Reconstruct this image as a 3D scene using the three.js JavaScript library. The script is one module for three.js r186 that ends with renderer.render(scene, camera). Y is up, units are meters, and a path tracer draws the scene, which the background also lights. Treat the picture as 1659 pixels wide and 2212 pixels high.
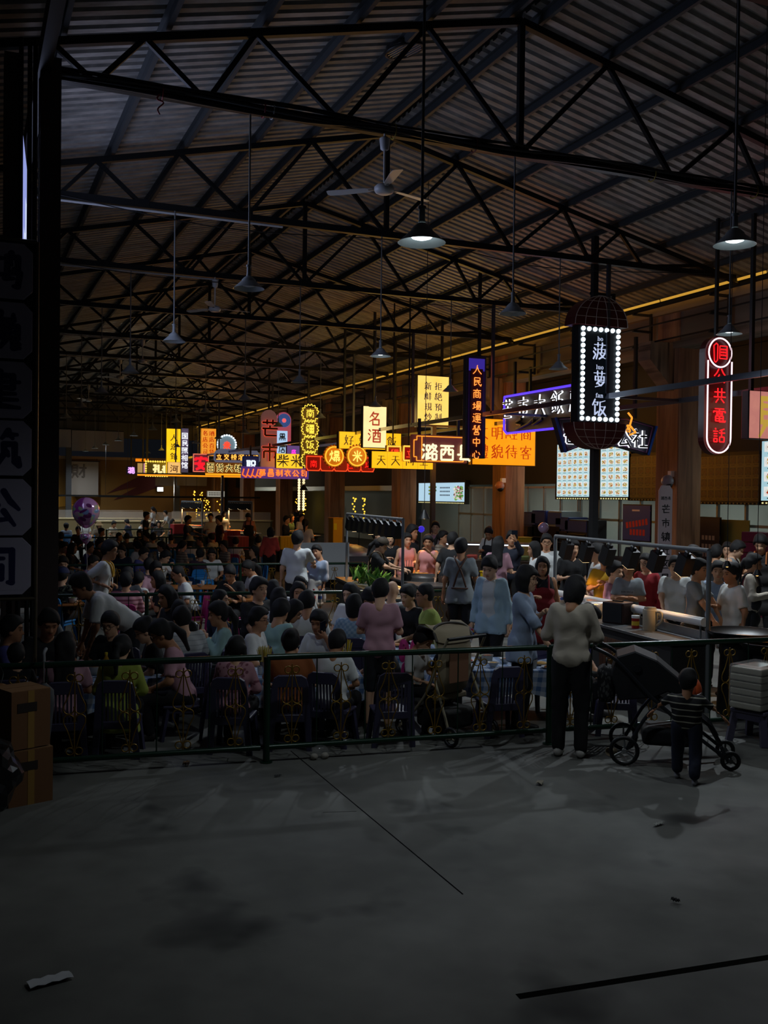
// Night market hall: a steel-roofed food hall seen from its open end.
import * as THREE from 'three';
import { mergeGeometries } from 'three/addons/utils/BufferGeometryUtils.js';
import { RoundedBoxGeometry } from 'three/addons/geometries/RoundedBoxGeometry.js';
import { RectAreaLightUniformsLib } from 'three/addons/lights/RectAreaLightUniformsLib.js';
RectAreaLightUniformsLib.init();

// ---------------------------------------------------------------- camera, sky, exposure
const FPX = 2150, CAMH = 2.3, R = Math.PI / 180;
const scene = new THREE.Scene();
const camera = new THREE.PerspectiveCamera(2 * Math.atan(1106 / FPX) / R, 1659 / 2212, 0.05, 300);
camera.rotation.order = 'YXZ';
camera.position.set(0, CAMH, 0);
camera.rotation.set(-0.93 * R, -22.93 * R, 0.69 * R);
camera.updateMatrixWorld(true);
const renderer = new THREE.WebGLRenderer({ antialias: true });
renderer.toneMapping = THREE.LinearToneMapping;
renderer.toneMappingExposure = 1.0;
renderer.shadowMap.enabled = true;
scene.background = new THREE.Color(0.0035, 0.004, 0.0055);   // night sky over the yard
const SK = 4.6, LEDK = 1.6, LAMPK = 2.2;   // how strongly the lit signs, the LED display and the pendant lamps light their surroundings

// ---------------------------------------------------------------- helpers
const V = (x, y, z) => new THREE.Vector3(x, y, z);
function rng(seed) { let s = seed >>> 0; return () => { s = (s + 0x6d2b79f5) | 0; let t = Math.imul(s ^ (s >>> 15), 1 | s); t = (t + Math.imul(t ^ (t >>> 7), 61 | t)) ^ t; return ((t ^ (t >>> 14)) >>> 0) / 4294967296; }; }
// a pixel of the photograph (1659 x 2212) gives a direction; the distance comes from the plane it meets
const ray = (px, py) => V((px - 829.5) / FPX, (1106 - py) / FPX, -1).applyQuaternion(camera.quaternion);
const onPlane = (px, py, ax, v) => { const d = ray(px, py), k = (v - camera.position[ax]) / d[ax]; return d.multiplyScalar(k).add(camera.position); };
const atY = (px, py, h = 0) => onPlane(px, py, 'y', h);      // meets the level h
const atT = (px, py, t) => onPlane(px, py, 'z', -t);         // meets the cross plane at depth t along the hall
const atX = (px, py, x) => onPlane(px, py, 'x', x);          // meets the long plane at x
const pxScale = (p) => { const v = p.clone().sub(camera.position).applyQuaternion(camera.quaternion.clone().invert()); return FPX / -v.z; };  // pixels per metre at p

const ORD = ['first', 'second', 'third', 'fourth', 'fifth', 'sixth', 'seventh', 'eighth', 'ninth', 'tenth', 'eleventh', 'twelfth', 'thirteenth', 'fourteenth'];
const used = new Map();
function numbered(n) { const c = used.get(n) ?? 0; used.set(n, c + 1); return c ? n + '_' + String(c).padStart(3, '0') : n; }
const lit = (o) => { o.castShadow = o.receiveShadow = true; return o; };
function tag(o, label, category, group, kind) { o.userData = { label, category }; if (group) o.userData.group = group; if (kind) o.userData.kind = kind; return o; }
function thing(name, label, category, pos = [0, 0, 0], turn = 0, group) {
  const o = new THREE.Group(); o.name = numbered(name); scene.add(o); o.position.set(...pos); o.rotation.y = turn; return tag(o, label, category, group);
}
function part(parent, name, geo, m, label) { const o = lit(new THREE.Mesh(Array.isArray(geo) ? join(geo) : geo, m)); o.name = name; parent.add(o); if (label) o.userData.label = label; return o; }
function single(name, geo, m, label, category, group) { const o = part(scene, numbered(name), geo, m); return tag(o, label, category, group); }
function struct(name, geo, m, label) { const o = part(scene, numbered(name), geo, m); o.userData = { kind: 'structure', label, category: 'structure' }; return o; }
function structGroup(name, label) { const o = new THREE.Group(); o.name = numbered(name); scene.add(o); o.userData = { kind: 'structure', label, category: 'structure' }; return o; }
function copy(src, label, group) { const c = src.clone(); c.name = numbered(src.name.replace(/_\d{3}$/, '')); scene.add(c); c.userData = { ...src.userData }; if (label) c.userData.label = label; if (group) c.userData.group = group; return c; }

// geometry shorthands
function norm(g) { if (g.index) g = g.toNonIndexed(); for (const k of Object.keys(g.attributes)) if (!['position', 'normal', 'uv'].includes(k)) g.deleteAttribute(k); if (!g.attributes.uv) g.setAttribute('uv', new THREE.BufferAttribute(new Float32Array(g.attributes.position.count * 2), 2)); return g; }
const join = (l) => (l.length === 1 ? l[0] : mergeGeometries(l.map(norm)));
const mv = (g, x, y, z) => g.translate(x, y, z);
const box = (w, h, d, x = 0, y = 0, z = 0) => new THREE.BoxGeometry(w, h, d).translate(x, y, z);
const rbox = (w, h, d, r = 0.01, x = 0, y = 0, z = 0, s = 2) => new RoundedBoxGeometry(w, h, d, s, Math.min(r, w / 2.02, h / 2.02, d / 2.02)).translate(x, y, z);
const cyl = (r0, r1, h, x = 0, y = 0, z = 0, n = 16, open = false) => new THREE.CylinderGeometry(r1, r0, h, n, 1, open).translate(x, y, z);  // r0 below, r1 above
const ball = (r, x = 0, y = 0, z = 0, n = 12) => new THREE.SphereGeometry(r, n, Math.max(6, n * 0.7 | 0)).translate(x, y, z);
const lathe = (pts, n = 24) => new THREE.LatheGeometry(pts.map((p) => new THREE.Vector2(p[0], p[1])), n);
const Y = V(0, 1, 0);
function bar(a, b, r, n = 6, r2 = r) { const d = b.clone().sub(a), l = d.length(); return new THREE.CylinderGeometry(r2, r, l, n).applyMatrix4(new THREE.Matrix4().compose(a.clone().add(b).multiplyScalar(0.5), new THREE.Quaternion().setFromUnitVectors(Y, d.divideScalar(l)), V(1, 1, 1))); }
function beam(a, b, w, h) {   // rectangular section from a to b, h kept as upright as can be
  const z = b.clone().sub(a), l = z.length(); z.divideScalar(l);
  const up = Math.abs(z.y) > 0.99 ? V(0, 0, 1) : Y, x = up.clone().cross(z).normalize(), y = z.clone().cross(x);
  return new THREE.BoxGeometry(w, h, l).applyMatrix4(new THREE.Matrix4().makeBasis(x, y, z).setPosition(a.clone().add(b).multiplyScalar(0.5)));
}
function tube(pts, r, seg = pts.length * 4, n = 6, closed = false) { return new THREE.TubeGeometry(new THREE.CatmullRomCurve3(pts.map((p) => (p.isVector3 ? p : V(...p))), closed), seg, r, n, closed); }
function poly(pts, r, n = 5) { const g = []; for (let i = 0; i + 1 < pts.length; i++) if (pts[i].distanceTo(pts[i + 1]) > 1e-4) g.push(bar(pts[i], pts[i + 1], r, n)); return g; }
function extrude(pts, depth, bevel = 0, holes = []) {
  const s = new THREE.Shape(pts.map((p) => new THREE.Vector2(p[0], p[1])));
  for (const h of holes) s.holes.push(new THREE.Path(h.map((p) => new THREE.Vector2(p[0], p[1]))));
  return new THREE.ExtrudeGeometry(s, { depth, bevelEnabled: bevel > 0, bevelThickness: bevel, bevelSize: bevel, bevelSegments: 1, curveSegments: 10 });
}

// textures and materials
const noise2 = (() => {
  const h = (x, y, s) => { let n = Math.imul(x, 374761393) + Math.imul(y, 668265263) + Math.imul(s, 2147483647 ^ 0x5bd1e995); n = Math.imul(n ^ (n >>> 13), 1274126177); return ((n ^ (n >>> 16)) >>> 0) / 4294967296; };
  return (x, y, s, wrap) => { const xi = Math.floor(x), yi = Math.floor(y), fx = x - xi, fy = y - yi, u = fx * fx * (3 - 2 * fx), v = fy * fy * (3 - 2 * fy), m = (k) => (wrap ? ((k % wrap) + wrap) % wrap : k);
    const a = h(m(xi), m(yi), s), b = h(m(xi + 1), m(yi), s), c = h(m(xi), m(yi + 1), s), d = h(m(xi + 1), m(yi + 1), s);
    return a + (b - a) * u + (c - a) * v + (a - b - c + d) * u * v; };
})();
function fbm(x, y, s, o, w) { let v = 0, a = 0.5, f = 1; for (let i = 0; i < o; i++) { v += a * noise2(x * f, y * f, s + i, w * f); a *= 0.5; f *= 2; } return v / (1 - Math.pow(0.5, o)); }
function dataTex(n, fn, rep = 1, srgb = true) {
  const d = new Uint8Array(n * n * 4);
  for (let y = 0; y < n; y++) for (let x = 0; x < n; x++) { const c = fn(x / n, y / n), i = (y * n + x) * 4; d[i] = c[0]; d[i + 1] = c[1]; d[i + 2] = c[2]; d[i + 3] = 255; }
  const t = new THREE.DataTexture(d, n, n); t.wrapS = t.wrapT = THREE.RepeatWrapping; t.magFilter = THREE.LinearFilter; if (srgb) t.colorSpace = THREE.SRGBColorSpace; t.repeat.set(rep, rep); t.needsUpdate = true; return t;
}
function canvasTex(w, h, draw, rep) { const c = document.createElement('canvas'); c.width = w; c.height = h; const g = c.getContext('2d'); draw(g, w, h); const t = new THREE.CanvasTexture(c); t.colorSpace = THREE.SRGBColorSpace; if (rep) t.wrapS = t.wrapT = THREE.RepeatWrapping; return t; }
const matCache = new Map();
function mat(color, rough = 0.6, metal = 0, extra) {
  const k = extra ? null : [color, rough, metal].join(); if (k && matCache.has(k)) return matCache.get(k);
  const m = new THREE.MeshPhysicalMaterial({ color, roughness: rough, metalness: metal, ...extra }); if (k) matCache.set(k, m); return m;
}
const glow = (color, k = 1) => mat('#000000', 0.6, 0, { emissive: color, emissiveIntensity: k });
const glowMap = (t, k = 1) => mat('#000000', 0.5, 0, { emissive: '#ffffff', emissiveMap: t, emissiveIntensity: k });
function areaLight(pos, normal, w, h, color, k) { const l = new THREE.RectAreaLight(color, k, w, h); l.position.copy(pos); l.lookAt(pos.clone().sub(normal.clone().multiplyScalar(-1))); l.name = 'glow_light'; scene.add(l); return l; }
const clay = (base, amp, n, seed, f) => dataTex(n, (u, v) => { const a = fbm(u * f, v * f, seed, 5, f), b = fbm(u * f * 6, v * f * 6, seed + 9, 3, f * 6), k = 1 + amp * ((a - 0.5) * 1.6 + (b - 0.5) * 0.7); return base.map((c) => Math.max(0, Math.min(255, c * k))); });
const M = {
  steel: mat('#2b2e30', 0.55, 0.4), black: mat('#0d0d0e', 0.5), darkSteel: mat('#1a1c1d', 0.5, 0.5), grey: mat('#6d7274', 0.5, 0.3), chrome: mat('#b8babc', 0.25, 0.9), white: mat('#d9d9d6', 0.5),
  green: mat('#0d2e1d', 0.3, 0.1), gold: mat('#8a6a1c', 0.35, 0.6), yellow: mat('#e0b400', 0.5), red: mat('#a3151c', 0.5), wood: mat('#8a5426', 0.5), galv: mat('#8d9292', 0.45, 0.6),
};
// ---------------------------------------------------------------- the hall
const RX = 6.25, RH = 8.3, SL = 0.232, EAVE_L = -2.6, EAVE_R = 13.7, CHORD = 6.5, T0 = 10.65, DT = 4.17, NTR = 13, TEND = 62;
const roofY = (x) => RH - SL * Math.abs(x - RX);
// floor: concrete with a sawn joint, a short side cut and an open channel
{
  const strip = (a, b, w) => { const d = b.clone().sub(a).setY(0).normalize(), n = V(-d.z, 0, d.x).multiplyScalar(w / 2); return [a.clone().add(n), b.clone().add(n), b.clone().sub(n), a.clone().sub(n)].map((p) => [p.x, -p.z]); };
  const j0 = atY(628, 1622), j1 = atY(1000, 1932), k0 = atY(698, 1755), k1 = atY(778, 1752), c0 = atY(1118, 2153), c1 = atY(1800, 2046);
  const holes = [strip(j0, j1, 0.011), strip(k0, k1.clone().lerp(k0, 0.1), 0.009), strip(c0, c1, 0.05)];
  const g = extrude([[-14, -8], [30, -8], [30, TEND + 3], [-14, TEND + 3]], 0.05, 0, holes).rotateX(-Math.PI / 2).translate(0, -0.05, 0);
  const ft = dataTex(1024, (u, v) => {
    const a = fbm(u * 6, v * 6, 3, 5, 6), b = fbm(u * 40, v * 40, 13, 3, 40), c = fbm(u * 3, v * 9, 23, 4, 3), s = Math.max(0, fbm(u * 11, v * 11, 51, 4, 11) - 0.69) * 3;
    const k = 100 * (1 + 0.42 * (a - 0.5) + 0.2 * (b - 0.5) + 0.22 * (c - 0.5)) * (1 - Math.min(0.6, s)); return [k, k, k * 0.94];
  }, 1 / 7);
  const rt = dataTex(512, (u, v) => { const k = 150 + 90 * fbm(u * 8, v * 8, 77, 4, 8); return [k, k, k]; }, 1 / 5, false);
  struct('floor', g, mat('#ffffff', 1.0, 0, { map: ft, roughnessMap: rt }), 'grey worn concrete floor of the market hall');
  struct('floor', box(44, 0.1, 78, 8, -0.11, -30), mat('#161513', 0.95), 'dark earth bed under the concrete floor');
}
// roof: corrugated sheets on purlins
{
  const roof = structGroup('ceiling', 'corrugated steel roof sheets on grey purlins');
  const pitch = 0.2085, sheetW = pitch * 5;
  const prof = []; for (let i = 0; i < 5; i++) { const o = i * pitch; prof.push([o, 0], [o + pitch * 0.52, 0], [o + pitch * 0.62, 0.042], [o + pitch * 0.9, 0.042]); } prof.push([sheetW, 0]);
  const sheet = (x0, x1) => { const pos = [], uv = []; for (let i = 0; i + 1 < prof.length; i++) { const [a, h] = prof[i], [b, k] = prof[i + 1]; const q = [[x0, roofY(x0) + h, -a], [x1, roofY(x1) + h, -a], [x1, roofY(x1) + k, -b], [x0, roofY(x0) + k, -b]]; for (const j of [0, 1, 2, 0, 2, 3]) { pos.push(...q[j]); uv.push(q[j][0], -q[j][2]); } }
    const g = new THREE.BufferGeometry(); g.setAttribute('position', new THREE.Float32BufferAttribute(pos, 3)); g.setAttribute('uv', new THREE.Float32BufferAttribute(uv, 2)); g.computeVertexNormals(); return g; };
  const gl = sheet(EAVE_L, RX - 0.12), gr = sheet(RX + 0.12, EAVE_R + 0.5), tex = clay([150, 150, 148], 0.35, 512, 5, 5); tex.repeat.set(0.35, 0.9);
  const mats = [1, 0.94, 0.88].map((k) => mat(new THREE.Color(0.95 * k, 0.93 * k, 0.9 * k), 0.6, 0.15, { map: tex, side: THREE.DoubleSide }));
  const n = Math.ceil((TEND + 2) / sheetW), r = rng(4);
  for (let i = -6; i < n; i++) for (const g of [gl, gr]) part(roof, 'roof_sheet', g, mats[r() * 3 | 0]).position.z = -i * sheetW;
  part(roof, 'ridge_cap', [beam(V(RX - 0.16, RH - 0.0, 6), V(RX - 0.16, RH, -TEND), 0.36, 0.012).translate(0, 0.06, 0), beam(V(RX + 0.16, RH, 6), V(RX + 0.16, RH, -TEND), 0.36, 0.012).translate(0, 0.06, 0)], M.galv);
  const pm = mat('#3e4244', 0.6, 0.3);
  for (const x of [-2.3, -1.1, 0.0, 0.9, 1.95, 3.0, 4.1, 5.0, 6.1, 6.5, 7.55, 8.6, 9.7, 10.75, 11.8, 12.9, 13.8]) {   // Z-section purlins
    const y = roofY(x) - 0.01; part(roof, 'purlin', [box(0.01, 0.1, TEND + 6, x, y - 0.055, -TEND / 2 + 3), box(0.05, 0.01, TEND + 6, x + 0.025, y - 0.105, -TEND / 2 + 3), box(0.05, 0.01, TEND + 6, x - 0.025, y - 0.006, -TEND / 2 + 3)], pm);
  }
}
const trussT = []; for (let k = -1; k < NTR; k++) trussT.push(T0 + DT * k);
{
  const mk = (t, k) => {
    const g = structGroup('roof_truss', 'black steel roof truss with diagonal webs'), z = -t, yb = CHORD, top = (x) => roofY(x) - 0.2;
    const xl = 0.8, xr = 13.4;
    part(g, 'bottom_chord', beam(V(xl - 0.1, yb, z), V(xr, yb, z), 0.09, 0.1), M.darkSteel);
    part(g, 'top_chord', beam(V(EAVE_L + 0.3, top(EAVE_L + 0.3), z), V(RX, top(RX), z), 0.085, 0.085), M.darkSteel);
    part(g, 'top_chord', beam(V(RX, top(RX), z), V(xr + 0.1, top(xr + 0.1), z), 0.085, 0.085), M.darkSteel);
    part(g, 'king_post', beam(V(RX, yb, z), V(RX, top(RX), z), 0.07, 0.07), M.darkSteel);
    const tops = [1.27, 3.33, 4.52, 6.3], bots = [0, 2.32, 3.87, 5.02];
    for (const s of [-1, 1]) for (let i = 0; i < 4; i++) {
      const xt = RX + s * tops[i], xb = RX + s * bots[i]; if (xt < xl || xt > xr - 0.1) continue;
      part(g, 'web', beam(V(xb, yb, z), V(xt, top(xt), z), 0.055, 0.055), M.darkSteel);
      if (i < 3) { const xb2 = RX + s * bots[i + 1]; part(g, 'web', beam(V(xt, top(xt), z), V(xb2, yb, z), 0.055, 0.055), M.darkSteel); }
    }
    if (s_end(k)) part(g, 'web', beam(V(RX - 5.02, yb, z), V(xl, top(xl), z), 0.055, 0.055), M.darkSteel);
    for (const x of [RX, RX + 2.32, RX - 2.32, RX - 3.87, RX + 3.87]) part(g, 'gusset', box(0.2, 0.11, 0.02, x, yb + 0.02, z + 0.04), M.darkSteel);
  };
  function s_end() { return true; }
  trussT.forEach(mk);
  // cable bundle strapped along the near truss, and thinner wires on the next ones
  const cb = thing('cable_bundle', 'bundle of black cables strapped along the front truss chord with plastic ties', 'cable', [0, 0, -T0 + 0.1]);
  const r = rng(8);
  for (let c = 0; c < 5; c++) { const p = []; for (let i = 0; i <= 14; i++) p.push(V(0.75 + i * 0.9, CHORD + 0.06 - 0.025 * c + (r() - 0.5) * 0.07, (r() - 0.5) * 0.05)); part(cb, 'cable', tube(p, 0.014 + 0.008 * r(), 60, 5), c === 2 ? mat('#3d4145', 0.4) : M.black); }
  for (const [x, col] of [[1.9, '#8d2430'], [3.0, '#8d2430'], [3.1, '#9aa0a4'], [4.55, '#9c8a2a'], [5.6, '#5a1f22'], [8.2, '#9c8a2a'], [9.9, '#9c8a2a']]) part(cb, 'tie', new THREE.TorusGeometry(0.085, 0.008, 5, 14).rotateY(Math.PI / 2).translate(x, CHORD, -0.06), mat(col, 0.5));
  part(cb, 'loose_end', tube([[1.86, CHORD - 0.06, 0.04], [1.83, CHORD - 0.12, 0.06], [1.9, CHORD - 0.14, 0.05], [1.84, CHORD - 0.22, 0.05], [1.86, CHORD - 0.27, 0.05]], 0.009, 20, 5), mat('#8d2430', 0.5));
  for (const [t, sag] of [[T0 + DT, 0.25], [T0 + DT * 2, 0.18]]) single('hanging_wire', tube([[1.0, CHORD, -t + 0.06], [3.5, CHORD - sag, -t + 0.2], [7, CHORD - sag * 0.3, -t + 0.06], [9, CHORD - sag, -t + 0.1], [12.8, CHORD, -t + 0.06]], 0.008, 60, 4), M.black, t < 17 ? 'thin black wire sagging under the second truss' : 'thin black wire sagging under the third truss', 'wire');
  // conduit pipes that feed the fans
  for (const k of [1, 2, 4, 5, 7]) single('conduit_pipe', bar(V(0.8, CHORD - 0.09, -(T0 + DT * k) + 0.05), V(4.5, CHORD - 0.09, -(T0 + DT * k) + 0.05), 0.018, 8), mat('#a9abad', 0.4), 'pale conduit pipe under the ' + ORD[k + 1] + ' truss chord leading to the fan row', 'pipe', 'fan conduit pipes');
}
// left steel columns, side gutter wall and end
{
  const hcol = (x, z, w, h, name, label) => { const g = structGroup(name, label); part(g, 'flange', box(w, h, 0.012, 0, h / 2, w / 2), mat('#4a3d3a', 0.6, 0.2)); part(g, 'flange', box(w, h, 0.012, 0, h / 2, -w / 2), mat('#4a3d3a', 0.6, 0.2)); part(g, 'web', box(0.012, h, w, 0, h / 2, 0), mat('#4a3d3a', 0.6, 0.2)); g.position.set(x, 0, z); return g; };
  hcol(0.78, -T0 + 0.12, 0.2, 6.6, 'column', 'rusty brown steel column beside the tall signboard');
  for (let k = 1; k < NTR; k++) hcol(0.78, -(T0 + DT * k), 0.2, 6.6, 'column', 'dark steel column along the open side of the hall');
  hcol(0.42, -T0 + 0.1, 0.14, 6.6, 'column', 'thin dark steel post behind the signboard frame');
  const tp = structGroup('trim_1', 'dark pipes running up beside the steel column');
  for (const x of [0.5, 0.58, 0.63]) part(tp, 'pipe', bar(V(x, 0, -T0 + 0.3), V(x, 6.7, -T0 + 0.3), 0.022, 8), M.black);
  const lbeam = structGroup('beam', 'dark eave beam along the open side of the hall'); part(lbeam, 'beam_body', box(0.12, 0.22, TEND - 6, 0.72, 6.55, -TEND / 2 - 4), M.darkSteel);
}
// right side: old concrete columns, crane beam wall and steel brackets
const WX = 13.6, colT = [16.6, 23.7, 30.8, 37.7, 44.6, 51.2, 57.8], colPrev = [9.6];
{
  const ct = dataTex(512, (u, v) => { const a = fbm(u * 4, v * 4, 31, 5, 4), b = fbm(u * 9, v * 7, 41, 4, 9), c = fbm(u * 60, v * 60, 61, 2, 60), st = Math.max(0, fbm(u * 9, v * 5, 71, 4, 9) - 0.62) * 1.6; const k = (1 + 0.6 * (a - 0.5) + 0.35 * (b - 0.5) + 0.15 * (c - 0.5)) * (1 - Math.min(0.5, st)); return [150 * k, 112 * k * (1 + 0.1 * (a - 0.5)), 82 * k]; }, 0.45);
  const conc = mat('#ffffff', 0.85, 0, { map: ct });
  const ct2 = dataTex(512, (u, v) => { const a = fbm(u * 4, v * 4, 131, 5, 4), b = fbm(u * 26, v * 3, 141, 4, 26), st = Math.max(0, fbm(u * 30, v * 2, 171, 3, 30) - 0.5) * 2.2; const k = (1 + 0.5 * (a - 0.5) + 0.4 * (b - 0.5)) * (1 - Math.min(0.65, st)); return [128 * k, 116 * k, 98 * k]; }, 0.4);
  const conc2 = mat('#ffffff', 0.9, 0, { map: ct2 });
  [...colPrev, ...colT].forEach((t) => {
    const g = structGroup('column', 'brown weathered concrete column of the old factory wall');
    part(g, 'shaft', rbox(0.62, 6.2, 0.72, 0.025, 0, 3.1, 0, 1), conc); part(g, 'corbel', extrude([[0, 0], [-0.62, 0.62], [-0.62, 1.0], [0, 1.0]], 0.4).translate(-0.3, 4.55, -0.2), conc2);
    g.position.set(WX + 0.31, 0, -t - 0.36);
  });
  const w = structGroup('wall_right', 'stained concrete crane beam wall above the columns');
  part(w, 'beam_panel', box(0.35, 0.62, TEND + 4, WX + 0.2, 5.86, -TEND / 2 + 2), conc2);
  part(w, 'beam_flange', box(0.6, 0.2, TEND + 4, WX + 0.2, 6.27, -TEND / 2 + 2), conc2);
  part(w, 'beam_flange', box(0.48, 0.14, TEND + 4, WX + 0.2, 5.5, -TEND / 2 + 2), conc2);
  part(w, 'upper_wall', box(0.25, 0.9, TEND + 4, WX + 0.5, 6.75, -TEND / 2 + 2), conc2);
  for (let i = 0; i < 22; i++) {   // E-shaped steel brackets that once carried the conductor rails
    const z = -8 - i * 2.35, b = structGroup('trim_2', 'dark steel three-armed bracket on the crane beam'), x = WX - 0.05;
    part(b, 'upright', box(0.05, 0.78, 0.06, x - 0.06, 5.85, z), M.steel);
    for (const y of [6.2, 5.85, 5.5]) part(b, 'arm', box(0.5, 0.05, 0.05, x - 0.28, y, z), M.steel);
  }
  for (const y of [6.2, 5.85, 5.5]) struct('trim_3', box(0.025, 0.03, TEND - 6, WX - 0.5, y + 0.04, -TEND / 2 - 2), M.black, 'dark conductor rail carried by the steel brackets');
  // warm LED tube along the eave
  const led = thing('led_strip', 'warm yellow LED tube along the top of the concrete beam', 'light strip', [WX - 0.16, 6.46, 0]);
  for (let z = -8; z > -TEND + 2; z -= 3.02) part(led, 'tube', box(0.03, 0.045, 2.96, 0, 0, z - 1.5), glow('#e0a63c', 0.75));
  for (let z = -9; z > -TEND + 4; z -= 12) { const l = areaLight(V(WX - 0.17, 6.42, z - 6), V(0, -1, 0), 0.05, 11, '#ffb54a', 2.4); l.rotation.set(-Math.PI / 2, 0, 0); }
}
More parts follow.
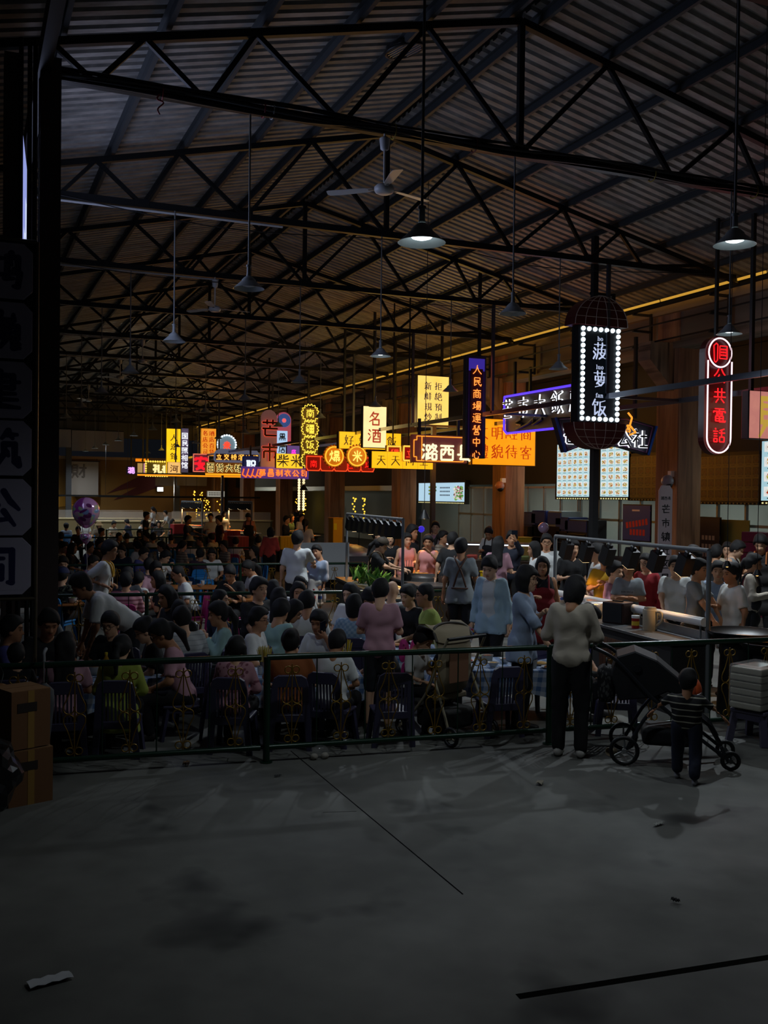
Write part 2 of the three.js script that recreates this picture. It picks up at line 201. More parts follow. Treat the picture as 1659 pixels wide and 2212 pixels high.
// ---------------------------------------------------------------- lettering: every character as pen strokes on a 20 x 20 field (x right, y down)
const GLYPH = {
  人: '10 2 9 8 6 14 1 19;10 6 13 13 19 19', 民: '4 3 16 3 16 8 4 8;4 3 4 18 9 15;4 11 17 11;11 8 13 14 18 19 19 15',
  商: '10 1 10 3;2 4 18 4;7 5 8 7;13 5 12 7;3 8 3 19;3 8 17 8 17 18 15 18;8 9 6 12;12 9 14 12;7 13 13 13 13 17 7 17 7 13',
  場: '4 4 4 15;1 8 7 8;1 16 7 13;10 2 18 2 18 8 10 8 10 2;10 5 18 5;8 10 19 10;10 10 8 14;10 12 18 12 17 18 15 18;12 12 9 18;15 12 12 18',
  運: '3 2 4 4;1 8 4 8 4 15 1 18;4 16 8 18 19 19;7 4 7 2 18 2 17 4;8 6 17 6 17 12 8 12 8 6;8 9 17 9;12 4 12 17;7 14 19 14',
  營: '5 1 6 4;8 1 4 6;4 3 8 6;14 1 14 4;17 1 12 6;13 3 17 6;2 10 2 8 18 8 18 10;7 10 13 10 13 13 7 13 7 10;5 15 15 15 15 19 5 19 5 15;9 13 8 15',
  中: '3 5 17 5 17 12 3 12 3 5;10 1 10 19', 心: '3 9 2 15;6 7 6 16 8 18 14 18 15 14;9 3 11 7;15 6 18 11',
  文: '10 1 11 4;2 5 18 5;14 5 11 13 3 19;6 6 10 14 18 19', 明: '2 4 8 4 8 15 2 15 2 4;2 9 8 9;11 3 18 3 18 18 16 18;11 3 11 12 9 19;11 8 18 8;11 12 18 12',
  經: '5 1 2 6 6 6;6 4 2 10 8 10;4 10 4 14;1 13 1 17;7 13 8 16;10 3 19 3;12 5 10 8 12 11;15 5 13 8 15 11;18 5 16 8 18 11;11 13 18 13;14 13 14 18;9 18 19 18',
  禮: '4 1 5 3;1 5 7 5 1 13;4 8 4 19;5 10 7 12;9 3 18 3 18 9 9 9 9 3;12 1 12 9;15 1 15 9;9 6 18 6;8 11 19 11;10 13 17 13 17 16 10 16 10 13;11 17 12 19;16 17 15 19;8 19 19 19',
  貌: '7 1 2 4;3 5 4 7;6 4 6 6;8 6 3 10;5 9 8 13 7 18 5 17;7 12 2 15;8 15 2 19;14 1 12 3;10 4 18 4 18 11 10 11 10 4;10 7 18 7;12 11 11 15 9 19;15 11 15 17 17 18 19 18 19 15',
  待: '6 1 2 5;7 5 1 11;4 9 4 19;13 1 13 9;9 5 18 5;8 9 19 9;8 12 19 12;16 10 16 18 14 18;10 14 12 16', 客: '10 1 10 3;2 6 2 4 18 4 18 6;9 5 4 10;7 7 14 7 9 12 2 14;7 8 12 12 18 13;6 14 14 14 14 19 6 19 6 14',
  拒: '4 1 4 18 2 17;1 5 7 5;1 12 7 9;10 3 19 3;10 3 10 18 19 18;10 7 17 7 17 13 10 13', 絕: '5 1 2 6 6 6;6 4 2 10 8 10;4 10 4 18;1 13 1 17;7 13 8 16;12 1 9 5;11 3 17 3 15 6;10 7 18 7 18 12 10 12;14 7 14 12;10 7 10 17 12 19 19 19 19 16',
  預: '2 3 7 3 5 6;3 5 6 7;1 9 8 9 7 11;5 9 5 18 3 18;10 3 19 3;14 3 13 5;11 6 18 6 18 15 11 15 11 6;11 9 18 9;11 12 18 12;13 15 10 19;16 15 19 19',
  制: '4 2 3 5;3 5 11 5;1 9 12 9;7 1 7 19;3 12 3 17;3 12 11 12 11 16 10 16;15 3 15 14;18 1 18 18 16 18', 新: '5 1 6 3;1 4 10 4;3 5 4 8;8 5 7 8;1 9 10 9;1 12 10 12;5 9 5 19;4 14 1 17;7 14 9 16;18 2 12 4;12 4 12 12 10 18;12 9 19 9;16 9 16 19',
  鮮: '5 1 2 6;4 3 8 3 7 6;2 6 9 6 9 13 2 13 2 6;2 9 9 9;5 6 5 13;1 15 1 18;4 15 4 17;7 15 7 17;9 15 10 17;13 2 14 4;17 2 16 4;12 6 19 6;12 10 19 10;11 14 19 14;15 6 15 19',
  現: '2 4 8 4;2 10 8 10;1 17 9 15;5 4 5 16;11 2 18 2 18 12 11 12 11 2;11 5 18 5;11 9 18 9;13 12 12 16 9 19;16 12 16 18 19 18 19 15', 炒: '3 5 2 9;7 4 6 7;5 1 5 8 4 14 1 19;5 12 8 16;14 1 14 12;11 5 9 10;17 4 19 9;19 9 16 15 10 19',
  名: '8 1 3 8;7 3 15 3 11 9 2 14;6 5 9 8;7 11 16 11 16 18 7 18 7 11', 酒: '2 3 4 5;1 8 3 10;1 17 4 12;7 3 19 3;8 7 18 7 18 19 8 19 8 7;11 3 11 10 9 13;15 3 15 12 18 12;8 15 18 15',
  好: '5 1 3 9 7 16 8 18;7 5 5 13 1 18;1 6 9 6;10 3 18 3 14 7;14 7 14 18 12 17;10 11 19 11', 吃: '1 5 6 5 6 14 1 14 1 5;12 1 9 6;11 4 19 4;10 8 17 8 10 16 11 18 18 18 19 15',
  飯: '6 1 1 6;6 1 10 5;6 4 6 6;3 7 9 7 9 12 3 12;3 9 9 9;3 7 3 17 8 15;6 13 9 17;18 2 12 4;12 4 12 12 10 19;12 9 18 9 15 15 11 19;13 12 19 19',
  潞: '2 2 4 4;1 7 3 9;1 17 4 12;6 3 10 3 10 8 6 8 6 3;8 8 8 17;8 12 11 12;6 11 6 18;5 18 11 16;14 1 11 6;13 3 18 3 15 8 10 12;13 5 19 10;13 12 18 12 18 18 13 18 13 12',
  西: '2 3 18 3;3 7 17 7 17 18 3 18 3 7;8 3 8 9 5 13;12 3 12 12 15 12', 县: '6 2 14 2 14 11 6 11 6 2;6 5 14 5;6 8 14 8;2 12 18 12;8 12 5 17 15 17;13 14 17 19',
  獨: '7 1 2 6;3 2 7 9 7 16 5 18;7 9 1 15;10 2 19 2 19 6 10 6 10 2;13 2 13 6;16 2 16 6;12 7 9 12;11 9 18 9 18 18 16 18;11 11 15 11 15 14 11 14 11 11;13 10 13 17;10 18 16 16',
  立: '10 1 10 4;3 6 17 6;6 8 8 15;14 8 12 17;1 18 19 18', 爆: '3 5 2 9;7 4 6 7;5 1 5 9 4 14 1 19;5 12 8 16;10 2 17 2 17 7 10 7 10 2;10 4 17 4;9 9 18 9;12 7 12 12;15 7 15 12;8 12 19 12;11 12 8 16;16 12 19 16;13 12 13 19;11 15 9 18;15 15 18 18',
  米: '5 3 7 7;15 3 13 7;2 9 18 9;10 1 10 19;9 10 3 17;11 10 17 17', 天: '4 3 16 3;2 9 18 9;10 3 9 11 2 19;10 10 18 19', 向: '10 1 8 4;3 5 17 5 17 18 15 18;3 5 3 19;7 9 13 9 13 14 7 14 7 9', 上: '9 1 9 18;9 8 16 8;2 18 18 18',
  南: '2 4 18 4;10 1 10 7;3 7 17 7 17 18 15 18;3 7 3 19;7 9 8 11;13 9 12 11;6 12 14 12;6 15 14 15;10 12 10 18', 疆: '2 2 6 2 6 6 2 6 2 10 6 10 6 16 4 17;1 13 5 13;3 11 3 16;8 2 19 2;9 4 18 4 18 9 9 9 9 4;13 4 13 9;9 6 18 6;8 10 19 10;9 12 18 12 18 17 9 17 9 12;13 12 13 17;9 15 18 15;8 19 19 19',
  饭: '4 1 1 7;3 4 8 4 7 7;4 7 4 18 8 15;18 2 11 4;11 4 11 12 9 19;11 9 18 9 15 15 11 19;12 12 19 19', 店: '10 1 10 3;3 4 18 4;3 4 3 12 1 19;10 6 10 12;10 9 16 9;7 12 16 12 16 18 7 18 7 12',
  柴: '4 2 4 8;4 5 8 4;1 8 9 7;7 1 7 7;11 1 11 7 18 7 18 5;17 2 11 5;1 11 19 11;10 9 10 19;9 11 3 17;11 11 17 17', 華: '2 3 18 3;6 1 6 5;14 1 14 5;3 7 17 7;1 12 19 12;6 7 6 12;14 7 14 12;3 10 17 10;10 5 10 19;2 16 18 16',
  昌: '5 1 15 1 15 8 5 8 5 1;5 4 15 4;3 10 17 10 17 19 3 19 3 10;3 14 17 14', 衣: '10 1 11 3;2 5 18 5;10 5 2 14;7 10 7 18 11 15;16 8 12 11;10 7 18 18', 公: '8 2 5 7 1 11;12 2 15 7 19 11;9 9 4 17 15 16;12 12 17 19', 司: '3 2 16 2 16 18 14 18;2 6 12 6;4 10 11 10 11 16 4 16 4 10',
  芒: '2 4 18 4;7 1 7 6;13 1 13 6;10 7 10 9;2 10 18 10;5 10 5 17 17 17', 市: '10 1 10 4;2 5 18 5;4 9 4 16;4 9 16 9 16 15 14 15;10 5 10 19', 黑: '4 2 16 2 16 9 4 9 4 2;7 4 8 6;13 4 12 6;10 2 10 14;3 11 17 11;1 14 19 14;3 16 2 19;7 16 8 19;12 16 13 19;16 16 18 19',
  职: '1 3 9 3;3 3 3 16;7 3 7 19;3 7 7 7;3 11 7 11;1 16 9 14;11 3 18 3 18 11 11 11 11 3;12 13 9 18;16 13 19 18', 百: '2 2 18 2;10 2 8 6;4 6 16 6 16 19 4 19 4 6;4 12 16 12', 货: '6 1 2 6;5 4 5 10;17 2 11 6;11 1 11 8 18 9 18 7;5 16 5 11 15 11 15 16;10 12 9 15 3 19;12 16 17 19',
  大: '2 7 18 7;10 1 9 8 2 19;10 8 18 19', 楼: '1 6 8 6;4 1 4 19;4 8 1 13;5 9 8 12;11 2 12 4;17 2 16 4;9 6 19 6;14 1 14 10;13 7 9 10;15 7 19 10;9 13 19 13;12 10 11 15 18 19;17 13 15 16 9 19', 交: '10 1 10 3;2 4 18 4;7 6 3 10;13 6 17 10;13 9 9 15 2 19;7 9 11 15 18 19',
  桥: '1 6 8 6;4 1 4 19;4 8 1 13;5 9 8 12;17 1 11 3;9 6 19 6;14 3 13 8 9 12;14 6 19 11;12 11 12 15 10 19;16 11 16 19', 溜: '2 2 4 4;1 7 3 9;1 17 4 12;11 1 7 3 7 8 11 8;10 6 11 9;13 2 18 2 18 7 16 8;15 2 14 7 12 9;8 11 18 11 18 19 8 19 8 11;13 11 13 19;8 15 18 15',
  冰: '2 3 4 6;1 17 5 11;12 1 12 18 10 17;6 7 10 7 10 10 6 16;18 4 13 9;13 9 19 17', 场: '4 2 4 15;1 7 7 7;1 16 8 13;9 3 17 3 11 9 18 9 17 18 15 18;12 9 9 15;15 10 11 19', 安: '10 1 10 3;2 7 2 4 18 4 18 7;9 6 6 13 15 19;14 10 10 16 3 19;1 11 19 11', 河: '2 2 4 4;1 7 3 9;1 17 4 12;6 4 19 4;16 4 16 18 14 18;7 8 13 8 13 14 7 14 7 8',
  孔: '2 3 9 3 6 7;6 7 6 18 4 17;1 12 10 10;13 1 13 17 15 19 19 19 19 15', 雀: '10 1 10 8;6 3 4 7;14 3 18 7;8 7 2 13;6 11 6 19;11 8 12 10;6 10 18 10;6 13 17 13;6 16 17 16;6 19 18 19;12 10 12 19', 国: '2 2 18 2 18 19 2 19 2 2;5 6 15 6;5 10 15 10;5 15 15 15;10 6 10 15;12 12 14 14',
  照: '2 2 8 2 8 11 2 11 2 2;2 6 8 6;11 2 18 2 17 6 15 6;14 2 13 5 10 7;11 8 17 8 17 12 11 12 11 8;3 15 2 19;8 15 8 18;13 15 13 18;17 15 19 18', 相: '1 6 9 6;5 1 5 19;5 8 1 13;6 9 9 12;11 3 18 3 18 18 11 18 11 3;11 8 18 8;11 13 18 13',
  馆: '4 1 1 7;3 4 8 4 7 7;4 7 4 18 8 15;14 1 14 3;9 6 9 4 19 4 19 6;11 8 17 8 17 11 11 11;11 8 11 19;11 14 18 14 18 19 11 19', 造: '3 2 5 4;1 8 5 8 5 14 1 18;4 16 9 18 19 19;11 1 8 6;9 4 18 4;13 1 13 8;7 8 19 8;10 11 17 11 17 16 10 16 10 11',
  鐵: '5 1 1 6;5 1 9 5;2 7 8 7;1 11 9 11;5 7 5 17;1 18 9 16;10 4 16 4;13 2 13 7;10 7 19 7;11 9 14 9 14 12 11 12 11 9;10 15 15 15;12 12 12 19;16 1 17 12 19 18;19 10 14 19', 電: '3 2 17 2;1 7 1 5 19 5 19 7;10 2 10 9;5 7 8 7;12 7 15 7;5 9 8 9;12 9 15 9;4 11 16 11 16 17 4 17 4 11;4 14 16 14;10 11 10 18 19 18 19 16',
  話: '4 1 5 3;1 5 8 5;2 8 7 8;2 11 7 11;2 14 7 14 7 18 2 18 2 14;18 2 11 4;10 7 19 7;14 3 14 12;11 12 18 12 18 18 11 18 11 12', 共: '2 6 18 6;7 1 7 12;13 1 13 12;1 12 19 12;8 14 4 19;12 14 17 19',
  菠: '2 3 18 3;7 1 7 5;13 1 13 5;2 7 4 9;1 11 3 13;1 19 4 14;7 8 18 8 17 10;7 8 7 13 5 19;12 6 12 12;8 12 17 12 14 16 9 19;10 13 14 17 19 19', 萝: '2 3 18 3;7 1 7 5;13 1 13 5;4 7 16 7 16 11 4 11 4 7;8 7 8 11;12 7 12 11;10 11 6 15;9 13 16 13 12 17 4 19;8 15 11 17',
  社: '4 1 5 3;1 6 8 6 1 14;5 9 5 19;6 10 8 12;10 8 18 8;14 2 14 18;9 18 19 18', 镇: '4 1 1 6;3 4 8 4;2 8 8 8;1 12 9 12;5 8 5 18 9 15;10 3 19 3;14 1 14 5;11 5 18 5 18 14 11 14 11 5;11 8 18 8;11 11 18 11;9 14 19 14;12 15 10 19;16 15 19 19', 区: '18 2 2 2 2 18 18 18;14 5 10 11 5 15;6 6 15 15',
  居: '4 2 16 2 16 6 4 6;4 2 4 10 2 19;6 9 18 9;12 6 12 13;7 13 17 13 17 18 7 18 7 13', 委: '15 1 4 3;2 5 18 5;10 2 10 10;9 5 3 9;11 5 17 9;1 12 19 12;8 9 6 15 15 19;14 12 10 17 3 19',
  巍: '4 2 4 5 16 5 16 2;10 1 10 5;5 7 3 10;2 10 9 10;5 8 5 13;4 11 1 13;7 10 9 13;1 14 9 14;5 13 3 17 8 19;8 15 2 19;14 6 13 8;11 8 18 8 18 14 11 14 11 8;11 11 18 11;14 8 14 14;13 14 10 19;16 14 16 19 19 19;17 16 19 17',
  建: '10 1 10 17;5 3 16 3 16 9 6 9;4 6 19 6;6 12 17 12;5 15 18 15;1 4 5 4 2 9 5 9 4 14 1 18;2 12 8 18 19 19', 筑: '5 1 2 5;4 3 8 3;6 3 7 5;14 1 11 5;13 3 18 3;15 3 16 5;1 8 9 8;5 8 5 15;1 16 9 14;12 8 12 13 9 19;12 8 17 8 17 17 19 19 19 15;13 12 14 14',
  鸿: '2 2 4 4;1 7 3 9;1 17 4 12;6 4 11 4;8 4 8 14;5 14 11 12;15 1 14 3;13 11 13 3 18 3 18 9 16 9;14 5 15 7;13 11 19 11 18 18 16 18;12 14 16 14', 財: '2 3 8 3 8 13 2 13 2 3;2 6 8 6;2 9 8 9;4 14 1 19;6 14 9 18;10 6 19 6;16 1 16 18 13 17;16 7 10 15',
};
const strokesOf = (ch) => (GLYPH[ch] ?? '3 3 17 3 17 17 3 17 3 3').split(';').map((s) => { const n = s.split(' ').map(Number), p = []; for (let i = 0; i < n.length; i += 2) p.push([n[i] / 20 - 0.5, 0.5 - n[i + 1] / 20]); return p; });
// printed lettering; brush: heavy tapering strokes, song: thin level strokes and thick upright ones, plain: even strokes
function ink(g, ch, cx, cy, size, color, style = 'plain', weight = 0.075) {
  g.fillStyle = g.strokeStyle = color; g.lineCap = style === 'plain' ? 'square' : 'round'; g.lineJoin = style === 'plain' ? 'miter' : 'round';
  for (const st of strokesOf(ch)) for (let i = 0; i + 1 < st.length; i++) {
    const [a, b] = [st[i], st[i + 1]], x0 = cx + a[0] * size, y0 = cy - a[1] * size, x1 = cx + b[0] * size, y1 = cy - b[1] * size, flat = Math.abs(x1 - x0) > 2.2 * Math.abs(y1 - y0);
    if (style === 'brush') { const n = 8; for (let k = 0; k < n; k++) { g.lineWidth = size * weight * (1.25 - 0.55 * ((k + 0.5) / n) * (i + 2 === st.length ? 1 : 0.2)); g.beginPath(); g.moveTo(x0 + (x1 - x0) * k / n, y0 + (y1 - y0) * k / n); g.lineTo(x0 + (x1 - x0) * (k + 1) / n, y0 + (y1 - y0) * (k + 1) / n); g.stroke(); } }
    else { g.lineWidth = size * weight * (style === 'song' ? (flat ? 0.6 : 1.25) : 1); g.beginPath(); g.moveTo(x0, y0); g.lineTo(x1, y1); g.stroke(); }
  }
}
// bent glass tubes in the shape of a character, standing off a board
function neon(ch, x, y, z, size, r, n = 5) { const g = []; for (const st of strokesOf(ch)) g.push(...poly(st.map((p) => V(x + p[0] * size, y + p[1] * size, z)), r, n)); return g; }
const ring = (x, y, z, rad, r, n = 20, m = 5) => new THREE.TorusGeometry(rad, r, m, n).translate(x, y, z);
const loop = (pts, z, r) => poly([...pts, pts[0]].map((p) => V(p[0], p[1], z)), r, 5);
// ---------------------------------------------------------------- hanging signs over the stall street
function spot(x0, x1, y0, y1, X) {   // a sign that fills these photo pixels and hangs in a cross plane at distance X from the hall axis
  const c = atX((x0 + x1) / 2, (y0 + y1) / 2, X), t = -c.z, l = atT(x0, (y0 + y1) / 2, t), r = atT(x1, (y0 + y1) / 2, t), a = atT((x0 + x1) / 2, y0, t), b = atT((x0 + x1) / 2, y1, t);
  return { x: (l.x + r.x) / 2, y: (a.y + b.y) / 2, z: c.z, w: r.x - l.x, h: a.y - b.y, pos: [(l.x + r.x) / 2, (a.y + b.y) / 2, c.z] };
}
function hangers(g, s, xs, top = roofY(s.x ?? 11.9) + 0.01, w = 0.06, m = M.steel) { for (const x of xs) part(g, 'hanger', box(w, top - s.y - s.h / 2, w, x, s.h / 2 + (top - s.y - s.h / 2) / 2, -0.08), m); }
function signLight(s, color, k, back = true, d = 0.14) { areaLight(V(s.x, s.y, s.z + d), V(0, 0, 1), s.w, s.h, color, k * SK); if (back) areaLight(V(s.x, s.y, s.z - d - 0.1), V(0, 0, -1), s.w, s.h, color, k * SK * 0.7); }
const face = (w, h, z = 0) => new THREE.PlaneGeometry(w, h).translate(0, 0, z);
// a light box: metal case, printed and backlit face
function lightBox(name, label, rect, X, tex, caseCol, k, lightCol, lk, hx = [-0.3, 0.3], top) {
  const s = spot(...rect, X), g = thing(name, label, 'sign', s.pos);
  part(g, 'case', rbox(s.w, s.h, 0.16, 0.012, 0, 0, -0.085, 1), mat(caseCol, 0.5, 0.2));
  const tx = tex(s.w / s.h);
  part(g, 'face_panel', face(s.w * 0.97, s.h * 0.97, 0.001), glowMap(tx, k)); part(g, 'face_panel', face(s.w * 0.97, s.h * 0.97, 0).rotateY(Math.PI).translate(0, 0, -0.171), glowMap(tx, k));
  if (hx.length) hangers(g, s, hx.map((v) => v * s.w), top); if (lk) signLight(s, lightCol, lk); return { g, s };
}
// a printed face with lettering; rows of characters
const speckle = (g, w, h, seed, c0, c1, n = 60) => { g.fillStyle = c0; g.fillRect(0, 0, w, h); const r = rng(seed); g.globalAlpha = 0.06; g.fillStyle = c1; for (let i = 0; i < n; i++) { g.beginPath(); g.arc(r() * w, r() * h, (0.03 + 0.12 * r()) * h, 0, 7); g.fill(); } g.globalAlpha = 1; };
function rows(lines, o) { return (asp) => { const h = o.h ?? 256, w = Math.round(h * asp); return canvasTex(w, h, (g) => { speckle(g, w, h, o.seed ?? 5, o.bg, o.bg2 ?? o.bg); const ny = lines.length; lines.forEach((ln, j) => { const cs = [...ln], sz = Math.min(w / (cs.length + (o.padX ?? 0.3)), h / (ny + (o.padY ?? 0.4))) * (o.scale ?? 1); cs.forEach((c, i) => { if (c !== ' ') ink(g, c, w * (0.5 + (i - (cs.length - 1) / 2) / (cs.length + (o.padX ?? 0.3))), h * (0.5 + (j - (ny - 1) / 2) / (ny + (o.padY ?? 0.4))), sz, o.ink, o.style ?? 'plain', o.weight ?? 0.08); }); }); o.after?.(g, w, h); }); }; }
const cols = (lines) => { const n = Math.max(...lines.map((l) => [...l].length)), out = []; for (let i = 0; i < n; i++) out.push(lines.map((l) => [...l][i] ?? ' ').join('')); return out; };

// pineapple rice: black light board with bulbs between two maroon domes
{
  const s = spot(1250, 1340, 704, 914, 10.4), g = thing('pineapple_rice_sign', 'tall black sign of white characters ringed by white bulbs between two maroon domes', 'sign', s.pos), w = s.w, h = s.h;
  part(g, 'case', rbox(w, h, 0.24, 0.02, 0, 0, -0.13, 1), mat('#14181d', 0.5));
  const tx = canvasTex(256, Math.round(256 * h / w), (c, W, H) => { c.fillStyle = '#04080c'; c.fillRect(0, 0, W, H); const word = ['菠', '萝', '饭'], py = ['bo', 'luo', 'fan']; for (let i = 0; i < 3; i++) { ink(c, word[i], W / 2, H * (0.25 + 0.3 * i), H * 0.185, '#cfdcff', 'song', 0.085); c.fillStyle = '#cfdcff'; c.font = 'bold ' + Math.round(H * 0.06) + 'px serif'; c.textAlign = 'center'; c.fillText(py[i], W / 2, H * (0.145 + 0.3 * i)); } });
  part(g, 'face_panel', face(w * 0.96, h * 0.97, 0.002), glowMap(tx, 0.85));
  const bulbM = glow('#dff2ff', 2.2), bx = w / 2 - 0.07, by = h / 2 - 0.07, nb = 17;
  for (let i = 0; i < nb; i++) for (const sx of [-1, 1]) part(g, 'bulb', bulbGeo(), bulbM).position.set(sx * bx, by - i * 2 * by / (nb - 1), 0.02);
  for (let i = 1; i < 6; i++) for (const sy of [-1, 1]) part(g, 'bulb', bulbGeo(), bulbM).position.set(-bx + i * 2 * bx / 6, sy * by, 0.02);
  const dm = mat('#4c1116', 0.45), line = mat('#b5a79c', 0.5);
  for (const sy of [1, -1]) {
    const dw = w * 0.63, dh = sy > 0 ? 0.52 : 0.46, d = part(g, 'dome', extrude(Array.from({ length: 25 }, (_, i) => [dw * Math.cos(Math.PI * i / 24), sy * dh * Math.sin(Math.PI * i / 24)]), 0.34).translate(0, 0, -0.3), dm);
    d.position.y = sy * h / 2; const gl = [];
    for (const k of [-0.62, -0.22, 0.22, 0.62]) gl.push(...poly(Array.from({ length: 9 }, (_, i) => { const a = Math.PI / 2 * i / 8; return V(dw * k * Math.cos(a), sy * dh * Math.sin(a), 0.043); }), 0.006, 4));
    for (const k of [0.28, 0.56, 0.82]) gl.push(bar(V(-dw * Math.sqrt(1 - k * k), sy * dh * k, 0.043), V(dw * Math.sqrt(1 - k * k), sy * dh * k, 0.043), 0.006, 4));
    gl.push(...poly(Array.from({ length: 19 }, (_, i) => V(dw * Math.cos(Math.PI * i / 18), sy * dh * Math.sin(Math.PI * i / 18), 0.043)), 0.008, 4));
    part(d, 'grid_line', gl, line);
  }
  part(g, 'post', box(0.12, s.y - h / 2 - 0.45, 0.12, 0.02, -h / 2 - 0.45 - (s.y - h / 2 - 0.45) / 2, -0.15), M.steel);
  part(g, 'hanger', box(0.1, roofY(s.x) - 0.35 - s.y - h / 2 - 0.5, 0.1, 0, h / 2 + 0.5 + (roofY(s.x) - 0.35 - s.y - h / 2 - 0.5) / 2, -0.2), M.steel);
  part(g, 'hanger_bracket', [box(0.5, 0.05, 0.05, 0.2, h / 2 + 0.62, -0.25), box(0.05, 0.3, 0.05, 0.45, h / 2 + 0.5, -0.25)], M.steel);
  areaLight(V(s.x, s.y, s.z + 0.12), V(0, 0, 1), w, h, '#dcebff', 0.25 * SK);
}
function bulbGeo() { return (bulbGeo.g ??= new THREE.SphereGeometry(0.042, 8, 6)); }
// public telephone: maroon capsule with red tubes
{
  const s = spot(1523, 1580, 726, 982, 11.7), g = thing('telephone_sign', 'red neon capsule sign with a telephone in a ring over four characters', 'sign', s.pos), w = s.w, h = s.h, r = w / 2;
  const cap = (q, n = 14) => [...Array.from({ length: n + 1 }, (_, i) => [q * Math.cos(Math.PI * i / n), h / 2 - r + q * Math.sin(Math.PI * i / n)]), ...Array.from({ length: n + 1 }, (_, i) => [-q * Math.cos(Math.PI * i / n), -h / 2 + r - q * Math.sin(Math.PI * i / n)])];
  part(g, 'back_plate', extrude(cap(r), 0.14).translate(0, 0, -0.16), mat('#4a1014', 0.35));
  const q9 = r * 0.9; part(g, 'border_tube', poly([V(-q9, h / 2 - 1.5 * r, 0.03), ...Array.from({ length: 15 }, (_, i) => V(-q9 * Math.cos(Math.PI * i / 14), -h / 2 + r - q9 * Math.sin(Math.PI * i / 14), 0.03)), V(q9, h / 2 - 1.5 * r, 0.03)], 0.014), glow('#ffd6e0', 1.6));
  part(g, 'ring_tube', ring(0, h / 2 - r, 0.03, r * 0.86, 0.014, 32), glow('#ffd6e0', 1.6));
  const red = glow('#ff1d24', 1.35); [...'公共電話'].forEach((c, i) => part(g, 'letter', neon(c, 0, h / 2 - 2 * r - (h - 2 * r) * (0.07 + 0.235 * i), 0.035, Math.min(w * 0.62, (h - 2 * r) * 0.19), 0.012), red));
  const t = []; const P = (x, y) => V(x * r, h / 2 - r + y * r, 0.035); t.push(...poly([P(-0.45, -0.5), P(-0.5, 0.4), P(-0.32, 0.55), P(-0.2, 0.45), P(-0.22, -0.45), P(-0.36, -0.6), P(-0.45, -0.5)], 0.01), ...poly([P(-0.05, 0.4), P(0.5, 0.4), P(0.5, -0.35), P(-0.05, -0.35), P(-0.05, 0.4)], 0.01));
  for (let i = 0; i < 3; i++) for (let j = 0; j < 3; j++) t.push(box(0.028, 0.028, 0.01, ...P(0.08 + i * 0.15, 0.2 - j * 0.17).toArray())); part(g, 'telephone_tube', t, red);
  hangers(g, s, [0], undefined, 0.05); signLight(s, '#ff3030', 0.28, false, 0.09);
}
// salmon light box at the frame's edge
lightBox('salmon_light_box', 'salmon pink light box with one gold brush character in a black case', [1617, 1735, 846, 950], 12.2, rows([' 財 '.trim()], { bg: '#d88a80', bg2: '#ffb0a0', ink: '#d9b24a', style: 'brush', weight: 0.09, scale: 1.05, h: 256, padX: 0.1, padY: 0.05 }), '#0c0c0e', 0.7, '#ff9c8c', 0.35, [-0.4, 0.4]);
// market management centre: violet board, amber tubes
{
  const s = spot(1007, 1050, 768, 990, 10.4), g = thing('management_sign', 'tall violet and maroon board with eight amber neon characters', 'sign', s.pos), w = s.w, h = s.h;
  part(g, 'case', rbox(w, h, 0.16, 0.01, 0, 0, -0.09, 1), mat('#3b3c44', 0.5)); part(g, 'back_plate', box(w * 0.82, h * 0.96, 0.01, 0, 0, -0.002), mat('#58307e', 0.4));
  part(g, 'upper_glow_panel', face(w * 0.8, h * 0.12, 0.006).translate(0, h * 0.41, 0), glow('#3a2a9a', 0.8));
  const am = glow('#ff8a3a', 1.7), n = 8, word = [...'人民商場運營中心']; part(g, 'letter_strip', box(w * 0.6, h * 0.84, 0.02, 0, -h * 0.05, 0.008), mat('#4a0d10', 0.5));
  word.forEach((c, i) => part(g, 'letter', neon(c, 0, h * 0.365 - i * h * 0.118, 0.035, Math.min(w * 0.6, h * 0.1), 0.01), am));
  hangers(g, s, [0.1]); signLight(s, '#ff7a50', 0.2, false, 0.08);
}
// orange and yellow printed light boxes
lightBox('civil_trade_light_box', 'wide orange light box with two rows of four red characters', [1019, 1158, 905, 1006], 12.4, rows(['文明經商', '禮貌待客'], { bg: '#ff9410', bg2: '#ffb428', ink: '#b03408', style: 'song', weight: 0.07, scale: 0.86, h: 320 }), '#8a5a10', 1.2, '#ff9a2a', 1.0, [-0.42, 0.42], 5.6);
lightBox('fresh_food_light_box', 'upright yellow light box with two columns of four black characters', [901, 970, 811, 924], 11.5, rows(cols(['新鮮現炒', '拒絕預制']), { bg: '#ffd06a', bg2: '#ffb840', ink: '#241c28', style: 'song', weight: 0.075, scale: 0.8, h: 340, padX: 1.0, padY: 0.9 }), '#4a4640', 1.2, '#ffc45a', 1.0, [0.3]);
lightBox('liquor_light_box', 'cream light box with two red clerical characters', [784, 835, 877, 968], 10.4, rows(['名', '酒'], { bg: '#ffe2a2', bg2: '#ffd080', ink: '#9c3020', style: 'brush', weight: 0.085, scale: 0.9, h: 320, padY: 0.5, padX: 0.2 }), '#5b5648', 1.2, '#ffd27a', 1.0, [0]);
lightBox('eat_well_light_box', 'long yellow light box of four panels behind the liquor sign', [731, 868, 934, 971], 11.0, rows(['好好吃飯'], { bg: '#ffb718', bg2: '#ffcf50', ink: '#3a2a10', style: 'song', weight: 0.075, h: 160, scale: 0.9, after: (g, w, h) => { g.fillStyle = '#8a6410'; for (let i = 1; i < 4; i++) g.fillRect(w * i / 4 - 1, 0, 2, h); } }), '#6a5420', 1.2, '#ffb52e', 1.0, [-0.4, 0.4]);
